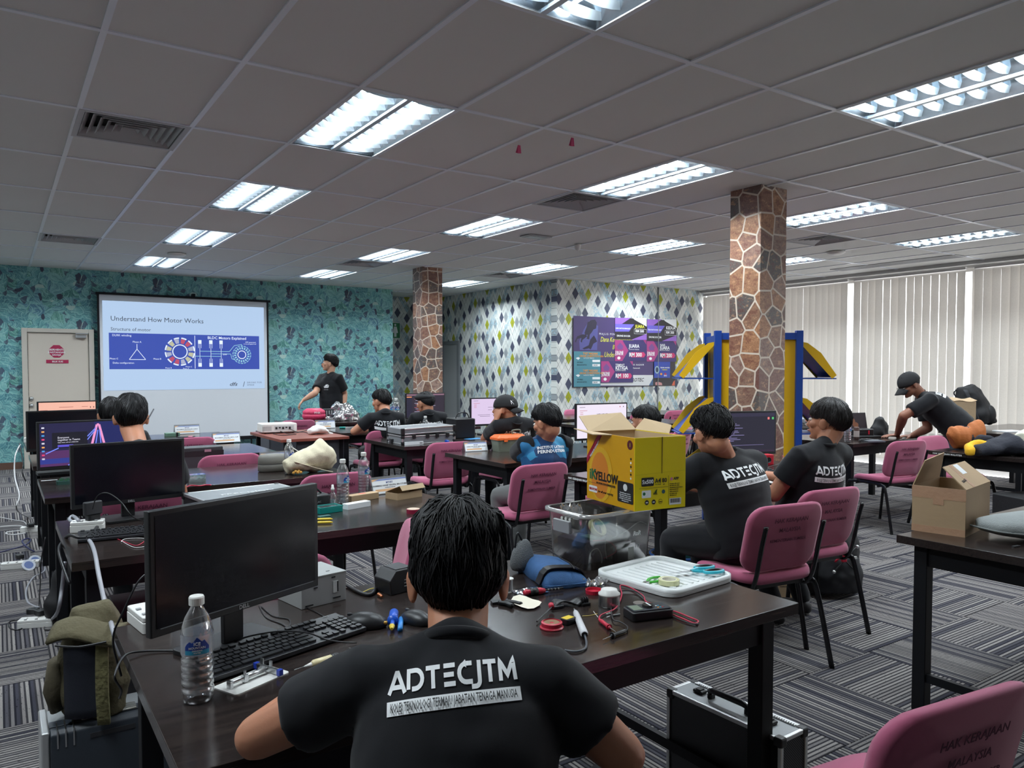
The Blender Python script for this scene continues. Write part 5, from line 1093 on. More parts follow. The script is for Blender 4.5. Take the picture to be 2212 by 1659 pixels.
o = obj('tape_arc', G().lathe([(.03, 0), (.037, 0), (.037, .018), (.03, .018), (.03, 0)], 28, cap=False), mat('clear_tape'), loc=(tx+.13, ty+.11, DT+.12)); o.rotation_euler = (RD(50), RD(20), 0); tag(o, 'yellowish tape roll tilted in the top of the tub', 'tape')
for k, (dx, dy) in enumerate(((.04, .17), (.075, .15))):
    o = obj('plastic_scrap', G().grid(lambda u, v: ((u-.5)*.045, (v-.5)*.02+.01*sin(5*u+k), .05*v+.02*abs(noise.noise(V((u*4, v*4, k))))), 8, 6), film('clear_wrap'), loc=(tx+dx, ty+dy, DT+.155)); tag(o, 'clear plastic scrap poking out of the tub, %s' % ('nearer the latch' if k == 0 else 'nearer the tape'), 'plastic')
text('logo', 'RoR', .022, WINK, r, TR(.225, .0045, .10) @ rot(pi/2), bold=.03, shear=.2); text('logo', 'm', .03, GRY, r, TR(.235, .003, .055) @ rot(pi/2)); o = obj('sticker', G().box(.20, .0035, .015, .228, .0045, .06), mat('sticker_grey', sr(150, 154, 150), .6), r)
# yellow carton
c0, c1, c2 = V((1.872, 1.985)), V((1.912, 2.31)), V((2.095, 1.952)); CZ = DT+.2005
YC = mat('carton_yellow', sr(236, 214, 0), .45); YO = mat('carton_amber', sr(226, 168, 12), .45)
ex = (c2-c0); rz = atan2(ex.y, ex.x); r = thing('paper_carton', 'bright yellow open copy paper carton resting on the tub', 'carton', (c0.x, c0.y, CZ), rz); W_, L_, H_ = .225, .325, .262
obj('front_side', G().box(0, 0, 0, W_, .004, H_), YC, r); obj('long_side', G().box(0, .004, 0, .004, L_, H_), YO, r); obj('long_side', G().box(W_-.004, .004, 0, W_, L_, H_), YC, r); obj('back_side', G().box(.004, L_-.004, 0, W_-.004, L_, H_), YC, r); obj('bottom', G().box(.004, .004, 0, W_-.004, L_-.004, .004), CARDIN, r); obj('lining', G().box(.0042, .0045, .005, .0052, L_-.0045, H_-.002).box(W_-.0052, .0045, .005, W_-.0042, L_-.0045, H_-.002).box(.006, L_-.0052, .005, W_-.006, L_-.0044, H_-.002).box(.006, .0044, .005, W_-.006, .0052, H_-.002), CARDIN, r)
fl = lambda P: obj('flap', G().add(P, [(0, 1, 2, 3)]), CARDIN, r, solid=.003)
fl([(.0, L_-.01, H_), (W_, L_-.01, H_), (W_-.02, L_+.07, H_+.065), (.01, L_+.08, H_+.055)]); fl([(0, .03, H_), (0, L_-.01, H_), (-.085, L_-.03, H_+.005), (-.085, .10, H_+.012)]) if False else None
fl([(0.002, L_*.45, H_), (0.002, L_-.01, H_), (-.05, L_+.02, H_+.012), (-.055, L_*.6, H_+.0)]); fl([(W_, .10, H_), (W_, L_, H_), (W_+.04, L_-.01, H_+.045), (W_+.035, .13, H_+.03)])
LM = frame((-.0008, L_, 0), (0, -1, 0), (0, 0, 1))       # left long side, u from the far end to the near end
FM = frame((0, -.0008, 0), (1, 0, 0), (0, 0, 1))
def FQ(Mx, pts, m, k=0, nm='print'): return obj(nm, G().prism(pts, .0002+.0003*k, .0004+.0003*k), m, r) if False else _fq(Mx, pts, m, k, nm)
def _fq(Mx, pts, m, k, nm):
    o = obj(nm, G().prism(pts, .0001+.0003*k, .0003+.0003*k, Mx), m, r); return o
RB = mat('carton_crimson', sr(176, 28, 66), .45); circ = lambda cx, cy, a, n=20, b=None: [(cx+a*cos(2*pi*i/n), cy+(b or a)*sin(2*pi*i/n)) for i in range(n)]
FQ(LM, [(.0, .135), (.0, .165), (.115, H_), (.085, H_)], RB); FQ(LM, circ(.10, .105, .082, 28, .105), mat('carton_halo', sr(232, 182, 40), .45)); FQ(LM, circ(.095, .10, .062, 28, .09), mat('carton_orange', sr(226, 138, 44), .45), 1)
text('lettering', 'iK', .055, mat('ink_green', sr(20, 110, 70), .5), r, LM @ TR(.022, .082, .0012), bold=.03); text('lettering', 'YELLOW', .046, INK, r, LM @ TR(.062, .082, .0012), bold=.03, sx=.86); text('lettering', 'MULTIFUNCTION BUSINESS PAPER', .0085, INK, r, LM @ TR(.072, .068, .0012), bold=.01)
FQ(LM, [(.015, .066), (.20, .066), (.20, .067), (.015, .067)], INK, 3); FQ(LM, rrect(.018, .03, .078, .055, .005), WINK, 3); text('lettering', 'BRIGHTONE', .0125, mat('ink_red', sr(180, 40, 60), .5), r, LM @ TR(.022, .038, .0016), bold=.02, sx=.8); text('lettering', 'for all your copying', .013, INK, r, LM @ TR(.085, .035, .0014), shear=.4)
FQ(LM, rrect(.218, .022, .318, .098, .006), INK, 2); FQ(LM, circ(.268, .078, .013), WINK, 3)
for k in range(5): text('lettering', ['Sustainable paper made for', 'high quality printing on every', 'office printer, copier and fax', 'with bright and smooth sheets', 'www.papers.com'][k], .0062, WINK, r, LM @ TR(.268, .055-.007*k, .0014), 'CENTER')
FQ(LM, circ(.295, .235, .017), mat('seal_maroon', sr(96, 30, 40), .5), 1); text('lettering', '1', .02, mat('yellow_ink'), r, LM @ TR(.2915, .228, .0010))
for k in range(6): FQ(LM, circ(.302, .115+.014*k, .0045, 10), INK if k % 2 else WINK, 1)
text('lettering', 'PREMIUM QUALITY', .011, WINK, r, LM @ TR(.028, .163, .0008) @ rot(0, 0, RD(46)), bold=.01)
FQ(FM, [(.116, .13), (.119, .13), (.121, H_), (.116, H_)], mat('tear_dark', sr(120, 100, 20), .8)); FQ(FM, [(.004, .1285), (.22, .1355), (.22, .1365), (.004, .1295)], mat('carton_crease', sr(206, 186, 10), .5))
FQ(FM, rrect(.028, .087, .082, .118, .004), INK); text('lettering', '5x500', .0205, WINK, r, FM @ TR(.031, .096, .0008), bold=.02, sx=.95); text('lettering', 'A4', .022, INK, r, FM @ TR(.087, .097, .0006), bold=.015); text('lettering', '80', .022, INK, r, FM @ TR(.118, .097, .0006), bold=.015)
text('lettering', '210 x 297 mm', .0042, INK, r, FM @ TR(.088, .089, .0006)); text('lettering', 'gsm', .005, INK, r, FM @ TR(.123, .089, .0006))
for q in ((.018, .079, .145, .080), (.112, .09, .113, .115), (.147, .015, .148, .12)): FQ(FM, [(q[0], q[1]), (q[2], q[1]), (q[2], q[3]), (q[0], q[3])], INK)
FQ(FM, rrect(.030, .045, .070, .072, .003), WINK); FQ(FM, circ(.040, .060, .006), mat('ink_green'), 1); FQ(FM, circ(.125, .063, .0075), mat('ink_slate', sr(40, 80, 90), .5)); FQ(FM, [(.082, .055), (.095, .062), (.098, .075), (.088, .068)], mat('ink_olive', sr(60, 90, 20), .5)); text('lettering', '10%', .012, INK, r, FM @ TR(.078, .054, .0006))
for cx in (.052, .082): FQ(FM, circ(cx, .028, .009), INK); 
FQ(FM, circ(.112, .028, .009), INK); FQ(FM, circ(.112, .028, .0078), YC, 1); text('lettering', '100', .007, WINK, r, FM @ TR(.046, .0255, .0008)); text('lettering', '100', .007, WINK, r, FM @ TR(.076, .0255, .0008)); text('lettering', 'oo', .012, INK, r, FM @ TR(.1055, .0245, .0011))
text('lettering', 'APP', .014, INK, r, FM @ TR(.170, .103, .0006), bold=.02); FQ(FM, circ(.161, .107, .006), mat('ink_pinkish', sr(200, 120, 150), .5))
for k in range(7): text('lettering', ['Premium office paper', 'ISO 9001 ISO 14001', 'Manufactured under licence', 'keep dry and cool', 'Made in Indonesia', 'for export only', '500 sheets x 5'][k], .0052, INK, r, FM @ TR(.153, .088-.0072*k, .0006))
FQ(FM, rrect(.152, .012, .205, .036, .002), WINK)
g = G(); [g.box(.155+.0033*k, .019, .0006, .155+.0033*k+(.0022 if k % 3 else .0012), .034, .0008, FM) for k in range(14)]; o = obj('barcode', g, INK, r); o['kind'] = 'stuff'
# ================================================================ people
def bake(g, voxel, sm, name, m, par, smooth=4, disp=None):
    me = bpy.data.meshes.new(name); me.from_pydata(g.v, [], g.f); o = bpy.data.objects.new(name, me); COL.objects.link(o)
    md = o.modifiers.new('r', 'REMESH'); md.mode = 'VOXEL'; md.voxel_size = voxel; md.use_smooth_shade = True
    if smooth: md = o.modifiers.new('s', 'SMOOTH'); md.factor = .5; md.iterations = smooth
    dg = bpy.context.evaluated_depsgraph_get(); me2 = bpy.data.meshes.new_from_object(o.evaluated_get(dg))
    bpy.data.objects.remove(o); bpy.data.meshes.remove(me); me2.materials.clear(); me2.materials.append(m)
    if disp:
        ns = [v.normal.copy() for v in me2.vertices]
        for v, n_ in zip(me2.vertices, ns): v.co += n_*disp(v.co)
    me2.polygons.foreach_set('use_smooth', [True]*len(me2.polygons)); me2.update()
    o = bpy.data.objects.new(name, me2); COL.objects.link(o); o.parent = par; return o
def skin(name, c):
    t = NT(name); n = t.noise(t.obj(), 14., 4)[0]
    col = t.mix(t.m('MULTIPLY', n, .5), c4(c), c4((c[0]*.85, c[1]*.66, c[2]*.6)))
    t.bsdf(col, .5, 0, .4, t.bump(t.noise(t.obj(), 380., 2)[0], .08, .002), **{'Subsurface Weight': .12, 'Subsurface Radius': (.02, .008, .005)}); return t.mat
SK1, SK2, SK3 = skin('skin_tan', sr(186, 132, 104)), skin('skin_light', sr(214, 168, 142)), skin('skin_brown', sr(150, 104, 84))
def cloth(name, c, scale=1.):
    t = NT(name); o = t.obj(); n = t.noise(o, 1400., 2)[0]; n2 = t.noise(o, 9., 3)[0]
    t.bsdf(c4(c), .88, 0, .2, t.bump(t.m('ADD', t.m('MULTIPLY', n, .15), n2), .25, .012), **{'Sheen Weight': .12}); return t.mat
TEE = cloth('black_cotton', sr(27, 28, 32)); PANT = cloth('black_trousers', sr(20, 21, 26)); GPANT = cloth('grey_trousers', sr(96, 98, 98)); JEAN = cloth('blue_jeans', sr(52, 66, 84))
HAIRM = mat('black_hair', sr(15, 14, 17), .55, spec=.35); HAIR2 = mat('dark_brown_hair', sr(30, 26, 26), .5)
def jersey_mat():
    t = NT('blue_faceted_jersey'); x, y, z = t.xyz(t.pos())
    v = t.comb(x, y, z); vo = t.n('TexVoronoi', {'Vector': v, 'Scale': 7.5}, distance='MANHATTAN')
    cx, cy, cz = t.xyz(vo.outputs['Color']); c = t.ramp(cx, [(0, sr(14, 44, 82)), (.25, sr(22, 74, 118)), (.5, sr(30, 100, 146)), (.7, sr(18, 54, 96)), (.85, sr(44, 128, 170))], True)
    t.bsdf(c, .6, 0, .3); return t.mat
JER = jersey_mat()
def hand(g, w_, d, nrm, thumb, curl=.4, s=1.):
    "w_ wrist, d pointing direction, nrm back-of-hand direction, thumb side vector"
    d = V(d).normalized(); t = V(thumb); t = (t-d*t.dot(d)).normalized(); nrm = V(nrm); nrm = (nrm-d*nrm.dot(d)-t*nrm.dot(t)).normalized()
    k = w_+d*.088*s
    g.loft([w_-d*.02, w_, w_+d*.03*s, w_+d*.06*s, k], [(.026*s, .019*s), (.028*s, .018*s), (.036*s, .016*s), (.041*s, .014*s), (.038*s, .011*s)], n=12, side=t)
    for q, (L, off) in enumerate(((.072, .029), (.082, .010), (.076, -.010), (.060, -.029))):
        p = w_+d*(.080-.004*abs(q-1))*s+t*off*s; dd = (d+t*(off*1.5)).normalized(); P = [p-dd*.012]
        for f_, c_ in ((.45, curl*.5), (.32, curl*1.3), (.23, curl*1.7)):
            dd = (dd-nrm*math.tan(min(1.2, c_*.8))).normalized() if c_ > 0 else dd
            P.append(P[-1]+dd*(L*f_*s+(.012 if len(P) == 1 else 0)))
        g.loft(P, [.0092*s, .0088*s, .0080*s, .0068*s], n=8, side=t, dome=True)
    p = w_+d*.022*s+t*.026*s; a = (d*.7+t*.72-nrm*.25).normalized(); b = (d*.95+t*.25-nrm*.3).normalized()
    g.loft([p-a*.012, p+a*.034*s, p+a*.034*s+b*.030*s, p+a*.034*s+b*.052*s], [.0135*s, .0115*s, .0098*s, .008*s], n=8, dome=True)
def phimax(az, front=66, side=90, back=128):
    c = cos(az); return RD(side+(front-side)*max(0, c)**1.2+(back-side)*max(0, -c)**.8)
def make_hair(par, Hm, m, th=.016, front=66, side=90, back=138, strands=350, messy=.3, seed=1, crown=(0, -.03), fringe=0.):
    R = random.Random(seed); C = V((0, -.012, .024)); rad = V((.079, .098, .092))
    def rs(az, ph):
        d = V((sin(ph)*sin(az), sin(ph)*cos(az), cos(ph)))
        n_ = noise.noise(V((d.x*3+seed, d.y*3, d.z*3)))*.10+noise.noise(V((sin(az)*5+seed, cos(az)*5, ph*1.6)))*.09
        pm_ = phimax(az, front, side, back)+.06; tp = max(.0, min(1, (pm_-ph)/(.85 if cos(az) < .5 else .2))); tp = tp*(2-tp)
        t_ = th*(1+n_*3)*(1.25-.35*ph/RD(130))*(.10+.90*tp)*(1-.5*abs(sin(az))*max(0, min(1, (ph-.75)/.5)))
        return d, V((d.x*(rad.x+t_), d.y*(rad.y+t_), d.z*(rad.z+t_*1.1)))
    g = G(); nu, nv = 56, 34; vs = []
    for j in range(nv+1):
        ph = RD(150)*j/nv
        for i in range(nu):
            az = 2*pi*i/nu; d, p = rs(az, ph); pm = phimax(az, front, side, back)+.05*noise.noise(V((az*4, seed, 0)))
            if ph > pm: p = V((d.x*rad.x, d.y*rad.y, d.z*rad.z))*max(.80, 1-(ph-pm)*1.6)
            vs.append(Hm @ (C+p))
    fs = [(j*nu+i, j*nu+(i+1) % nu, (j+1)*nu+(i+1) % nu, (j+1)*nu+i) for j in range(nv) for i in range(nu)]; fs.append(tuple(nv*nu+i for i in range(nu))[::-1])
    h = obj('hair', g.add(vs, fs), m, par, smooth=True)
    g = G()
    for k in range(strands):
        az = R.uniform(0, 2*pi); pm = phimax(az, front, side, back)+fringe*max(0, cos(az))
        p0 = R.uniform(0, .75)*pm; p1 = min(pm+.06+messy*.1*R.random(), p0+R.uniform(.5, 1.1)); sw = R.uniform(-.25, .45)*messy*2; P = []
        lift = R.uniform(.0005, .004)+(.006*R.random()**3*messy*3)
        for q in range(6):
            t = q/5; ph = p0+(p1-p0)*t; d, p = rs(az+sw*t*t+.25*noise.noise(V((az*2, t, seed))), max(.02, ph)); P.append(Hm @ (C+p*(1+lift*5*sin(pi*min(1, t*1.1)))))
        w0 = R.uniform(.0012, .0028); g.loft(P, [w0*.6, w0, w0, w0*.9, w0*.6, w0*.15], n=3, cap=False)
    o = obj('hair_strands', g, m, par, smooth=True); o['kind'] = 'stuff'
    return h
def logo_strokes():
    L = []; arc = lambda cx, cy, rx, ry, a0, a1, n=10: [(cx+rx*cos(RD(a0+(a1-a0)*k/n)), cy+ry*sin(RD(a0+(a1-a0)*k/n))) for k in range(n+1)]
    x = 0
    L += [[(x, 0), (x+.42, .9), (x+.5, .9), (x+.92, 0)], [(x+.2, .28), (x+.72, .28)]]; x += 1.12
    L += [[(x, .10), (x, .9), (x+.35, .9)]+arc(x+.38, .5, .4, .4, 90, -90)+[(x+.2, .1)]]; x += .98
    L += [[(x, .9), (x+.78, .9)], [(x+.39, .9), (x+.39, 0)]]; x += .98
    L += [[(x, .9), (x+.62, .9)], [(x, .5), (x+.55, .5)], [(x, .1), (x+.62, .1)]]; x += .82
    L += [[(x+.72, .9), (x+.4, .9)]+arc(x+.4, .5, .38, .4, 90, 270)+[(x+.72, .1)]]; x += .70
    L += [[(x-.05, -.12)]+arc(x+.18, .12, .22, .24, -90, 0)+[(x+.40, .9), (x+.30, .9)]]; x += .62
    L += [[(x, .9), (x+.72, .9)], [(x+.36, .9), (x+.36, 0)]]; x += .92
    L += [[(x, 0), (x+.02, .9), (x+.4, .25), (x+.78, .9), (x+.82, 0)]]; x += .9
    return L, x
def stick(par, shirt, O, U, Vv, D, polys, m, name, eps=.0013):
    "prints 2-D polygons on the cloth: from O + u*U + v*V onto the surface found along D"
    bv = BVHTree.FromPolygons([v.co for v in shirt.data.vertices], [p.vertices for p in shirt.data.polygons]); g = G()
    for vs, fs in polys:
        o = []
        for u, v in vs:
            s = O+U*u+Vv*v; h = bv.ray_cast(s-D*.35, D)
            q = h[1] if h[0] is not None else -D; q = -q if q.dot(D) > 0 else q
            o.append(h[0]+q*eps-D*eps*.5 if h[0] is not None else s)
        g.add(o, fs)
    return obj(name, g, m, par, smooth=True)
def stroke_poly(P, t):
    P = [V((a, b)) for a, b in P]; Q = [P[0]]
    for a, b in zip(P, P[1:]):
        n = max(1, int((b-a).length/.15)); Q += [a+(b-a)*k/n for k in range(1, n+1)]
    vs = []
    for i, p in enumerate(Q):
        d0 = (Q[i]-Q[i-1]).normalized() if i else (Q[1]-Q[0]).normalized(); d1 = (Q[i+1]-Q[i]).normalized() if i < len(Q)-1 else d0
        d = (d0+d1); d = d.normalized() if d.length > .1 else d1; n_ = V((-d.y, d.x)); k = t/2/max(.55, n_.dot(V((-d0.y, d0.x)))); vs += [tuple(p+n_*k), tuple(p-n_*k)]
    return vs, [(2*i, 2*i+1, 2*i+3, 2*i+2) for i in range(len(Q)-1)]
def print_logo(par, shirt, O, U, Vv, D, W_, tilt=0., words=True):
    U, Vv = U*cos(tilt)+Vv*sin(tilt), Vv*cos(tilt)-U*sin(tilt)
    L, tot = logo_strokes(); k = W_/tot; sy = k*1.25
    polys = []
    for s in L:
        vs, fs = stroke_poly(s, .21); polys.append(([((x-tot/2)*k, y*sy) for x, y in vs], fs))
    stick(par, shirt, O, U, Vv, D, polys, WINK, 'shirt_logo')
    n = 48; b0, b1 = -.36*sy-.095*W_, -.30*sy+.0
    bar = [((i/n-.5)*W_*1.03, b0+(b1-b0)*j/4) for j in range(5) for i in range(n+1)]; stick(par, shirt, O, U, Vv, D, [(bar, [(j*(n+1)+i, j*(n+1)+i+1, (j+1)*(n+1)+i+1, (j+1)*(n+1)+i) for j in range(4) for i in range(n)])], WINK, 'shirt_bar')
    if words:
        cu = bpy.data.curves.new('t', 'FONT'); cu.body = 'KOLEJ TEKNOLOGI TERMAJU JABATAN TENAGA MANUSIA'; cu.align_x = 'CENTER'; cu.resolution_u = 1; cu.offset = .012; cu.size = 1
        o = bpy.data.objects.new('t', cu); COL.objects.link(o); dg = bpy.context.evaluated_depsgraph_get(); me = bpy.data.meshes.new_from_object(o.evaluated_get(dg)); bpy.data.objects.remove(o)
        xs = [v.co.x for v in me.vertices]; w_ = max(xs)-min(xs); q = W_*.96/w_; yq = (b1-b0)*.62/.72
        stick(par, shirt, O, U, Vv, D, [([(v.co.x*q, b0+(b1-b0)*.2+v.co.y*yq) for v in me.vertices], [tuple(p.vertices) for p in me.polygons])], INK, 'shirt_words', .0036); bpy.data.meshes.remove(me)
def person(label, P, S, Hd, a, ha=None, hp=0., hr=0., eL=None, wL=None, eR=None, wR=None, kL=None, kR=None, fL=None, fR=None, sk=None, tee=None, pants=None, fat=1., vox=.007, hair=None, logo=.25, ltilt=0., legs=True, curl=.22, hands=(None, None), shoe=None, ldrop=.075, words=True, wr=1., sleeve=.62, group=None, ears=1.):
    P, S, Hd = V(P), V(S), V(Hd); f = V((sin(a), cos(a), 0)); P = P+f*.045+V((0, 0, .04)) if P.z < .6 else P; r = V((cos(a), -sin(a), 0)); up = (S-P).normalized(); sk = sk or SK1; tee = tee or TEE; pants = pants or PANT
    base = V((P.x, P.y, 0)); R_ = thing('person', label, 'person', base, group=group); inv = -base
    ha = a if ha is None else ha
    Hm = M4.Translation(Hd) @ M4.Rotation(-ha, 4, 'Z') @ M4.Rotation(hp, 4, 'X') @ M4.Rotation(hr, 4, 'Y')
    shL, shR = S-r*.160*fat-up*.035, S+r*.160*fat-up*.035
    eL = V(eL) if eL is not None else shL+f*.12-V((0, 0, .22))-r*.05; eR = V(eR) if eR is not None else shR+f*.12-V((0, 0, .22))+r*.05
    wL = V(wL) if wL is not None else eL+f*.22+r*.06; wR = V(wR) if wR is not None else eR+f*.22-r*.06
    loc = lambda g_: [setattr(g_, 'v', [(x-base.x, y-base.y, z) for x, y, z in g_.v]), g_][1]
    g = G(); fw = (S-P).cross(r).normalized()
    if fw.dot(f) < 0: fw = -fw
    # body: trunk, neck, head, arms, hands
    g.loft([P, P+(S-P)*.33, P+(S-P)*.62, P+(S-P)*.87, S], [(.13, .09), (.12, .085), (.14, .095), (.13, .085), (.07, .06)], n=18, side=r, dome=True)
    nk = Hm @ V((0, -.030, -.045)); g.loft([S-up*.05, S+(nk-S)*.4, nk], [.062, .055, .060], n=14, dome=True)
    def he(c, rr, m2=None): g.ell((0, 0, 0), rr, Hm @ M4.Translation(V(c)) @ (m2 if m2 is not None else M4.Identity(4)), 20, 14)
    he((0, -.012, .024), (.078, .097, .092)); he((0, .022, -.035), (.061, .068, .066)); he((0, -.046, -.045), (.052, .046, .06)); he((0, .045, -.072), (.038, .042, .034)); he((0, .076, -.088), (.018, .018, .015))
    g.loft([Hm @ V((0, .086, .022)), Hm @ V((0, .098, -.002)), Hm @ V((0, .108, -.022)), Hm @ V((0, .097, -.034))], [.007, .009, .013, .009], n=8, dome=True)
    he((0, .082, .034), (.044, .012, .009)); he((0, .088, -.056), (.020, .012, .008))
    for s in (-1, 1):
        he((s*.046, .058, -.012), (.022, .026, .022))
        m2 = rot(0, 0, -s*.35) @ rot(RD(-8)); he((s*.083*ears, -.008, -.006), (.009, .021*ears, .033*ears), m2); he((s*.087*ears, -.012, .006), (.007, .016, .02), m2)
    for sh, e, w_, s, hn in ((shL, eL, wL, -1, hands[0]), (shR, eR, wR, 1, hands[1])):
        g.loft([sh, sh+(e-sh)*.3, sh+(e-sh)*.7, e], [.040*fat, .043*fat, .043*fat, .040*fat], n=14, dome=True)
        g.loft([e, e+(w_-e)*.3, e+(w_-e)*.7, w_], [.040*fat, .041*fat, .031*fat, .026], n=14, dome=True)
        d = (w_-e).normalized(); hn = hn or (d, (0, 0, 1), r*-s); hand(g, w_+V(hn[0]).normalized()*.012, hn[0], hn[1], hn[2], curl)
    bake(loc(g), vox, 0, 'body', sk, R_, 3)
    # face
    g = G(); gi = G(); gb = G()
    for s in (-1, 1):
        g.ell((0, 0, 0), (.0125, .0125, .0095), Hm @ M4.Translation((s*.031, .0815, .012)), 12, 8); gi.ell((0, 0, 0), (.0055, .003, .0055), Hm @ M4.Translation((s*.031, .0935, .012)), 10, 6)
        gb.loft([Hm @ V((s*.014, .0945, .034)), Hm @ V((s*.031, .0925, .040)), Hm @ V((s*.05, .080, .034))], [(.002, .004), (.0025, .005), (.0015, .003)], n=6)
    for nm, gg, m_ in (('eyes', g, mat('eye_white', sr(225, 220, 214), .2)), ('irises', gi, mat('iris_dark', sr(30, 20, 16), .2)), ('eyebrows', gb, HAIRM)):
        o = obj(nm, loc(gg), m_, R_, smooth=True); o['kind'] = 'stuff'
    g = G(); g.loft([Hm @ V((-.024, .090, -.056)), Hm @ V((-.01, .1005, -.0535)), Hm @ V((.01, .1005, -.0535)), Hm @ V((.024, .090, -.056))], [.003, .0055, .0055, .003], n=8); obj('lips', loc(g), mat('lip_tone', sr(150, 88, 82), .45), R_, smooth=True)
    if hair is not None:
        hk = dict(hair); hm = hk.pop('m', HAIRM); make_hair(R_, M4.Translation(-base) @ Hm, hm, **hk)
    # shirt
    g = G(); b = fat
    T_ = S-P; g.loft([P-up*.06, P+T_*.12, P+T_*.38, P+T_*.62, P+T_*.80, P+T_*.93, S+up*.012, S+up*.035], [(.175*b, .135*b), (.175*b, .14*b), (.165*b, .13*b), (.178*b, .135*b), (.17*b, .120*b), (.125*b, .095*b), (.075, .068), (.060, .056)], n=28, side=r, dome=False)
    for sh, e in ((shL, eL), (shR, eR)):
        g.loft([S+(sh-S)*.15-up*.02, S+(sh-S)*.6-up*.012, sh+up*.004, sh+(e-sh)*.3, sh+(e-sh)*sleeve], [.066*b, .067*b, .067*b, .068*b, .070*b], n=18, cap=True)
        g.loft([S+up*.035, S+(sh-S)*.45+up*.012, sh+up*.0], [.048, .05*b, .055*b], n=14, dome=True)
    sd = len(bpy.data.objects) % 17
    def wrink(co):
        k = up; t = co.dot(k); u = co.dot(r)
        return .0035*wr*noise.noise(V((u*7+sd, t*22, co.dot(f)*7)))+.002*wr*noise.noise(V((u*20, t*14+sd, co.y*16)))
    sh_ = bake(loc(g), .009 if vox > .0055 else .007, 0, 'shirt', tee, R_, 16, wrink)
    c_ = S+up*.038-base; P_ = [c_+r*(.060*cos(t))+fw*(.056*sin(t))+up*(.010*(-sin(t))) for t in [2*pi*k/24 for k in range(25)]]; obj('collar', G().loft(P_, [(.010, .006)]*25, n=8, cap=False, side=up), tee, sh_, smooth=True)
    if logo: print_logo(R_, sh_, S-base-up*ldrop, r, up, fw, logo, ltilt, words)
    # trousers, shoes
    if legs:
        g = G(); g.loft([P-r*.07, P+r*.07], [.112*b, .112*b], n=18, dome=True)
        for s, kn, ft in ((-1, kL, fL), (1, kR, fR)):
            hp_ = P+r*.09*s*b; kn = V(kn) if kn is not None else hp_+f*.42+V((0, 0, -.045)); ft = V(ft) if ft is not None else V((kn.x+f.x*.02, kn.y+f.y*.02, .09))
            g.loft([hp_, hp_+(kn-hp_)*.5, kn], [.090*b, .078*b, .062*b], n=18, dome=True); g.loft([kn, kn+(ft-kn)*.35, ft+V((0, 0, .01))], [.062*b, .060*b, .052], n=16, dome=True)
            q = G(); tz = V((f.x, f.y, 0)); hb = V((ft.x, ft.y, 0))-base
            q.loft([hb-tz*.07+V((0, 0, .04)), hb+V((0, 0, .05)), hb+tz*.08+V((0, 0, .035)), hb+tz*.17+V((0, 0, .028)), hb+tz*.19+V((0, 0, .025))], [(.036, .038), (.04, .048), (.045, .034), (.042, .026), (.02, .012)], n=14, side=r)
            q.v = [(x, y, max(z, .003)) for x, y, z in q.v]; obj('shoe', q, shoe or mat('shoe_dark', sr(40, 38, 40), .6), R_, smooth=True, sub=1)
        bake(loc(g), .011, 0, 'trousers', pants, R_, 4, lambda co: .004*noise.noise(V((co.x*9, co.y*9, co.z*16))))
    return R_, base, Hm, sh_, (r, up, fw, S)
HS = lambda **k: dict(dict(strands=260, th=.016), **k)
# nearest person, back to the camera
person('person with thick black hair seated in front, back turned, soldering', (.545, .975, .555), (.665, 1.155, .938), (.748, 1.295, 1.038), RD(34), ha=RD(30), hp=RD(-14), eL=(.375, 1.375, .795), wL=(.62, 1.55, .800), eR=(.905, .985, .775), wR=(.90, 1.30, .80), kL=(.80, 1.38, .54), kR=(1.13, 1.24, .54), vox=.005, fat=1.0, hair=HS(th=.034, strands=3200, front=70, side=88, back=152, messy=.5, seed=3), logo=.212, ltilt=RD(7), curl=.2, ears=1.08, sleeve=.60, ldrop=.045)
# two people writing at the desk before the pillar
person('round person in a black shirt leaning over the desk, next to the yellow carton', (3.12, 2.46, .55), (3.09, 2.60, .998), at(1537, 938, 1.13), RD(6), ha=RD(12), hp=RD(-16), eL=(2.86, 2.86, .82), wL=(3.02, 3.18, .79), eR=(3.36, 2.82, .80), wR=(3.22, 3.2, .79), kL=(2.98, 2.86, .545), kR=(3.22, 2.86, .545), fat=1.14, vox=.006, hair=HS(strands=1100, messy=1.2, th=.022, side=80, back=132, seed=5), logo=.27, ltilt=RD(6), shoe=mat('canvas_shoe', sr(150, 130, 120), .7), ldrop=.10)
hw, hw2 = at(1688, 1022, .80), at(1672, 1062, .79)
person('person in a black shirt looking up and holding a red pen', (3.78, 2.60, .55), (3.80, 2.525, 1.008), at(1787, 913, 1.155), RD(4), ha=RD(-12), hp=RD(4), eL=(3.56, 2.66, .76), wL=(3.66, 2.98, .790), eR=(4.04, 2.72, .77), wR=(3.93, 3.05, .80), kL=(3.68, 2.95, .545), kR=(3.9, 2.95, .545), fL=(3.66, 2.72, .09), fR=(3.95, 2.75, .09), fat=1.05, vox=.0048, hair=HS(m=HAIR2, strands=1300, th=.019, front=80, side=88, back=132, messy=.35, seed=8, fringe=.12), logo=.25, curl=.55, ldrop=.10)
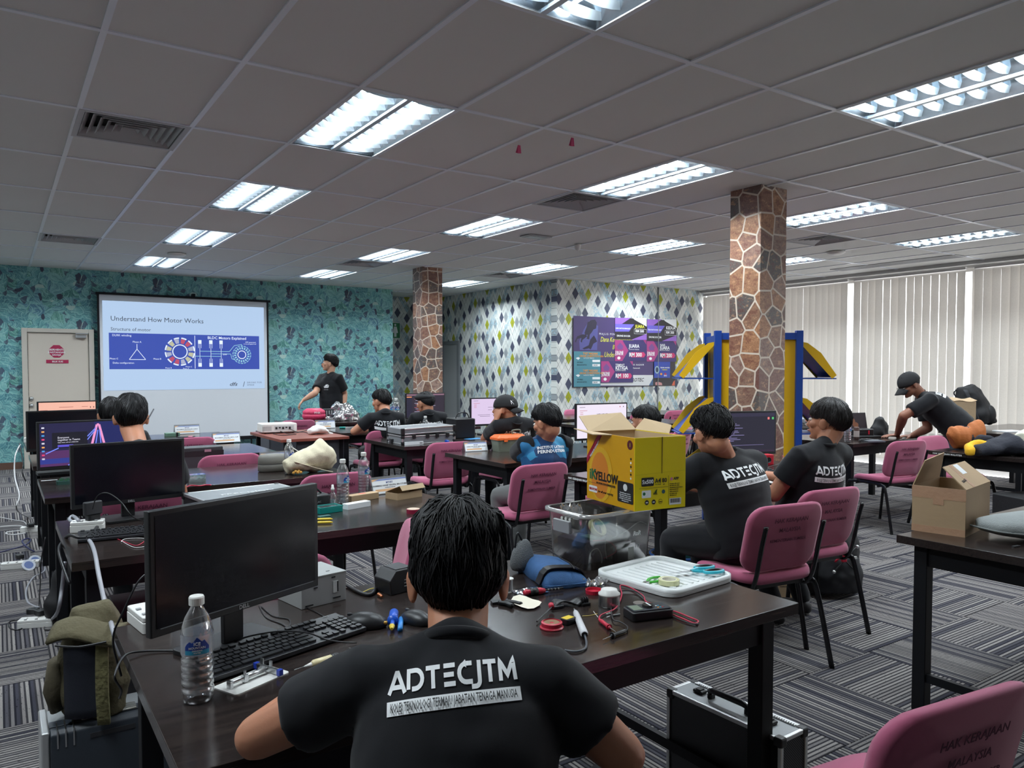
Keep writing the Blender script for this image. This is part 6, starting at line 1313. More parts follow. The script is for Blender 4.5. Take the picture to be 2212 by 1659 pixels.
# jersey
R_, b_, Hm_, sh_, (r_, u_, f_, S_) = person('person in a blue faceted sports jersey with arm on the desk', (3.17, 4.26, .55), (3.24, 4.36, .935), at(1181, 915, 1.07), RD(2), ha=RD(-16), hp=RD(-14), eL=at(1115, 985, .81), wL=at(1140, 962, .79), wR=(3.45, 4.80, .79), tee=JER, pants=GPANT, vox=.006, hair=HS(strands=800, th=.022, side=88, back=136, messy=.3, seed=11), logo=0, kL=(3.0, 4.6, .54), sleeve=.66, wr=.6)
def say(R_, base, sh_, O, U, Vv, D, s_, W_, m, dy):
    cu = bpy.data.curves.new('t', 'FONT'); cu.body = s_; cu.align_x = 'CENTER'; cu.resolution_u = 1; cu.offset = .02; o = bpy.data.objects.new('t', cu); COL.objects.link(o)
    me = bpy.data.meshes.new_from_object(o.evaluated_get(bpy.context.evaluated_depsgraph_get())); bpy.data.objects.remove(o); xs = [v.co.x for v in me.vertices]; q = W_/(max(xs)-min(xs))
    stick(R_, sh_, O-base+Vv*dy, U, Vv, D, [([(v.co.x*q, v.co.y*q) for v in me.vertices], [tuple(p.vertices) for p in me.polygons])], m, 'lettering', .003)
say(R_, b_, sh_, S_, r_, u_, f_, 'INSTITUT LATIHAN', .24, WINK, -.055); say(R_, b_, sh_, S_, r_, u_, f_, 'PERINDUSTRIAN', .24, WINK, -.085)
for s_, d_ in ((-1, 0), (1, 0)):      # black shoulder panels and sleeves
    sh0 = S_+r_*.165*s_-u_*.02-b_; e0 = (at(1115, 985, .81)-b_) if s_ < 0 else sh0+f_*.12-V((0, 0, .22))+r_*.05
    g = G(); g.loft([sh0-r_*.03*s_+u_*.006, sh0+u_*.006, sh0+(e0-sh0)*.3, sh0+(e0-sh0)*.66], [.071, .072, .074, .076], n=20); bake(g, .008, 0, 'sleeve', TEE, sh_, 3)
g = G(); g.ell(tuple(S_-b_-u_*.0), (.12, .085, .03)); 
# short-haired man behind the carton
person('person with a short fade haircut behind the yellow carton', (4.10, 4.34, .55), (4.10, 4.26, .905), at(1393, 915, 1.065), RD(0), ha=RD(-22), hp=RD(-6), vox=.006, hair=HS(strands=600, th=.015, side=78, back=120, messy=.3, seed=14), logo=.25, words=False)
# cap man
CAPM = mat('black_cap_fabric', sr(30, 30, 33), .85, bump=.1, bscale=500)
def cap(R_, base, Hm, back=False, emblem='', es=.05, beret=False):
    H2 = M4.Translation(-base) @ Hm; s = -1 if back else 1
    g = G(); nu, nv = 28, 10; C = V((0, -.012, .03))
    vs = [H2 @ (C+V((.094*sin(ph)*sin(az), .112*sin(ph)*cos(az), .102*cos(ph)))) for ph in [RD(96)*(j+.001)/nv for j in range(nv+1)] for az in [2*pi*i/nu for i in range(nu)]]
    c_ = obj('cap_crown', g.add(vs, [(j*nu+i, j*nu+(i+1) % nu, (j+1)*nu+(i+1) % nu, (j+1)*nu+i) for j in range(nv) for i in range(nu)]), CAPM, R_, smooth=True, solid=.003)
    g = G(); g.grid(lambda u, v: tuple(H2 @ V(((u-.5)*.155*(1-.25*v*v), s*(.075+.03*(1-(2*u-1)**2)+v*(.075*(1-.55*(2*u-1)**2))), .02-.035*v-.03*(2*u-1)**2))), 14, 6)
    obj('cap_brim', g, CAPM, R_, smooth=True, solid=.004)
    obj('cap_button', G().ell((0, 0, 0), (.008, .008, .005), H2 @ TR(0, -.012, .133)), CAPM, R_, smooth=True)
    if emblem:
        for k, ch in enumerate(emblem):
            m_ = H2 @ rot(0, 0, RD(180 if back is None else (150 if back else 0))) @ TR(0, 0, .045) @ TR(-.002+.004*k, -.112*(1), -.002*k) @ rot(pi/2-.25)
            text('cap_emblem', ch, es, WINK, R_, H2 @ rot(0, 0, RD(-28)) @ TR(-.012+.012*k, -.1165, .046-.006*k) @ rot(pi/2-.35), 'CENTER', .0, sx=.9)
R_, b_, Hm_, sh_, _ = person('person in a backwards black cap with white emblem, hand at the chin', (3.98, 5.92, .55), dep(1103, 905, 6.75)+V((.05, 0, -.04)), dep(1090, 884, 6.8), RD(0), ha=RD(-40), hp=RD(-2), eL=at(1047, 948, .80), wL=dep(1072, 908, 6.72), hands=((V((.3, 0, .95)), (-.5, -.8, 0), (0, .5, .3)), None), curl=1., vox=.006, hair=HS(strands=150, th=.008, front=40, side=80, back=132, seed=21), logo=.27, words=False, fat=1.06)
cap(R_, b_, Hm_, True, 'NY', .055)
R_, b_, Hm_, sh_, _ = person('person in a black shirt and dark flat cap before the code monitor', (3.95, 7.40, .55), dep(926, 893, 8.1)+V((.0, .0, -.02)), dep(919, 873, 8.15), RD(4), ha=RD(-14), hp=RD(-10), vox=.008, hair=HS(strands=150, th=.014, front=60, side=80, back=128, seed=23), logo=.27, words=False)
g = G(); H2 = M4.Translation(-b_) @ Hm_; g.ell((0, 0, 0), (.10, .125, .045), H2 @ TR(0, .0, .075) @ rot(RD(8)), 22, 12); obj('flat_cap', g, CAPM, R_, smooth=True)
person('person in a black shirt, elbow on the desk by the projector table', (3.40, 7.40, .55), dep(836, 893, 7.95)+V((-.02, 0, -.02)), dep(824, 869, 8.05), RD(4), ha=RD(-28), hp=RD(-8), eL=at(765, 932, .81), wL=at(800, 926, .79), vox=.0065, hair=HS(strands=350, th=.018, side=84, back=134, messy=.6, seed=25), logo=.27, words=False)
R_, b_, Hm_, sh_, _ = person('dark-haired head with a pencil behind the ear, the nearer by the monitors', (.64, 4.44, .55), (.63, 4.52, 1.0), dep(283, 905, 4.3), RD(4), ha=RD(8), vox=.008, hair=HS(strands=500, th=.022, side=90, back=138, seed=31), logo=0, legs=True)
g = G(); H2 = M4.Translation(-b_) @ Hm_; g.cyl(H2 @ V((.088, -.03, .0)), H2 @ V((.118, .06, .05)), .0035); obj('pencil', g, mat('pencil_grey', sr(90, 92, 98), .4), R_)
person('dark-haired head further back, half hidden by the nearer one', (.70, 6.08, .55), (.70, 6.12, .99), dep(241, 899, 5.6), RD(4), ha=RD(8), vox=.008, hair=HS(strands=250, th=.020, side=90, back=138, seed=33), logo=0)
# standing presenter
D0 = 11.35; f0 = V((-.92, -.29, 0)); aS = atan2(-.92, -.29)
pH, pS, pP = dep(712, 786, D0), dep(714, 812, D0+.02), dep(716, 872, D0+.05); pP.z -= .0; rS = V((cos(aS), -sin(aS), 0))
hR, hL = pP+rS*.1, pP-rS*.1
R_, b_, Hm_, sh_, (r_, u_, f_, S_) = person('standing presenter in a black shirt, one arm stretched towards the screen', pP, pS, pH, aS, ha=atan2(-.90, .42), hp=RD(4), eR=dep(681, 849, D0-.12), wR=dep(656, 864, D0-.15), eL=dep(744, 850, D0+.05), wL=dep(742, 888, D0), hands=(((0, 0, -1), (.3, -.9, 0), (-.9, -.3, 0)), ((-.6, .3, -.75), (0, .3, 1), (-.5, -.8, 0))), kR=V((hR.x, hR.y, .50)), kL=V((hL.x, hL.y, .50)), fR=V((hR.x, hR.y, .09)), fL=V((hL.x, hL.y, .09)), sk=SK2, fat=1.16, vox=.0055, hair=HS(strands=500, th=.024, front=62, side=86, back=136, messy=1., seed=41), logo=0, curl=.7, sleeve=.75)
bk = -f_
def chest(s_, W_, u, v): 
    cu = bpy.data.curves.new('t', 'FONT'); cu.body = s_; cu.align_x = 'CENTER'; cu.resolution_u = 1; cu.offset = .03; cu.shear = .3; o = bpy.data.objects.new('t', cu); COL.objects.link(o)
    me = bpy.data.meshes.new_from_object(o.evaluated_get(bpy.context.evaluated_depsgraph_get())); bpy.data.objects.remove(o); xs = [q.co.x for q in me.vertices]; q_ = W_/(max(xs)-min(xs))
    stick(R_, sh_, S_-b_-u_*v-r_*u, -r_, u_, -f_, [([(k.co.x*q_, k.co.y*q_) for k in me.vertices], [tuple(p.vertices)[::-1] for p in me.polygons])], WINK, 'chest_logo', .003)
chest('dfs', .085, .07, .17); chest('DRONE FOR SPEED', .07, .07, .20)
# man leaning at the laptop
hd = at(1918, 944, .78)
R_, b_, Hm_, sh_, (r_, u_, f_, S_) = person('man in dark cap and jeans bent over the desk at the open laptop', (7.84, 3.74, .90), dep(1996, 858, 7.62), dep(1964, 832, 7.62), RD(-40), ha=RD(-62), hp=RD(-30), eL=dep(1952, 898, 7.45), wL=at(1938, 940, .78), hands=((V((-.9, .4, 0)), (0, 0, 1), (0, 1, 0)), (V((-.9, .4, 0)), (0, 0, 1), (0, -1, 0))), eR=dep(2005, 925, 7.75), wR=dep(1968, 942, 7.8), kL=(7.76, 3.68, .50), kR=(7.98, 3.70, .50), fL=(7.74, 3.62, .09), fR=(8.02, 3.66, .09), sk=SK3, pants=JEAN, fat=1.12, vox=.006, curl=.25, hair=HS(strands=200, th=.010, front=40, side=86, back=132, seed=51), logo=.26, words=False, sleeve=.75, shoe=mat('shoe_dark'))
cap(R_, b_, Hm_, False, '', .02)
H2 = M4.Translation(-b_) @ Hm_; g = G()
for s in (-1, 1):
    P_ = [H2 @ V((s*.032+.02*cos(t), .104, .010+.015*sin(t))) for t in [2*pi*k/16 for k in range(17)]]; g.loft(P_, [.0014]*17, n=5, cap=False); g.cyl(H2 @ V((s*.053, .10, .014)), H2 @ V((s*.084, .0, .012)), .0014)
o = obj('glasses', g, BPL, R_); o['kind'] = 'stuff'
q = dep(1976, 940, 7.79)-b_; obj('wristwatch', G().loft([q, q+V((.03, -.02, .0))], [.033, .033], n=16), BPL, R_, smooth=True)
# pen held by the writer
r = thing('red_pen', 'red pen held in the raised hand over the paper', 'pen', (3.93, 3.13, .80)); obj('barrel', G().cyl((-.035, .02, -.03), (.05, -.03, .055), .0045), mat('red_plastic'), r, smooth=True); obj('tip', G().cyl((-.045, .026, -.040), (-.035, .02, -.03), .0015, .004), BPL, r)
# ================================================================ display rack behind the pillar
RBL = mat('rack_blue', sr(30, 72, 160), .4); RYE = mat('rack_yellow', sr(226, 178, 20), .45)
r = thing('display_rack', 'blue and yellow steel brochure rack standing behind the stone pillar', 'rack', (5.80, 4.60, 0), RD(-37))
for x in (-.36, .36):
    for y in (-.22, .24): obj('post', G().box(x-.03, y-.03, 0, x+.03, y+.03, 1.80), RBL, r, bevel=.003)
obj('end_panel', G().box(-.33, -.215, .08, .33, -.205, 1.72), RYE, r); obj('top_rail', G().box(-.33, -.24, 1.72, .33, -.2, 1.78), RBL, r)
for s in (-1, 1):
    obj('peg_panel', G().box(s*.352-.004, -.19, .08, s*.352+.004, .21, 1.70), RYE, r); obj('top_rail', G().box(s*.36-.02, -.19, 1.70, s*.36+.02, .21, 1.76), RBL, r)
    if s > 0:
        g = G()
        for k in range(24):
            for j in range(5): g.cbox((s*.3575, -.14+.07*j, .3+.055*k), (.002, .008, .008))
        o = obj('peg_hole', g, mat('hole_dark', sr(90, 70, 20), .7), r); o['kind'] = 'stuff'
    for zt in (1.70, 1.20, .70):
        zt2 = zt; Mx = M4(((0, 0, 0, 0), (0, 0, 0, 0), (0, 0, 0, 0), (0, 0, 0, 1)))
        for y in (-.21, .20):
            pts = [(s*.39, zt2), (s*.44, zt2-.01), (s*.56, zt2-.10), (s*.70, zt2-.30), (s*.66, zt2-.33), (s*.39, zt2-.06 if False else zt2-.03)]
            v_ = [(x, y, z) for x, z in pts]+[(x, y+.006, z) for x, z in pts]; n = len(pts)
            obj('side_bracket', G().add(v_, [tuple(range(n)), tuple(range(n, 2*n))[::-1]]+[(i, (i+1) % n, n+(i+1) % n, n+i) for i in range(n)]), RYE, r)
        obj('shelf', G().add([(s*.39, -.205, zt2-.02), (s*.39, .20, zt2-.02), (s*.68, .20, zt2-.32), (s*.68, -.205, zt2-.32)], [(0, 1, 2, 3)]), RBL, r, solid=.005); obj('shelf_lip', G().box(min(s*.39, s*.70), -.205, zt2-.335, max(s*.39, s*.70), .20, zt2-.325), RBL, r)
        if s > 0 and zt > .9:
            for k, y0 in enumerate((-.19, .0)):
                f_ = lambda a, b, e=.006: (s*(.39+.29*b)+.006+e*.7, y0+.17*a, zt2-.02-.30*b+e)
                if zt > 1.5 and k == 1: continue
                w0 = obj('brochure', G().add([f_(0, .25), f_(1, .25), f_(1, .97), f_(0, .97)], [(0, 1, 2, 3)]), PAPER, r, solid=.003)
                obj('print', G().add([f_(0, .6, .0095), f_(.5, .52, .0095), f_(1, .62, .0095), f_(1, .9, .0095), f_(0, .9, .0095)], [(0, 1, 2, 3, 4)]), mat('brochure_yellow', sr(214, 190, 70), .6) if zt < 1.5 else mat('brochure_navy', sr(40, 44, 70), .6), w0)
                o = obj('print_lines', G().add([f_(.3, .62, .011), f_(.8, .62, .011), f_(.8, .64, .011), f_(.3, .64, .011), f_(.3, .68, .011), f_(.95, .68, .011), f_(.95, .70, .011), f_(.3, .70, .011)], [(0, 1, 2, 3), (4, 5, 6, 7)]), INK, w0); o['kind'] = 'stuff'
# ================================================================ metal tool cases
RIBM = None
def ribbed():
    t = NT('ribbed_black_panel'); x, y, z = t.xyz(t.obj()); w_ = t.m('FRACT', t.m('MULTIPLY', t.m('ADD', t.m('ADD', x, y), z), 120.))
    c = t.mix(t.m('GREATER_THAN', w_, .7), c4(sr(26, 27, 30)), c4(sr(86, 88, 92))); t.bsdf(c, .35, .4, .5, t.bump(w_, .5, .002)); return t.mat
RIBM = ribbed(); SILP = mat('silver_panel', sr(150, 154, 156), .4, .5, bump=.1, bscale=300)
def case(label, loc, rz, w_, d, h, side=None, top=None, handle='top', lid=.35, open_=0.):
    "w along x, d along y, h up; aluminium edge profiles and black corners"
    r = thing('tool_case', label, 'tool case', loc, rz); side = side or RIBM; top = top or SILP; e = .014; zl = h*(1-lid)
    obj('shell', G().box(e*.4, e*.4, e*.4, w_-e*.4, d-e*.4, h-e*.4), side, r); obj('top_panel', G().box(e, e, h-e*.5, w_-e, d-e, h-.001), top, r)
    for y in (0, d-e):
        for z in (0, h-e): obj('edge_profile', G().box(e, y, z, w_-e, y+e, z+e), ALU, r, bevel=.003)
    for x in (0, w_-e):
        for z in (0, h-e): obj('edge_profile', G().box(x, e, z, x+e, d-e, z+e), ALU, r, bevel=.003)
        for y in (0, d-e): obj('edge_profile', G().box(x, y, e, x+e, y+e, h-e), ALU, r, bevel=.003)
    for x in (-.002, w_-.030):
        for y in (-.002, d-.030):
            for z in (-.0, h-.030): obj('corner', G().box(x, y, max(z, .0), x+.032, y+.032, z+.032), BPL, r, bevel=.007)
    return r
def grip(r, p, l, axis, out, nm='handle'):
    p, a, o_ = V(p), V(axis), V(out); P = [p-a*l/2, p-a*l/2+o_*.03, p-a*l*.4+o_*.04, p+a*l*.4+o_*.04, p+a*l/2+o_*.03, p+a*l/2]
    obj(nm, G().loft(P, [.008, .009, .011, .011, .009, .008], n=8), BPL, r, smooth=True)
    for s in (-1, 1): obj('handle_mount', G().cbox(p+a*s*l/2+o_*.006, V((.02, .02, .02))), BPL, r, bevel=.003)
def latch(r, c, d=(.04, .03, .01)): obj('latch', G().cbox(c, d), BPL, r, bevel=.003); obj('latch_tab', G().cbox((c[0], c[1], c[2]+d[2]*.6), (d[0]*.5, d[1]*.8, d[2]*.6)), DGY, r, bevel=.002)
# right foreground case, standing upright under the desk
a, b = at(1432, 1477, .34), at(1712, 1560, .34); ex = (b-a); rz = atan2(ex.y, ex.x)
ang = RD(-60)
a, b = at(1440, 1487, .34), at(1690, 1600, .34)
r = case('black ribbed aluminium edged case standing on the carpet under the front desk', (a.x, a.y, 0), atan2(b.y-a.y, b.x-a.x), .46, .14, .34)
grip(r, (.215, .07, .34), .15, (1, 0, 0), (0, -.35, .8)); latch(r, (.09, .07, .345)); latch(r, (.37, .07, .345)); obj('rail', G().box(.03, .112, .34, .43, .12, .343), ALU, r)
g = G(); [g.cbox((.05+.0085*k, .116, .3435), (.003, .006, .001)) for k in range(45)]; o = obj('rail_mark', g, BPL, r); o['kind'] = 'stuff'
# left foreground case with rounded black front and fold-down silver handle
a = at(97, 1578, .33); r = thing('equipment_case', 'silver and black case on the carpet below the olive backpack', 'tool case', (a.x, a.y, 0), 0)
CB2 = mat('case_black', sr(44, 50, 58), .45)
obj('body', G().box(.0, 0, 0, .46, .17, .325), SILP, r, bevel=.006); obj('front_shell', G().prism([(0, 0), (.0, .333), (-.02, .333), (-.035, .32), (-.042, .29), (-.042, 0)], .012, .46, M4(((0, 0, 1, 0), (1, 0, 0, 0), (0, 1, 0, 0), (0, 0, 0, 1)))), CB2, r, bevel=.005); obj('top_shell', G().box(.012, 0, .326, .46, .045, .335), CB2, r, bevel=.002)
obj('end_profile', G().box(-.012, -.03, 0, .012, .175, .332), ALU, r, bevel=.006); obj('handle_plate', G().box(.10, .0, .3352, .26, .05, .340), mat('handle_silver', sr(190, 188, 180), .4, .4), r, bevel=.002)
for k in range(4): obj('handle_rib', G().box(.10, .008+.011*k, .3402, .26, .013+.011*k, .343), ALU, r)
obj('handle_slot', G().box(.12, -.0435, .29, .25, -.0415, .305), DGY, r)
for k in range(3): obj('vent_slot', G().box(.03+.022*k, -.044, .28, .034+.022*k, .03, .3365), CHR, r)
# olive backpack on it
OLV = mat('olive_canvas', sr(86, 80, 58), .9, bump=.4, bscale=60, var=.15, vscale=9); NVY = mat('navy_mesh', sr(28, 32, 44), .9, bump=.3, bscale=400)
bp = thing('backpack', 'olive backpack with dark mesh back leaning on the desk, on top of the silver case', 'backpack', (at(205, 1545, .34).x, at(205, 1545, .34).y+.03, .336), RD(-22))
bp.scale = (.80, .80, .92)
g = G(); g.loft([(0, .02, .0), (0, .02, .12), (0, .03, .24), (.01, .04, .31), (.07, .06, .35)], [(.12, .085), (.135, .105), (.13, .10), (.12, .085), (.05, .04)], n=22, side=(1, 0, 0), dome=False); bake(g, .010, 0, 'body', OLV, bp, 5, lambda c: .012*noise.noise(V((c.x*9, c.y*9, c.z*12)))+.006*noise.noise(V((c.x*25, c.y*25, c.z*25))))
obj('back_panel', G().grid(lambda u, v: (-.075+.13*u, -.083-.012*sin(pi*u)+.0*v, .02+.25*v), 6, 8), NVY, bp, smooth=True, solid=.02); obj('strap', G().grid(lambda u, v: (.045+.045*u, -.10-.015*sin(pi*v)-.005*v, -.005+.28*v), 3, 12), mat('olive_strap', sr(104, 100, 66), .9, bump=.8, bscale=45), bp, smooth=True, solid=.014)
obj('flap', G().grid(lambda u, v: (-.13+.26*u, -.115+.16*v-.02*sin(pi*u), .275+.055*sin(pi*v*.6+.3)+.02*sin(5*u)), 12, 8), OLV, bp, smooth=True, solid=.012); obj('side_pocket', G().loft([(-.125, .0, .03), (-.14, .0, .1), (-.13, 0, .2)], [(.03, .06), (.04, .07), (.03, .065)], n=14, side=(1, 0, 0)), mat('olive_dark', sr(70, 64, 48), .9, bump=.3, bscale=60), bp, smooth=True); obj('zip_line', G().wire([(-.09, -.135, .29), (0, -.15, .285), (.09, -.13, .29)], .004), BPL, bp)
# open carton with white tray under the desk, by the knee
r = thing('floor_carton', 'open brown carton with white papers on the carpet beside the nearest person', 'carton', (1.40, 1.0, 0), RD(-56))
obj('side', G().box(0, 0, 0, .60, .006, .30), CARD, r); obj('side', G().box(0, .34, 0, .60, .346, .30), CARD, r); obj('side', G().box(0, .006, 0, .006, .34, .30), CARD, r); obj('side', G().box(.594, .006, 0, .6, .34, .30), CARD, r); obj('bottom', G().box(.006, .006, 0, .594, .34, .006), CARD, r)
obj('flap', G().add([(0, .346, .30), (.6, .346, .30), (.6, .50, .33), (0, .50, .33)], [(0, 1, 2, 3)]), CARD, r, solid=.004); obj('flap', G().add([(0, 0, .30), (0, .34, .30), (-.12, .34, .36), (-.12, 0, .36)], [(0, 1, 2, 3)]), CARD, r, solid=.004)
o = obj('white_card', G().box(0, 0, 0, .24, .19, .004), PAPER, loc=(1.50, .93, .302), rotz=RD(-50)); tag(o, 'flat white card lying on the open brown carton', 'card')
o = obj('foam_tray', G().rbox(0, 0, 0, .34, .16, .03, .03), mat('foam_white', sr(214, 216, 220), .6, bump=.5, bscale=30), loc=(1.22, 1.52, .0), rotz=RD(-50), bevel=.006); tag(o, 'white moulded tray on the carpet next to the open carton', 'tray')

# ================================================================ second desk
def nameplate(label, p, rz, w_=.21, h=.085, name='PESERTA', z=DT):
    r = thing('name_plate', label, 'name plate', (p[0], p[1], z), rz, group='tent name plates')
    AC = film('acrylic', (.90, .93, .95), .15, .05, .5)
    obj('stand', G().add([(-w_/2, -.035, 0), (w_/2, -.035, 0), (w_/2, 0, h), (-w_/2, 0, h), (-w_/2, .035, 0), (w_/2, .035, 0)], [(0, 1, 2, 3), (3, 2, 5, 4)]), AC, r, solid=.003)
    k = h/.085; fr = frame((-w_/2, -.0375, .001), (1, 0, 0), (0, .035, h))
    obj('card', G().box(.006, .004, 0, w_-.006, .078*k, .0012, fr), PAPER, r); obj('band', G().box(.02, .014*k, .0013, w_-.06, .026*k, .0018, fr), mat('plate_orange', sr(222, 176, 130), .6), r); obj('band', G().box(.006, .070*k, .0013, w_-.006, .077*k, .0018, fr), mat('plate_blue', sr(110, 130, 190), .6), r); obj('corner_patch', G().prism([(.006, .078*k), (.006, .066*k), (.05, .078*k)], .0018, .0022, fr), mat('plate_orange'), r)
    text('lettering', 'MTVET', .013*k, mat('ink_blue', sr(40, 60, 130), .6), r, fr @ TR(w_/2, .054*k, .0015), 'CENTER', .02); text('lettering', name, .0115*k, INK, r, fr @ TR(w_/2, .040*k, .0015), 'CENTER', .012); text('lettering', 'KATEGORI DRONE', .007*k, INK, r, fr @ TR(w_/2, .030*k, .0015), 'CENTER'); return r
P_ = at(838, 1064, DT); nameplate('white tent name plate behind the open brown cardboard box', (P_.x, P_.y), RD(6), .235, .095, 'MUHAMMAD HANIF NAUFAL BIN OTHMAN')
P_ = at(1030, 975, DT); nameplate('white tent name plate beside the orange toolbox', (P_.x, P_.y+.03), RD(-6), .22, .085, 'AHMAD BIN MOHD ABDUL HALIM')
P_ = at(495, 958, DT); nameplate('white tent name plate behind the upright black case', (P_.x, P_.y+.12), RD(4), .26, .10, 'MOHAMMAD AFIQ BIN ABDUL ALIM')
P_ = at(407, 938, DT); nameplate('white tent name plate on the desk nearest the screen', (P_.x, P_.y+.08), RD(2), .26, .10, 'MUHAMMAD IKHWAN BIN AZMAN')
P_ = at(702, 925, DT); nameplate('white tent name plate beside the white plastic bag', (P_.x, P_.y), RD(-4), .24, .10, 'NUR AIN BINTI HALIM')
P_ = at(937, 940, DT); nameplate('white tent name plate behind the bottle on the silver case desk', (P_.x, P_.y), RD(0), .2, .095, 'PESERTA')
P_ = at(597, 1004, DT); nameplate('tent name plate half hidden by the oval grey case', (P_.x+.05, P_.y+.22), RD(0), .22, .075, 'PESERTA')
for px, py, s_, k in ((741, 1088, 'water bottle by the spray bottle on the second desk, label facing', 0), (786, 1066, 'water bottle next to the tent name plate, almost full', 0), (625, 1024, 'water bottle standing before the cream bag', 1), (919, 946, 'water bottle beside the silver tool case lid', 0), (1831, 955, 'half hidden water bottle on the laptop desk', 1)):
    bottle(s_, at(px, py, DT), .235 if py > 1000 else .225, .032, RD(30), k)
q = at(1782, 1268, 0); bottle('water bottle on the carpet by the black backpack', (q.x, q.y), .225, .032, 0, 1, z=0, lab=True)
for px, s_, h, rr in ((845, 'small pair of water bottles, left one', .22, .03), (853, 'small pair of water bottles, right one', .22, .03), (867, 'tall clear water bottle before the code monitor, left one', .31, .045), (877, 'tall clear water bottle before the code monitor, right one', .31, .045)):
    q = at(px, 912, DT); bottle(s_, (q.x, q.y+.3), h, rr, 0, 1)
P_ = at(719, 1094, DT); r = thing('spray_bottle', 'small clear spray bottle with white pump on the second desk', 'bottle', P_); obj('shell', G().lathe([(.017, 0), (.018, .004), (.018, .055), (.014, .068), (.007, .078), (.007, .084)], 18, cap=False), film('bottle_plastic'), r, smooth=True); obj('liquid', G().lathe([(.016, .002), (.0165, .035)], 16), film('water'), r); obj('pump', G().lathe([(.009, .083), (.009, .095), (.0065, .097), (.0055, .112), (0, .114)], 14), WHT, r, smooth=True)
GRT = mat('teal_plastic', sr(10, 130, 124), .35); P_ = at(690, 1112, DT); q = at(750, 1110, DT)
r = thing('organiser_box', 'small teal organiser box with clear lid', 'organiser', (P_.x+.005, P_.y, DT), RD(8)); obj('base', G().rbox(0, 0, 0, .125, .085, .026, .006), GRT, r, bevel=.002); obj('lid_window', G().box(.008, .008, .0265, .117, .077, .028), film('clear_lid', (.7, .85, .85), .35, .08, .8), r); obj('lid_rim', G().box(0, 0, .0262, .125, .007, .031).box(0, .078, .0262, .125, .085, .031).box(0, .007, .0262, .007, .078, .031).box(.118, .007, .0262, .125, .078, .031), GRT, r)
P_ = at(752, 1102, DT); r = thing('long_box', 'long narrow white cardboard box', 'box', (P_.x, P_.y, DT), RD(16)); obj('body', G().box(0, 0, 0, .145, .045, .028), PAPER, r, bevel=.001); g = G(); [g.box(.125+.003*i, -.0006, .008+.003*j, .1275+.003*i, 0, .0105+.003*j) for i in range(4) for j in range(4) if (i*3+j*5) % 4]; 
P_ = at(760, 1086, DT); o = obj('flat_carton', G().prism([(0, 0), (.18, 0), (.19, .03), (.17, .055), (.0, .055), (-.01, .02)], 0, .035), CARD, loc=(P_.x, P_.y, DT), rotz=RD(14), bevel=.002); tag(o, 'closed flat brown carton with a red mark', 'carton'); obj('red_mark', G().box(.07, .02, .0352, .11, .04, .0358), mat('red_mark', sr(206, 90, 80), .6), o)
P_ = at(865, 1080, DT); r = thing('open_box', 'small brown cardboard box with raised lid on the second desk', 'box', (P_.x, P_.y, DT), RD(14))
obj('front', G().box(-.02, 0, 0, .155, .002, .036), CARD, r); obj('side', G().box(-.02, .002, 0, -.018, .10, .036), CARD, r); obj('side', G().box(.153, .002, 0, .155, .10, .036), CARD, r); obj('back', G().box(-.02, .10, 0, .155, .102, .036), CARD, r); obj('base', G().box(-.018, .002, 0, .153, .10, .002), CARDIN, r); obj('lid', G().add([(-.02, .10, .036), (.155, .10, .036), (.16, .0, .075), (-.005, -.0, .075)], [(0, 1, 2, 3)]), CARD, r, solid=.002); obj('flap', G().add([(-.005, 0, .075), (.16, 0, .075), (.165, -.015, .05), (.0, -.015, .05)], [(0, 1, 2, 3)]), CARDIN, r, solid=.002)
P_ = at(893, 1108, DT); o = obj('tape_reel', G().lathe([(.012, 0), (.034, 0), (.034, .02), (.012, .02)], 28), mat('maroon_tape', sr(140, 30, 60), .35), loc=P_); tag(o, 'maroon rimmed tape reel behind the nearest head', 'reel'); obj('face', G().lathe([(.010, .0203), (.031, .0203), (.031, .021), (.010, .021)], 24), mat('tape_face', sr(200, 180, 160), .5), o)
for k, (py, c_) in enumerate(((1124, 'upper'), (1131, 'lower'))):
    a, b = at(664, py+2, DT), at(719, py, DT); o = obj('yellow_marker', G().loft([(0, 0, .007), (b-a)*.9+V((0, 0, .007)), (b-a)+V((0, 0, .006))], [.0062, .006, .002], n=8), mat('yellow_plastic'), loc=a, smooth=True); tag(o, 'yellow marker pen next to the monitor edge, the %s one' % c_, 'pen')
r = case('large silver flight case lying on the second desk behind the monitors', (.78, 3.66, DT), RD(8), .50, .32, .10, RIBM, SILP); text('lettering', 'PRECISION', .035, WINK, r, TR(.12, .12, .1005), sx=1.6)
latch(r, (.14, -.004, .055), (.04, .012, .03)); latch(r, (.36, -.004, .055), (.04, .012, .03))
P_ = at(698, 1098, DT); r = thing('black_toolbag', 'small black zipped bag with handle beside the spray bottle', 'bag', (P_.x-.02, P_.y+.05, DT), RD(6)); obj('body', G().rbox(-.06, -.05, 0, .06, .05, .07, .015), BPL, r, bevel=.012); text('lettering', 'LAC', .014, GRY, r, TR(-.02, -.0508, .03) @ rot(pi/2)); obj('handle', G().wire([(-.03, 0, .07), (0, 0, .095), (.03, 0, .07)], .005), BPL, r)
P_ = at(690, 1116, DT)+V((-.03, -.02, 0)); o = obj('green_wirebox', G().rbox(0, -.05, 0, .06, -.02, .012, .004), mat('dark_teal', sr(20, 80, 76), .5), loc=P_, rotz=RD(8)); tag(o, 'flat dark green holder beside the yellow markers', 'holder')
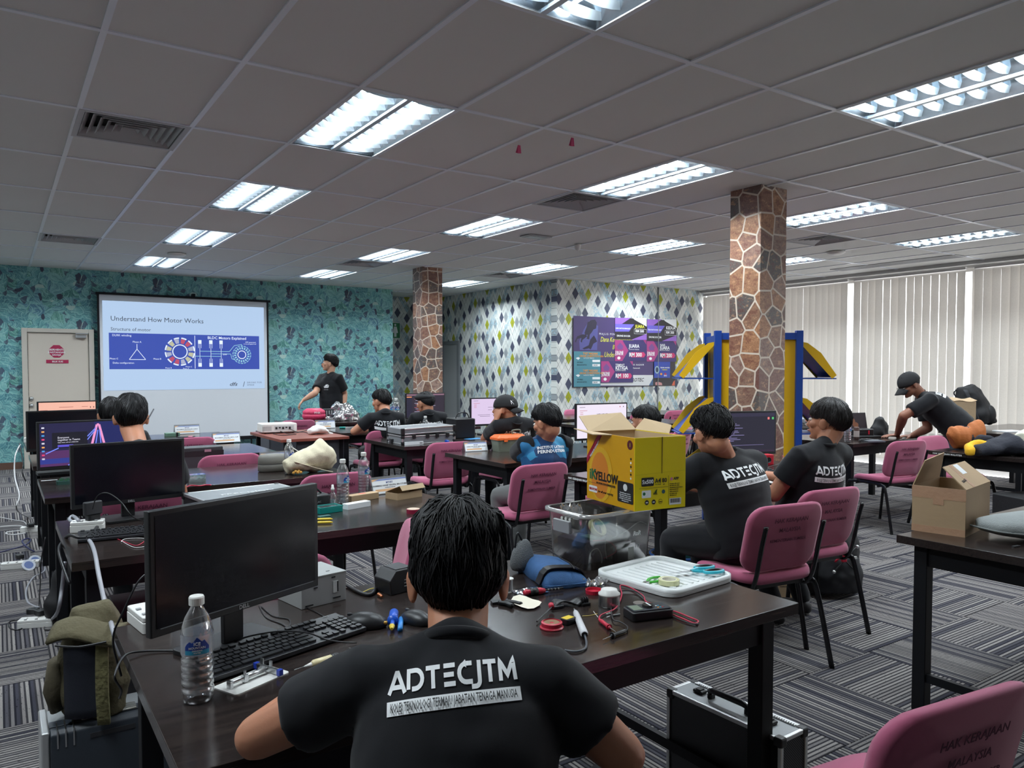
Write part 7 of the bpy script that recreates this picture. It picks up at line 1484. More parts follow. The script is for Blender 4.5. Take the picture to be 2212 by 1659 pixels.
# ---- third to fifth desks
P_ = at(598, 1020, DT); o = obj('oval_case', G().lathe([(.9, 0), (1., .05), (1., .45), (.985, .47), (1., .49), (.98, .85), (.88, 1.), (0, 1.02)], 32, M4.Diagonal((.105, .075, .115, 1))), mat('taupe_case', sr(112, 110, 104), .6, bump=.15, bscale=300), loc=(P_.x, P_.y+.08, DT), smooth=True, rotz=RD(5)); tag(o, 'oval grey hard case with a zip seam next to a bottle', 'case')
obj('zip_seam', G().lathe([(1.005, .455), (1.012, .47), (1.005, .485)], 32, M4.Diagonal((.105, .075, .115, 1)), cap=False), DGY, o, smooth=True)
LIN = mat('cream_linen', sr(206, 198, 172), .9, bump=.3, bscale=200, var=.06); P_ = at(682, 1025, DT); r = thing('tote_bag', 'crumpled cream fabric bag lying on the third desk', 'bag', (P_.x, P_.y+.12, DT), RD(8))
g = G(); g.loft([(-.17, 0, .05), (-.10, 0, .075), (0, .0, .085), (.08, 0, .12), (.14, 0, .07), (.17, 0, .03)], [(.04, .045), (.08, .075), (.09, .085), (.095, .115), (.085, .08), (.05, .045)], n=18, side=(0, 1, 0)); g.v = [(x, y, max(.002, z)) for x, y, z in g.v]; bake(g, .009, 0, 'body', LIN, r, 3, lambda c: .016*noise.noise(V((c.x*8, c.y*9, c.z*10)))+.008*noise.noise(V((c.x*22, c.y*14, c.z*20))))
obj('strap', G().grid(lambda u, v: (-.15+.27*u, -.085-.02*u+.018*v, .09*(1-u)**1.5+.004+.01*sin(3*u)), 14, 1), LIN, r, solid=.004, smooth=True); obj('drawstring', G().wire([(-.12, 0, .11), (-.14, .01, .19), (-.11, 0, .17), (-.05, 0, .13)], .003), WHT, r); g = G(); [g.ell((-.15+.012*k, -.07-.004*(k % 3), .018+.008*(k % 2)), (.012, .01, .01), nu=8, nv=6) for k in range(5)]; o = obj('printed_lining', g, mat('floral_print', sr(190, 140, 60), .8, var=.6, vscale=90), r); o['kind'] = 'stuff'
P_ = at(425, 1040, DT); r = thing('tissue_box', 'clear plastic box of crumpled white tissue', 'box', (P_.x, P_.y, DT)); obj('box', G().rbox(-.05, -.03, 0, .05, .04, .045, .006), film('clear_lid'), r); obj('tissue', G().grid(lambda u, v: (-.045+.09*u, -.025+.06*v, .02+.02*noise.noise(V((u*6, v*6, 2)))), 10, 8), PAPER, r)
P_ = at(422, 1052, DT); wire('red wire bundle on the desk by the tissue box', [P_+V(q) for q in ((-.05, 0, .004), (-.02, .02, .008), (.02, -.01, .006), (.06, .02, .004), (.09, 0, .004))], .004, CR)
r = case('upright black hard case leaning on the fourth desk', (1.02, 6.56, DT), RD(3), .42, .09, .0001+.17, mat('case_charcoal', sr(52, 54, 58), .5), BPL) if False else thing('hard_case', 'upright black hard case with two silver latches', 'case', (1.03, 6.22, .45), RD(3))
obj('body', G().rbox(0, 0, 0, .44, .14, .40, .015), mat('case_charcoal', sr(52, 54, 58), .5), r, bevel=.01); obj('seam', G().box(-.002, -.003, .33, .442, .143, .37), BPL, r)
for x in (.10, .32): obj('latch', G().cbox((x, -.003, .37), (.05, .01, .02)), CHR, r)
for x in (.09, .28): obj('groove', G().cbox((x, -.001, .16), (.012, .004, .30)), BPL, r)
P_ = at(372, 942, DT); r = thing('green_pouch', 'small green box with dark strap on the desk nearest the screen', 'box', (P_.x, P_.y, DT)); obj('body', G().rbox(-.07, -.05, 0, .07, .05, .035, .01), mat('sage_plastic', sr(96, 130, 112), .5), r, bevel=.003); obj('band', G().box(.03, -.052, 0, .05, .052, .037), BPL, r)
P_ = at(398, 945, DT); o = obj('phone', G().rbox(-.04, -.08, 0, .04, .08, .009, .01), BPL, loc=(P_.x+.02, P_.y, DT), rotz=RD(70)); tag(o, 'black phone beside the small green box', 'phone'); obj('glow', G().rbox(-.03, -.06, .0091, .03, -.02, .0095, .004), mat('pink_glow', sr(230, 120, 150), .5, emit=.6), o)
# ---- monitors line junk at the door side
P_ = at(142, 1045, DT); r = thing('component_tray', 'small dark tray of green circuit parts beside the second monitor', 'tray', (P_.x, P_.y, DT)); obj('tray', G().rbox(-.05, -.04, 0, .05, .04, .02, .008), mat('tray_teal', sr(36, 70, 64), .5), r); g = G(); [g.cbox((rnd.uniform(-.04, .04), rnd.uniform(-.03, .03), .026), (.014, .01, .01)) for k in range(10)]; o = obj('circuit_part', g, mat('green_board'), r); o['kind'] = 'stuff'
P_ = at(112, 1028, DT); o = obj('keyboard_edge', G().rbox(0, -.06, 0, .3, .07, .018, .01), BPL, loc=(P_.x-.08, P_.y+.1, DT), rotz=RD(4)); tag(o, 'dark keyboard under the purple desktop monitor', 'keyboard')
P_ = at(86, 1034, DT); text_o = obj('label_tape', G().box(0, 0, 0, .09, .02, .0006), WINK, loc=(.215, 5.62, DT+.0004), rotz=RD(0)); tag(text_o, 'white label strip on the desk corner by the lit purple monitor', 'label')
q = at(85, 1200, 0); r = thing('fabric_bag', 'crumpled black bag under the desks by the floor sockets', 'bag', (.33, 5.05, 0)); g = G(); g.loft([(0, 0, .02), (0, 0, .12), (0, .02, .24), (.02, .03, .34)], [(.13, .10), (.14, .12), (.10, .09), (.05, .04)], n=16); bake(g, .014, 0, 'body', mat('black_nylon', sr(18, 18, 22), .7), r, 3, lambda c: .03*noise.noise(c*8))
r = thing('desktop_tower', 'black computer tower under the monitor desk line', 'computer', (.40, 3.5, 0)); obj('case', G().box(0, 0, 0, .2, .4, .42), BPL, r, bevel=.004); obj('front_bezel', G().box(.01, -.008, .01, .19, 0, .41), DGY, r)
# ================================================================ projector table
P_ = at(607, 936, DT); r = thing('projector', 'white projector on the reddish brown table', 'projector', (P_.x-.0, P_.y+.14, DT), RD(-4)); obj('body', G().rbox(-.19, -.14, .012, .19, .14, .105, .03), WHT, r, bevel=.008)
for x in (-.15, .15): obj('foot', G().lathe([(.012, 0), (.012, .012)], 10, TR(x, -.1, 0)), BPL, r)
obj('port_panel', G().box(-.06, -.1425, .035, .15, -.14, .085), mat('port_grey', sr(190, 192, 194), .5), r)
for k in range(5): obj('port', G().box(-.05+.036*k, -.1435, .055 if k % 2 else .045, -.028+.036*k, -.1425, .07), BPL, r)
for k in range(7): obj('vent_slat', G().box(-.185+.014*k, -.1415, .03, -.178+.014*k, -.14, .08), GRY, r)
obj('lens', G().lathe([(.035, 0), (.03, .012), (.0, .008)], 20, TR(-.1, .14, .06) @ rot(-pi/2)), mat('lens_dark', sr(20, 24, 40), .05), r)
for k, l in enumerate((((595, 925, .05), (605, 932, .02), (625, 938, 0), (650, 934, 0), (665, 936, 0)), ((618, 922, .06), (632, 930, .03), (645, 934, 0), (664, 930, 0)), ((590, 938, 0), (610, 941, 0), (640, 939, 0)))):
    wire('black cable from the projector on the brown table, '+('front one', 'one with a plug', 'lying one')[k], [at(x, y, DT+z)+V((0, 0, .004)) for x, y, z in l], .004, CB)
PLW = mat('white_polythene', sr(226, 228, 226), .4, bump=.3, bscale=30); P_ = at(690, 938, DT); r = thing('carrier_bag', 'white plastic bag draped over the edge of the projector table', 'bag', (P_.x, P_.y, DT)); g = G(); g.loft([(-.11, 0, .03), (-.03, .02, .05), (.05, .03, .045), (.11, .03, .02)], [(.05, .03), (.09, .055), (.08, .04), (.05, .02)], n=14, side=(0, 1, 0)); g.v = [(x, y, max(.003, z)) for x, y, z in g.v]; bake(g, .01, 0, 'bag_body', PLW, r, 3, lambda c: .014*noise.noise(c*14))
obj('hanging_tail', G().grid(lambda u, v: (.10+.05*u-.05*v*v+.02*v, .02-.03*u, .028-.40*v-.02*u), 5, 14), PLW, r, solid=.003, smooth=True)
# ---- desk e
PKT = mat('pink_net', sr(196, 50, 90), .5, var=.5, vscale=60); P_ = at(682, 910, DT)+V((.03, .05, 0)); o = obj('pink_tub', G().lathe([(.13, 0), (.155, .05), (.155, .085), (.145, .09), (.15, .095), (.15, .13), (.10, .165), (0, .168)], 26), PKT, loc=(P_.x, P_.y+.1, DT), smooth=True); tag(o, 'pink patterned round tub on the far desk', 'tub'); text('lettering', 'PINK', .04, WINK, o, TR(-.05, -.153, .10) @ rot(pi/2))
P_ = at(712, 908, DT); r = thing('battery_rack', 'black boxed unit with pale slots beside the pink tub', 'box', (P_.x+.02, P_.y+.15, DT)); obj('body', G().box(-.09, -.06, 0, .11, .1, .15), BPL, r, bevel=.004)
for k in range(5): obj('slot', G().box(-.07+.036*k, -.063, .02, -.055+.036*k, -.06, .13), GRY, r)
P_ = at(750, 910, DT); r = thing('plastic_bag', 'big clear plastic bag full of dark items, knotted at the top', 'bag', (P_.x, P_.y+.18, DT)); g = G(); g.loft([(0, 0, .0), (0, 0, .08), (-.02, 0, .15), (-.08, 0, .19), (-.11, 0, .22)], [(.24, .14), (.23, .15), (.15, .11), (.05, .05), (.07, .05)], n=18, side=(1, 0, 0)); bake(g, .014, 0, 'film', film('bag_film', (.80, .83, .88), .22, .1, 1.2), r, 2, lambda c: .028*noise.noise(c*11)+.012*noise.noise(c*30)); obj('contents', G().rbox(-.17, -.08, .008, .15, .08, .09, .03), mat('contents_dark', sr(44, 44, 52), .6), r)
P_ = at(655, 910, DT); o = obj('dark_parts', G().grid(lambda u, v: ((u-.5)*.24, (v-.5)*.12, .004+.03*abs(noise.noise(V((u*6, v*6, 5))))), 12, 8), BPL, loc=(P_.x+.13, P_.y+.06, DT), solid=.004); tag(o, 'low heap of black parts left of the pink tub', 'parts')
# ---- desk d
P_ = at(737, 926, DT); r = thing('teal_tool', 'small teal handled tool on the desk with the leaning elbow', 'tool', P_, RD(-20)); obj('handle', G().cyl((-.02, 0, .012), (.05, 0, .012), .012), GRT, r, smooth=True); obj('shaft', G().cyl((.05, 0, .01), (.16, 0, .01), .003), CHR, r)
for px, py, s_, w_ in ((870, 928, 'long white note pad beside the elbow', .2),): P_ = at(800, 932, DT); o = obj('note_paper', G().box(0, 0, 0, .26, .12, .004), PAPER, loc=(P_.x+.02, P_.y-.05, DT)); tag(o, 'white paper under the leaning forearm', 'paper')
# ---- desk a
r = case('silver tool case with a half open lid on the middle desk', (3.09, 6.38, DT), RD(-2), .56, .36, .085, mat('case_grey_panel', sr(118, 120, 124), .5), mat('case_grey_panel'))
for x in (.12, .26, .36, .47): obj('latch', G().cbox((x, -.006, .075), (.035, .012, .035)), BPL, r, bevel=.003)
l_ = obj('lid_panel', G().box(0, 0, 0, .56, .36, .055), mat('case_grey_panel'), r, bevel=.004); l_.location = (0, .0, .095); l_.rotation_euler = (0, RD(-1.5), 0)
for y in (-.004, .35): k_ = obj('lid_profile', G().box(0, y, .042, .56, y+.014, .058).box(0, y, -.002, .56, y+.014, .010), ALU, l_, bevel=.003)
for x in (-.004, .53):
    for y in (-.006, .336): obj('lid_corner', G().box(x, y, -.004, x+.034, y+.03, .06), BPL, l_, bevel=.006)
P_ = at(845, 958, DT); r = thing('black_box', 'flat black box in front of the silver tool case', 'box', (P_.x, P_.y, DT), RD(-14)); obj('body', G().box(0, 0, 0, .17, .10, .04), BPL, r, bevel=.002); obj('lid_edge', G().box(-.001, -.001, .03, .171, .101, .041), DGY, r)
P_ = at(876, 962, DT); r = thing('white_box', 'flat white box at the desk edge by the black box', 'box', (P_.x, P_.y, DT), RD(2)); obj('body', G().box(0, 0, 0, .19, .07, .028), PAPER, r, bevel=.001); obj('label', G().box(.15, -.0008, .006, .18, 0, .02), GRY, r)
P_ = at(950, 946, DT); o = obj('folded_paper', G().add([(-.14, -.03, .002), (.04, .10, .075), (.12, -.02, .002), (.24, .0, .002), (-.1, -.08, .002), (.1, -.08, .002)], [(4, 5, 2, 1, 0), (1, 2, 3)]), PAPER, loc=(P_.x, P_.y+.05, DT), solid=.001); tag(o, 'folded white sheet standing up on the middle desk', 'paper')
P_ = at(994, 944, DT); r = thing('food_container', 'dark container with grey lid and a cup on it', 'container', (P_.x, P_.y+.05, DT)); obj('base', G().rbox(-.09, -.055, 0, .09, .055, .04, .02), DGY, r, bevel=.004); obj('lid', G().rbox(-.095, -.06, .0405, .095, .06, .055, .02), GRY, r, bevel=.004); obj('cup', G().lathe([(.025, .0555), (.032, .082), (.029, .082), (.02, .06)], 18, TR(.02, 0, 0)), WHT, r, smooth=True)
a, b = at(935, 952, DT), at(968, 957, DT); r = thing('blue_screwdriver', 'blue handled screwdriver lying on the middle desk', 'screwdriver', a); d = b-a; obj('shaft', G().cyl((0, 0, .01), d*.5+V((0, 0, .012)), .003), CHR, r); obj('handle', G().loft([d*.5+V((0, 0, .014)), d*.6+V((0, 0, .014)), d+V((0, 0, .014))], [.008, .015, .013], n=10), BLP, r, smooth=True)
P_ = at(1022, 948, DT); o = obj('blue_sheet', G().box(-.08, -.05, 0, .1, .05, .002), mat('sky_sheet', sr(60, 140, 200), .5), loc=(P_.x, P_.y, DT), rotz=RD(10)); tag(o, 'light blue sheet beside the bent elbow', 'paper')
P_ = at(1024, 938, DT); r = thing('small_vise', 'small black clamp on the middle desk behind the blue sheet', 'clamp', (P_.x, P_.y+.05, DT)); obj('base', G().rbox(-.04, -.03, 0, .04, .03, .012, .01), BPL, r); obj('arm', G().cyl((0, 0, .012), (0, 0, .05), .008).cyl((-.03, 0, .045), (.03, 0, .045), .005), BPL, r)
o = obj('wire_nest', G().wire([V((rnd.uniform(-.06, .06), rnd.uniform(-.03, .03), rnd.uniform(.003, .012))) for k in range(10)], .002), CWh, loc=at(905, 957, DT)); tag(o, 'tangle of thin white wire beside the white box', 'wire')
P_ = at(1000, 922, DT); r = thing('desktop_case', 'black computer box with carry handle left of the lilac monitor', 'computer', (3.98, 6.75, DT), RD(-6)); obj('body', G().rbox(-.15, -.1, 0, .08, .15, .20, .02), BPL, r, bevel=.01); obj('handle', G().wire([(-.10, 0, .20), (-.07, 0, .25), (.02, 0, .25), (.05, 0, .20)], .006), BPL, r)
P_ = at(976, 918, DT); o = obj('red_jar', G().lathe([(.022, 0), (.026, .01), (.026, .05), (.015, .065), (0, .066)], 16), mat('rose_clear', sr(190, 110, 130), .25), loc=(P_.x, P_.y, DT), smooth=True); tag(o, 'small rose coloured jar by the mouse', 'jar')
# ---- desk b
P_ = at(1077, 978, DT); r = thing('toolbox', 'grey plastic toolbox with orange lid and folding handle', 'toolbox', (P_.x+.02, P_.y+.03, DT), RD(-4)); OR = mat('orange_plastic', sr(226, 104, 44), .4); OG = mat('olive_grey_plastic', sr(104, 110, 98), .5)
g = G(); o1, o2 = rrect(.015, .01, .265, .14, .015, 3), rrect(0, 0, .28, .15, .018, 3); N = len(o1); g.add([(x, y, z) for o_, z in ((o1, 0), (o2, .10)) for x, y in o_], [(i, (i+1) % N, N+(i+1) % N, N+i) for i in range(N)]+[tuple(range(N))[::-1], tuple(range(N, 2*N))]); obj('base', g, OG, r)
g = G(); o2 = rrect(-.008, -.006, .288, .156, .02, 3); o3 = rrect(.02, .02, .26, .13, .02, 3); g.add([(x, y, z) for o_, z in ((o2, .10), (o2, .118), (o3, .142)) for x, y in o_], [(k*N+i, k*N+(i+1) % N, (k+1)*N+(i+1) % N, (k+1)*N+i) for k in (0, 1) for i in range(N)]+[tuple(range(N))[::-1], tuple(range(2*N, 3*N))]); obj('lid', g, OR, r); obj('clasp', G().box(.05, -.012, .085, .085, -.004, .118), OR, r, bevel=.002); obj('handle', G().wire([(.18, .07, .14), (.175, .07, .172), (.25, .07, .175), (.255, .07, .142)], .007, 8), OG, r, smooth=True)
P_ = at(1120, 990, DT); o = obj('answer_sheet', G().box(0, 0, 0, .21, .28, .002), PAPER, loc=(P_.x+.02, P_.y-.04, DT), rotz=RD(-30)); tag(o, 'white sheet under the arm of the person in the blue jersey', 'paper')
# ---- desk c
P_ = at(1487, 985, DT); r = thing('zip_bag_black', 'black soft bag with grey clips between the carton and the round person', 'bag', (3.75, 3.55, DT), RD(-10)); obj('body', G().rbox(-.13, -.10, 0, .13, .10, .085, .03), mat('black_nylon', sr(18, 18, 22), .7), r, bevel=.02); obj('clip', G().box(-.03, -.104, .05, .0, -.10, .07).box(-.08, -.04, .0855, -.04, -.03, .09), GRY, r)
P_ = at(1655, 1004, DT); r = thing('red_speaker', 'small red box speaker under the log window monitor', 'speaker', (P_.x+.02, P_.y+.02, DT), RD(-20)); obj('box', G().rbox(-.045, -.04, 0, .045, .04, .075, .006), mat('red_box', sr(180, 24, 44), .4), r, bevel=.003); obj('cone', G().lathe([(.022, 0), (.02, .003), (.008, -.004), (0, -.001)], 18, TR(0, -.041, .036) @ rot(pi/2)), BPL, r)
P_ = at(1620, 1022, DT); keyboard('black keyboard between the two people at the pillar, second full one', P_+V((-.35, .02, 0)), P_+V((.18, -.06, 0)))
P_ = at(1672, 1044, DT); o = obj('writing_paper', G().box(-.10, -.12, 0, .12, .13, .003), PAPER, loc=(P_.x+.1, P_.y+.04, DT), rotz=RD(-20)); tag(o, 'white paper under the hand with the red pen', 'paper')
P_ = at(1655, 1030, DT); o = obj('small_device', G().rbox(-.03, -.02, 0, .03, .02, .018, .006), GRY, loc=(P_.x, P_.y, DT), bevel=.003); tag(o, 'small light grey device by the keyboard and paper', 'device')
wire('thin black cables tangled under the log window monitor', [at(x, y, DT)+V((0, 0, .006)) for x, y in ((1608, 1010), (1622, 1002), (1640, 1008), (1632, 1016), (1650, 1014), (1700, 1000), (1712, 1012))], .003, CB); wire('thin red cable by the red speaker', [at(x, y, DT)+V((0, 0, .004)) for x, y in ((1690, 985), (1700, 998), (1708, 1012), (1715, 1018))], .0025, CR)
q = at(1485, 1140, .25); r = thing('waste_basket', 'blue rimmed basket with clear liner holding green parts under the desk', 'basket', (3.62, 3.45, 0)); g = G().lathe([(.12, 0), (.16, .26)], 24, cap=False); obj('liner', g, film('liner_film', (.7, .74, .8), .3, .1, .8), r, smooth=True, solid=.003); obj('base', G().lathe([(0, .002), (.12, .002), (.12, .02), (0, .02)], 20), mat('basket_navy', sr(40, 60, 120), .5), r); P9 = [V((.165*cos(t), .165*sin(t), .262)) for t in [2*pi*k/28 for k in range(29)]]; obj('rim', G().loft(P9, [.008]*29, n=8, cap=False), mat('rim_blue', sr(50, 110, 190), .4), r, smooth=True)
o = obj('green_toolbox', G().rbox(-.08, -.05, 0, .08, .05, .07, .02), mat('deep_green', sr(10, 84, 84), .45), loc=(3.62, 3.43, .22), bevel=.008); tag(o, 'deep green plastic tool tray in the blue rimmed basket', 'tray'); obj('recess', G().rbox(-.065, -.035, .0702, .065, .035, .072, .015), BPL, o)
# ---- black backpack on the floor with red buckle
NYL = mat('black_nylon'); r = thing('rolling_backpack', 'large black backpack with red drone parts on its pocket, on the carpet', 'backpack', (4.47, 2.90, 0), RD(-32))
g = G(); g.loft([(0, 0, .02), (0, 0, .15), (0, 0, .35), (.0, .02, .46), (0, .04, .50)], [(.18, .12), (.19, .13), (.18, .12), (.14, .09), (.07, .05)], n=24, side=(1, 0, 0)); bake(g, .012, 0, 'body', NYL, r, 5, lambda c: .01*noise.noise(c*9)+.004*noise.noise(c*26)); g = G(); g.loft([(0, -.13, .04), (0, -.14, .15), (0, -.12, .26)], [(.14, .04), (.15, .05), (.13, .035)], n=18, side=(1, 0, 0)); bake(g, .01, 0, 'front_pocket', mat('pocket_black', sr(30, 31, 36), .75), r, 4, lambda c: .006*noise.noise(c*20))
obj('red_frame', G().rbox(-.02, -.20, .25, .012, -.18, .30, .005), mat('red_plastic'), r, bevel=.003); obj('red_clip', G().loft([(-.06, -.19, .25), (-.04, -.195, .275), (-.025, -.19, .27)], [.006, .009, .006], n=8), mat('red_plastic'), r, smooth=True); obj('white_plug', G().cbox((.06, -.185, .275), (.04, .012, .015)), WHT, r)
for p_ in ((-.08, -.165, .35), (.09, -.16, .34), (-.07, -.19, .19), (.07, -.19, .19)): obj('motor', G().lathe([(.009, 0), (.011, .006), (.011, .014), (.003, .018)], 12, M4.Translation(V(p_)) @ rot(pi/2)), CHR, r, smooth=True)
for a_, b_ in (((-.08, -.17, .35), (-.0, -.195, .27)), ((.09, -.165, .34), (.0, -.195, .27)), ((-.07, -.195, .19), (0, -.195, .26)), ((.07, -.195, .19), (0, -.195, .26))): obj('arm', G().cyl(a_, b_, .004), BPL, r)
obj('pole', G().cyl((-.14, .0, .45), (-.14, .02, .60), .006).cyl((-.06, .0, .45), (-.06, .02, .60), .006), CHR, r)
r = thing('flat_package', 'brown flat cardboard package standing on the carpet between the chairs', 'package', (4.08, 3.02, 0), RD(-30)); obj('board', G().box(0, 0, 0, .13, .05, .36), CARD, r, bevel=.002); text('lettering', 'HANDLE WITH CARE', .012, INK, r, TR(.02, -.0008, .12) @ rot(pi/2)); text('lettering', 'MODEL No.', .01, INK, r, TR(.02, -.0008, .07) @ rot(pi/2))
# ================================================================ right side desks
c0, c1, c2 = at(1969, 1122, DT), at(2085, 1157, DT), at(2160, 1128, DT); r = thing('cardboard_box', 'open brown cardboard box with raised flaps at the desk corner', 'box', (3.32, 1.42, DT), RD(-62))
BX = at(2085, 1157, DT); BL = at(1969, 1145, DT); ex = BX-BL; w_ = .20; rz = atan2(ex.y, ex.x); r.location = (BL.x, BL.y, DT); rz = RD(-80); r.rotation_euler = (0, 0, rz); w_ = .21; d_ = .36; h_ = .20
obj('front', G().box(0, 0, 0, w_, .004, h_), CARD, r, bevel=.001); obj('side', G().box(w_-.004, .004, 0, w_, d_, h_), CARD, r); obj('side', G().box(0, .004, 0, .004, d_, h_), CARD, r); obj('back', G().box(.004, d_-.004, 0, w_-.004, d_, h_), CARD, r); obj('bottom', G().box(.004, .004, 0, w_-.004, d_-.004, .004), CARDIN, r)
TAPE = mat('packing_tape', sr(186, 148, 120), .22, bump=.2, bscale=40)
obj('tape', G().box(-.0008, -.001, h_-.05, w_+.0008, -.0002, h_), TAPE, r); obj('tape', G().box(0, -.001, 0, w_, -.0002, .03), TAPE, r); obj('tape', G().box(w_*.4, -.0012, h_-.075, w_*.6, -.0011, h_-.04), TAPE, r)
fl2 = lambda P, m_=CARD: obj('flap', G().add(P, [(0, 1, 2, 3)]), m_, r, solid=.004)
fl2([(0, .0, h_), (0, d_, h_), (.03, d_+.02, h_+.10), (.045, .06, h_+.075)], CARD) if False else fl2([(0, .01, h_), (0, d_, h_), (.03, d_-.04, h_+.12), (.03, .06, h_+.105)])
a_ = fl2([(w_, .0, h_), (w_, d_, h_), (w_-.10, d_-.02, h_+.085), (w_-.10, .03, h_+.085)]); fm = frame((w_, 0, h_+.0027), (0, 1, 0), (-.10, 0, .085)); obj('shipping_label', G().box(.15, .07, .0, .21, .125, .0006, fm), PAPER, r); text('lettering', 'FRAGILE', .018, INK, r, fm @ TR(.05, .03, .0005) @ rot(0, 0, .1)); obj('tape', G().box(.10, 0, .0, .13, .13, .0004, fm), TAPE, r)
o = obj('grey_cloth', G().grid(lambda u, v: (.03+(w_-.06)*u, .03+.2*v, .11+.03*noise.noise(V((u*4, v*4, 1)))+.03*sin(pi*u)*sin(pi*v)), 12, 12), mat('grey_fleece', sr(120, 124, 126), .9), smooth=True, solid=.006); o.location = r.location; o.rotation_euler = r.rotation_euler; tag(o, 'grey padding inside the open cardboard box', 'padding')
r = thing('grey_pouch', 'large grey zipped soft pouch beside the cardboard box', 'pouch', (at(2225, 1166, DT).x, at(2225, 1166, DT).y, DT), RD(-60)); GF = mat('grey_felt', sr(146, 152, 152), .9, bump=.3, bscale=200, var=.08, vscale=12); g = G(); g.loft([(-.19, 0, .05), (-.12, 0, .055), (0, 0, .06), (.12, 0, .055), (.2, 0, .05)], [(.05, .02), (.12, .04), (.145, .06), (.14, .055), (.06, .02)], n=22, side=(0, 1, 0)); g.v = [(x, y, max(z, .002)) for x, y, z in g.v]; bake(g, .009, 0, 'body', GF, r, 6, lambda c: .006*noise.noise(c*9)); obj('zip_tape', G().wire([(-.215, -.02, .045), (-.12, -.125, .045), (0, -.15, .046), (.12, -.14, .045), (.2, -.05, .045)], .004), mat('zip_grey', sr(110, 114, 114), .7), r, smooth=True)
P_ = at(2195, 1182, DT); o = obj('usb_stick', G().rbox(-.02, -.006, 0, .02, .006, .006, .003), DGY, loc=(P_.x, P_.y, DT), rotz=RD(-10)); tag(o, 'tiny dark stick at the desk edge below the grey pouch', 'usb stick')
# bag desk
RUST = mat('rust_nylon', sr(176, 100, 46), .7, bump=.3, bscale=70, var=.12); P_ = at(2098, 972, DT); r = thing('rust_bag', 'rust orange soft bag tied with a dark strap', 'bag', (P_.x+.02, P_.y+.04, DT), RD(-36)); r.scale = (1, 1.1, 1.2); g = G(); g.loft([(-.15, 0, .07), (-.13, 0, .085), (-.07, 0, .09), (0, 0, .085), (.06, 0, .10), (.11, 0, .115), (.13, 0, .11)], [(.05, .055), (.08, .085), (.09, .09), (.075, .078), (.09, .10), (.085, .115), (.04, .06)], n=18, side=(0, 1, 0)); g.v = [(x, y, max(z, .002)) for x, y, z in g.v]; bake(g, .009, 0, 'body', RUST, r, 3, lambda c: .009*noise.noise(V((c.x*30, c.y*9, c.z*9)))); obj('strap', G().loft([(-.012, 0, .085), (.02, 0, .085)], [(.075, .084)]*2, n=20, side=(0, 1, 0)), DGY, r, smooth=True)
JN = mat('navy_fleece', sr(36, 38, 48), .9, bump=.4, bscale=60); JY = mat('yellow_fleece', sr(232, 178, 36), .85, bump=.3, bscale=60)
P_ = at(2175, 985, DT); r = thing('jacket', 'crumpled dark jacket with yellow sleeve and cuffs', 'jacket', (P_.x, P_.y+.08, DT), RD(-30)); g = G(); g.loft([(-.18, 0, .03), (-.05, 0, .06), (.1, 0, .08), (.28, 0, .05)], [(.08, .04), (.14, .06), (.17, .09), (.12, .05)], n=18, side=(0, 1, 0)); g.v = [(x, y, max(z, .002)) for x, y, z in g.v]; bake(g, .011, 0, 'body', JN, r, 3, lambda c: .03*noise.noise(c*9)); g = G(); g.loft(spline([(-.25, -.04, .03), (-.19, .05, .06), (-.10, .04, .075), (-.05, -.03, .05)], 4), [(.05, .04)]*13, n=12, dome=True); g.v = [(x, y, max(z, .002)) for x, y, z in g.v]; bake(g, .009, 0, 'sleeve', JY, r, 3, lambda c: .012*noise.noise(c*16)); obj('cuff', G().cyl((-.08, .10, .11), (-.05, .12, .14), .022), JY, r, smooth=True); g = G(); g.loft(spline([(-.06, .11, .12), (.03, .08, .10), (.12, .0, .07)], 4), [(.045, .04)]*9, n=12, dome=True); bake(g, .01, 0, 'sleeve', JN, r, 3, lambda c: .01*noise.noise(c*16))
P_ = at(2178, 952, DT); r = thing('printed_sack', 'white and yellow printed drawstring bag with black cords', 'bag', (8.15, 3.24, DT)); g = G(); g.loft([(-.12, 0, .05), (0, 0, .07), (.14, 0, .06)], [(.07, .05), (.10, .07), (.07, .05)], n=16, side=(0, 1, 0)); g.v = [(x, y, max(z, .002)) for x, y, z in g.v]; bake(g, .011, 0, 'body', mat('sack_print', sr(214, 214, 196), .7, var=.35, vscale=16), r, 3, lambda c: .014*noise.noise(c*12)); obj('patch', G().ell((.03, -.085, .07), (.07, .02, .04)), mat('sack_yellow', sr(220, 210, 40), .6), r, smooth=True); obj('cord', G().wire([(-.1, -.08, .05), (0, -.11, .09), (.08, -.09, .12), (.15, -.04, .06)], .004), BPL, r)
# big backpack on desk r8, kraft bag
P_ = dep(2093, 905, 9.1); r = thing('hiking_backpack', 'tall black backpack standing behind the bent man', 'backpack', (P_.x, P_.y, DT), RD(-50)); r.location.z = DT
g = G(); g.loft([(.10, 0, .04), (.08, 0, .15), (.03, 0, .30), (-.02, 0, .42), (-.04, 0, .50)], [(.20, .15), (.19, .16), (.16, .14), (.15, .13), (.10, .08)], n=20, side=(1, 0, 0)); bake(g, .014, 0, 'body', NYL, r, 3, lambda c: .028*noise.noise(c*8)); obj('shoulder_strap', G().grid(lambda u, v: (-.11+.045*u+.16*v, -.15-.03*sin(pi*v)-.02*v, .46-.44*v), 3, 12), mat('strap_black', sr(34, 36, 42), .7), r, solid=.015, smooth=True); obj('top_handle', G().wire([(-.12, -.02, .48), (-.17, -.02, .42), (-.14, -.02, .36)], .008), NYL, r); obj('side_pocket', G().ell((.20, -.05, .16), (.07, .08, .12)), NYL, r, smooth=True)
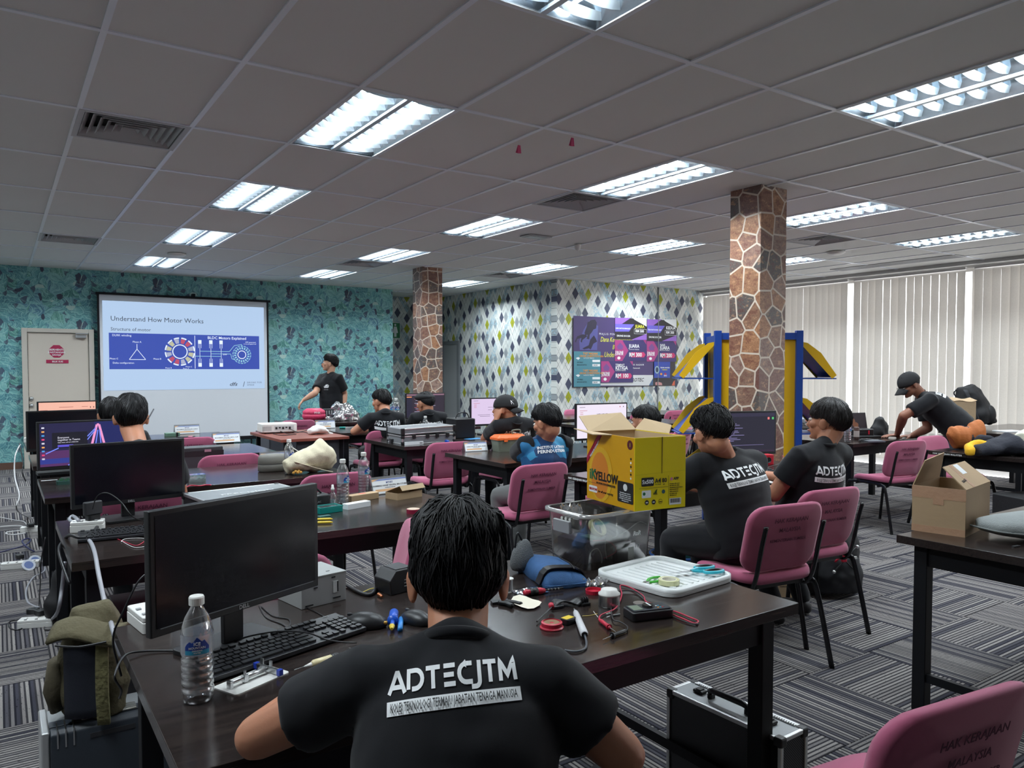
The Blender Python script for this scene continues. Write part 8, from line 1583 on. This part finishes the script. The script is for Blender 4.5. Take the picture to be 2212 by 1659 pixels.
P_ = dep(2070, 935, 8.7); r = thing('kraft_bag', 'brown paper bag standing between the bent man and the backpack', 'bag', (P_.x, P_.y-.02, DT), RD(-34)); g = G(); g.rbox(-.13, -.09, 0, .13, .09, .34, .02, top=.0); obj('body', g, mat('kraft_paper', sr(176, 152, 122), .8, bump=.2, bscale=30), r, bevel=.006); obj('fold', G().grid(lambda u, v: (-.13+.26*u, -.095+.14*v, .342+.03*v+.01*sin(7*u)), 8, 4), mat('kraft_paper'), r, solid=.003)
o = thing('desk', 'dark desk edge behind the kraft bag', 'desk', (7.9, 4.1, 0)) if False else None
P_ = at(2150, 918, DT); o = obj('white_papers', G().box(-.12, -.1, 0, .16, .1, .008), PAPER, loc=(9.45, 3.95, DT), rotz=RD(-20)); tag(o, 'white papers past the black backpack', 'paper'); o = obj('small_pouch', G().ell((0, 0, .03), (.08, .06, .04)), NYL, loc=(9.75, 3.80, DT), smooth=True); tag(o, 'small black pouch on the desk past the backpack', 'pouch')
# laptop desk
P_ = at(1925, 948, DT); r = thing('laptop', 'open laptop with a dark brown picture on its screen', 'laptop', (P_.x-.05, P_.y+.28, DT), RD(-20)); obj('base', G().rbox(-.17, -.12, 0, .17, .12, .018, .01), BPL, r, bevel=.002); obj('keyboard_area', G().box(-.15, -.06, .0182, .15, .09, .0192), DGY, r)
m_ = TR(0, .12, .018) @ rot(RD(-12)); s_ = obj('display', G().box(-.17, 0, 0, .17, .008, .23, m_), BPL, r, bevel=.002); obj('screen', G().box(-.16, -.0012, .012, .16, -.0002, .222, m_), lum('laptop_dark', sr(56, 44, 50), .5), r)
for k, (x, z, a_, b_) in enumerate(((-.02, .14, .05, .04), (.03, .10, .035, .03), (-.05, .10, .03, .025))): obj('picture_blob', G().prism([(x+a_*cos(t), z+b_*sin(t)) for t in [2*pi*q/10 for q in range(10)]], .0013, .0016+.0002*k, m_ @ rot(pi/2)), lum('laptop_amber', sr(150, 96, 66), .5), r)
for k, (px, py, s_, dx) in enumerate(((1880, 945, 'black hard drive like case with red tab beside the laptop', 0), (1862, 940, 'black case behind the drink can', -.1))):
    P_ = at(px, py, DT); r = thing('battery_case', s_, 'case', (P_.x, P_.y+.12+.12*k, DT), RD(-30)); obj('body', G().rbox(-.12, -.08, 0, .12, .08, .085+.02*k, .02), BPL, r, bevel=.012); obj('tab', G().box(.05, -.083, .03, .065, -.08, .07), mat('red_plastic'), r); obj('ridge', G().box(-.10, -.084, .04, .03, -.08, .05), DGY, r)
P_ = at(1850, 950, DT); r = thing('drink_can', 'slim brown and white drink can on the laptop desk', 'can', (P_.x, P_.y, DT)); obj('body', G().lathe([(.024, 0), (.0265, .004), (.0265, .12), (.023, .128), (0, .128)], 20), mat('can_brown', sr(100, 80, 76), .3, .4), r, smooth=True); text('lettering', 'COFFEE', .02, WINK, r, TR(.006, -.0272, .02) @ rot(0, -pi/2) @ rot(0, 0, 0) @ rot(pi/2), bold=.01) if False else obj('label_band', G().lathe([(.0268, .03), (.0268, .09)], 20, cap=False), mat('can_band', sr(190, 180, 176), .4), r)
P_ = at(1880, 955, DT); o = obj('cable_heap', G().wire([V((rnd.uniform(-.14, .16), rnd.uniform(-.05, .05), rnd.uniform(.004, .02))) for k in range(14)], .004), CB, loc=(P_.x+.05, P_.y+.08, DT)); tag(o, 'heap of black cable in front of the black cases', 'cable'); o = obj('notebook', G().box(-.09, -.06, 0, .09, .06, .014), mat('slate_cover', sr(90, 96, 104), .5), loc=(P_.x+.05, P_.y-.0, DT), rotz=RD(-25)); tag(o, 'thin slate notebook before the cable heap', 'notebook')
P_ = at(1942, 950, DT); g = G().loft([(0, 0, .0), (0, 0, .08), (.02, 0, .16), (.03, 0, .2)], [(.14, .08), (.13, .08), (.08, .05), (.03, .02)], n=16, side=(1, 0, 0)); o = bake(g, .012, 0, 'black_handbag', NYL, None, 3, lambda c: .018*noise.noise(c*12)); o.location = (P_.x+.25, P_.y+.35, DT); tag(o, 'rounded black bag behind the arm of the bent man', 'bag'); P_ = at(1990, 945, DT); o = obj('loose_sheets', G().box(-.1, -.07, 0, .12, .08, .006), PAPER, loc=(P_.x+.0, P_.y+.15, DT), rotz=RD(15)); tag(o, 'white sheets under the watch hand', 'paper')
P_ = at(1832, 918, DT); r = thing('plastic_bag_small', 'small clear bag with red print on the desk by the blinds', 'bag', (8.5, 5.92, DT)); obj('bag', G().ell((0, 0, .06), (.07, .05, .06)), film('bag_film'), r, smooth=True); obj('print', G().box(-.03, -.053, .04, .03, -.05, .08), mat('soft_red', sr(206, 120, 110), .6), r)
# black box with yellow scrawl on the empty chair side
P_ = at(2190, 1098, .30); r = thing('bin_box', 'black patterned box with a yellow scrawl on its front', 'box', (at(2228, 1070, .43).x, at(2228, 1070, .43).y, 0), RD(-20)); obj('body', G().box(-.2, -.15, .12, .25, .18, .42), mat('black_weave', sr(38, 38, 42), .7, var=.5, vscale=70), r, bevel=.005); obj('top_mat', G().box(-.2, -.15, .4205, .25, .18, .43), mat('grey_weave', sr(96, 98, 100), .8, var=.4, vscale=50), r); obj('base', G().box(-.2, -.15, 0, .25, .18, .115), BPL, r)
text('lettering', 'WNRT', .11, mat('yellow_ink'), r, TR(.02, -.152, .28) @ rot(pi/2), 'CENTER', .01, shear=.2); o = obj('scrawl', G().wire([(-.15, -.153, .24), (-.05, -.153, .30), (0, -.153, .23), (.06, -.153, .31), (.16, -.153, .24)], .002), mat('yellow_ink'), r)
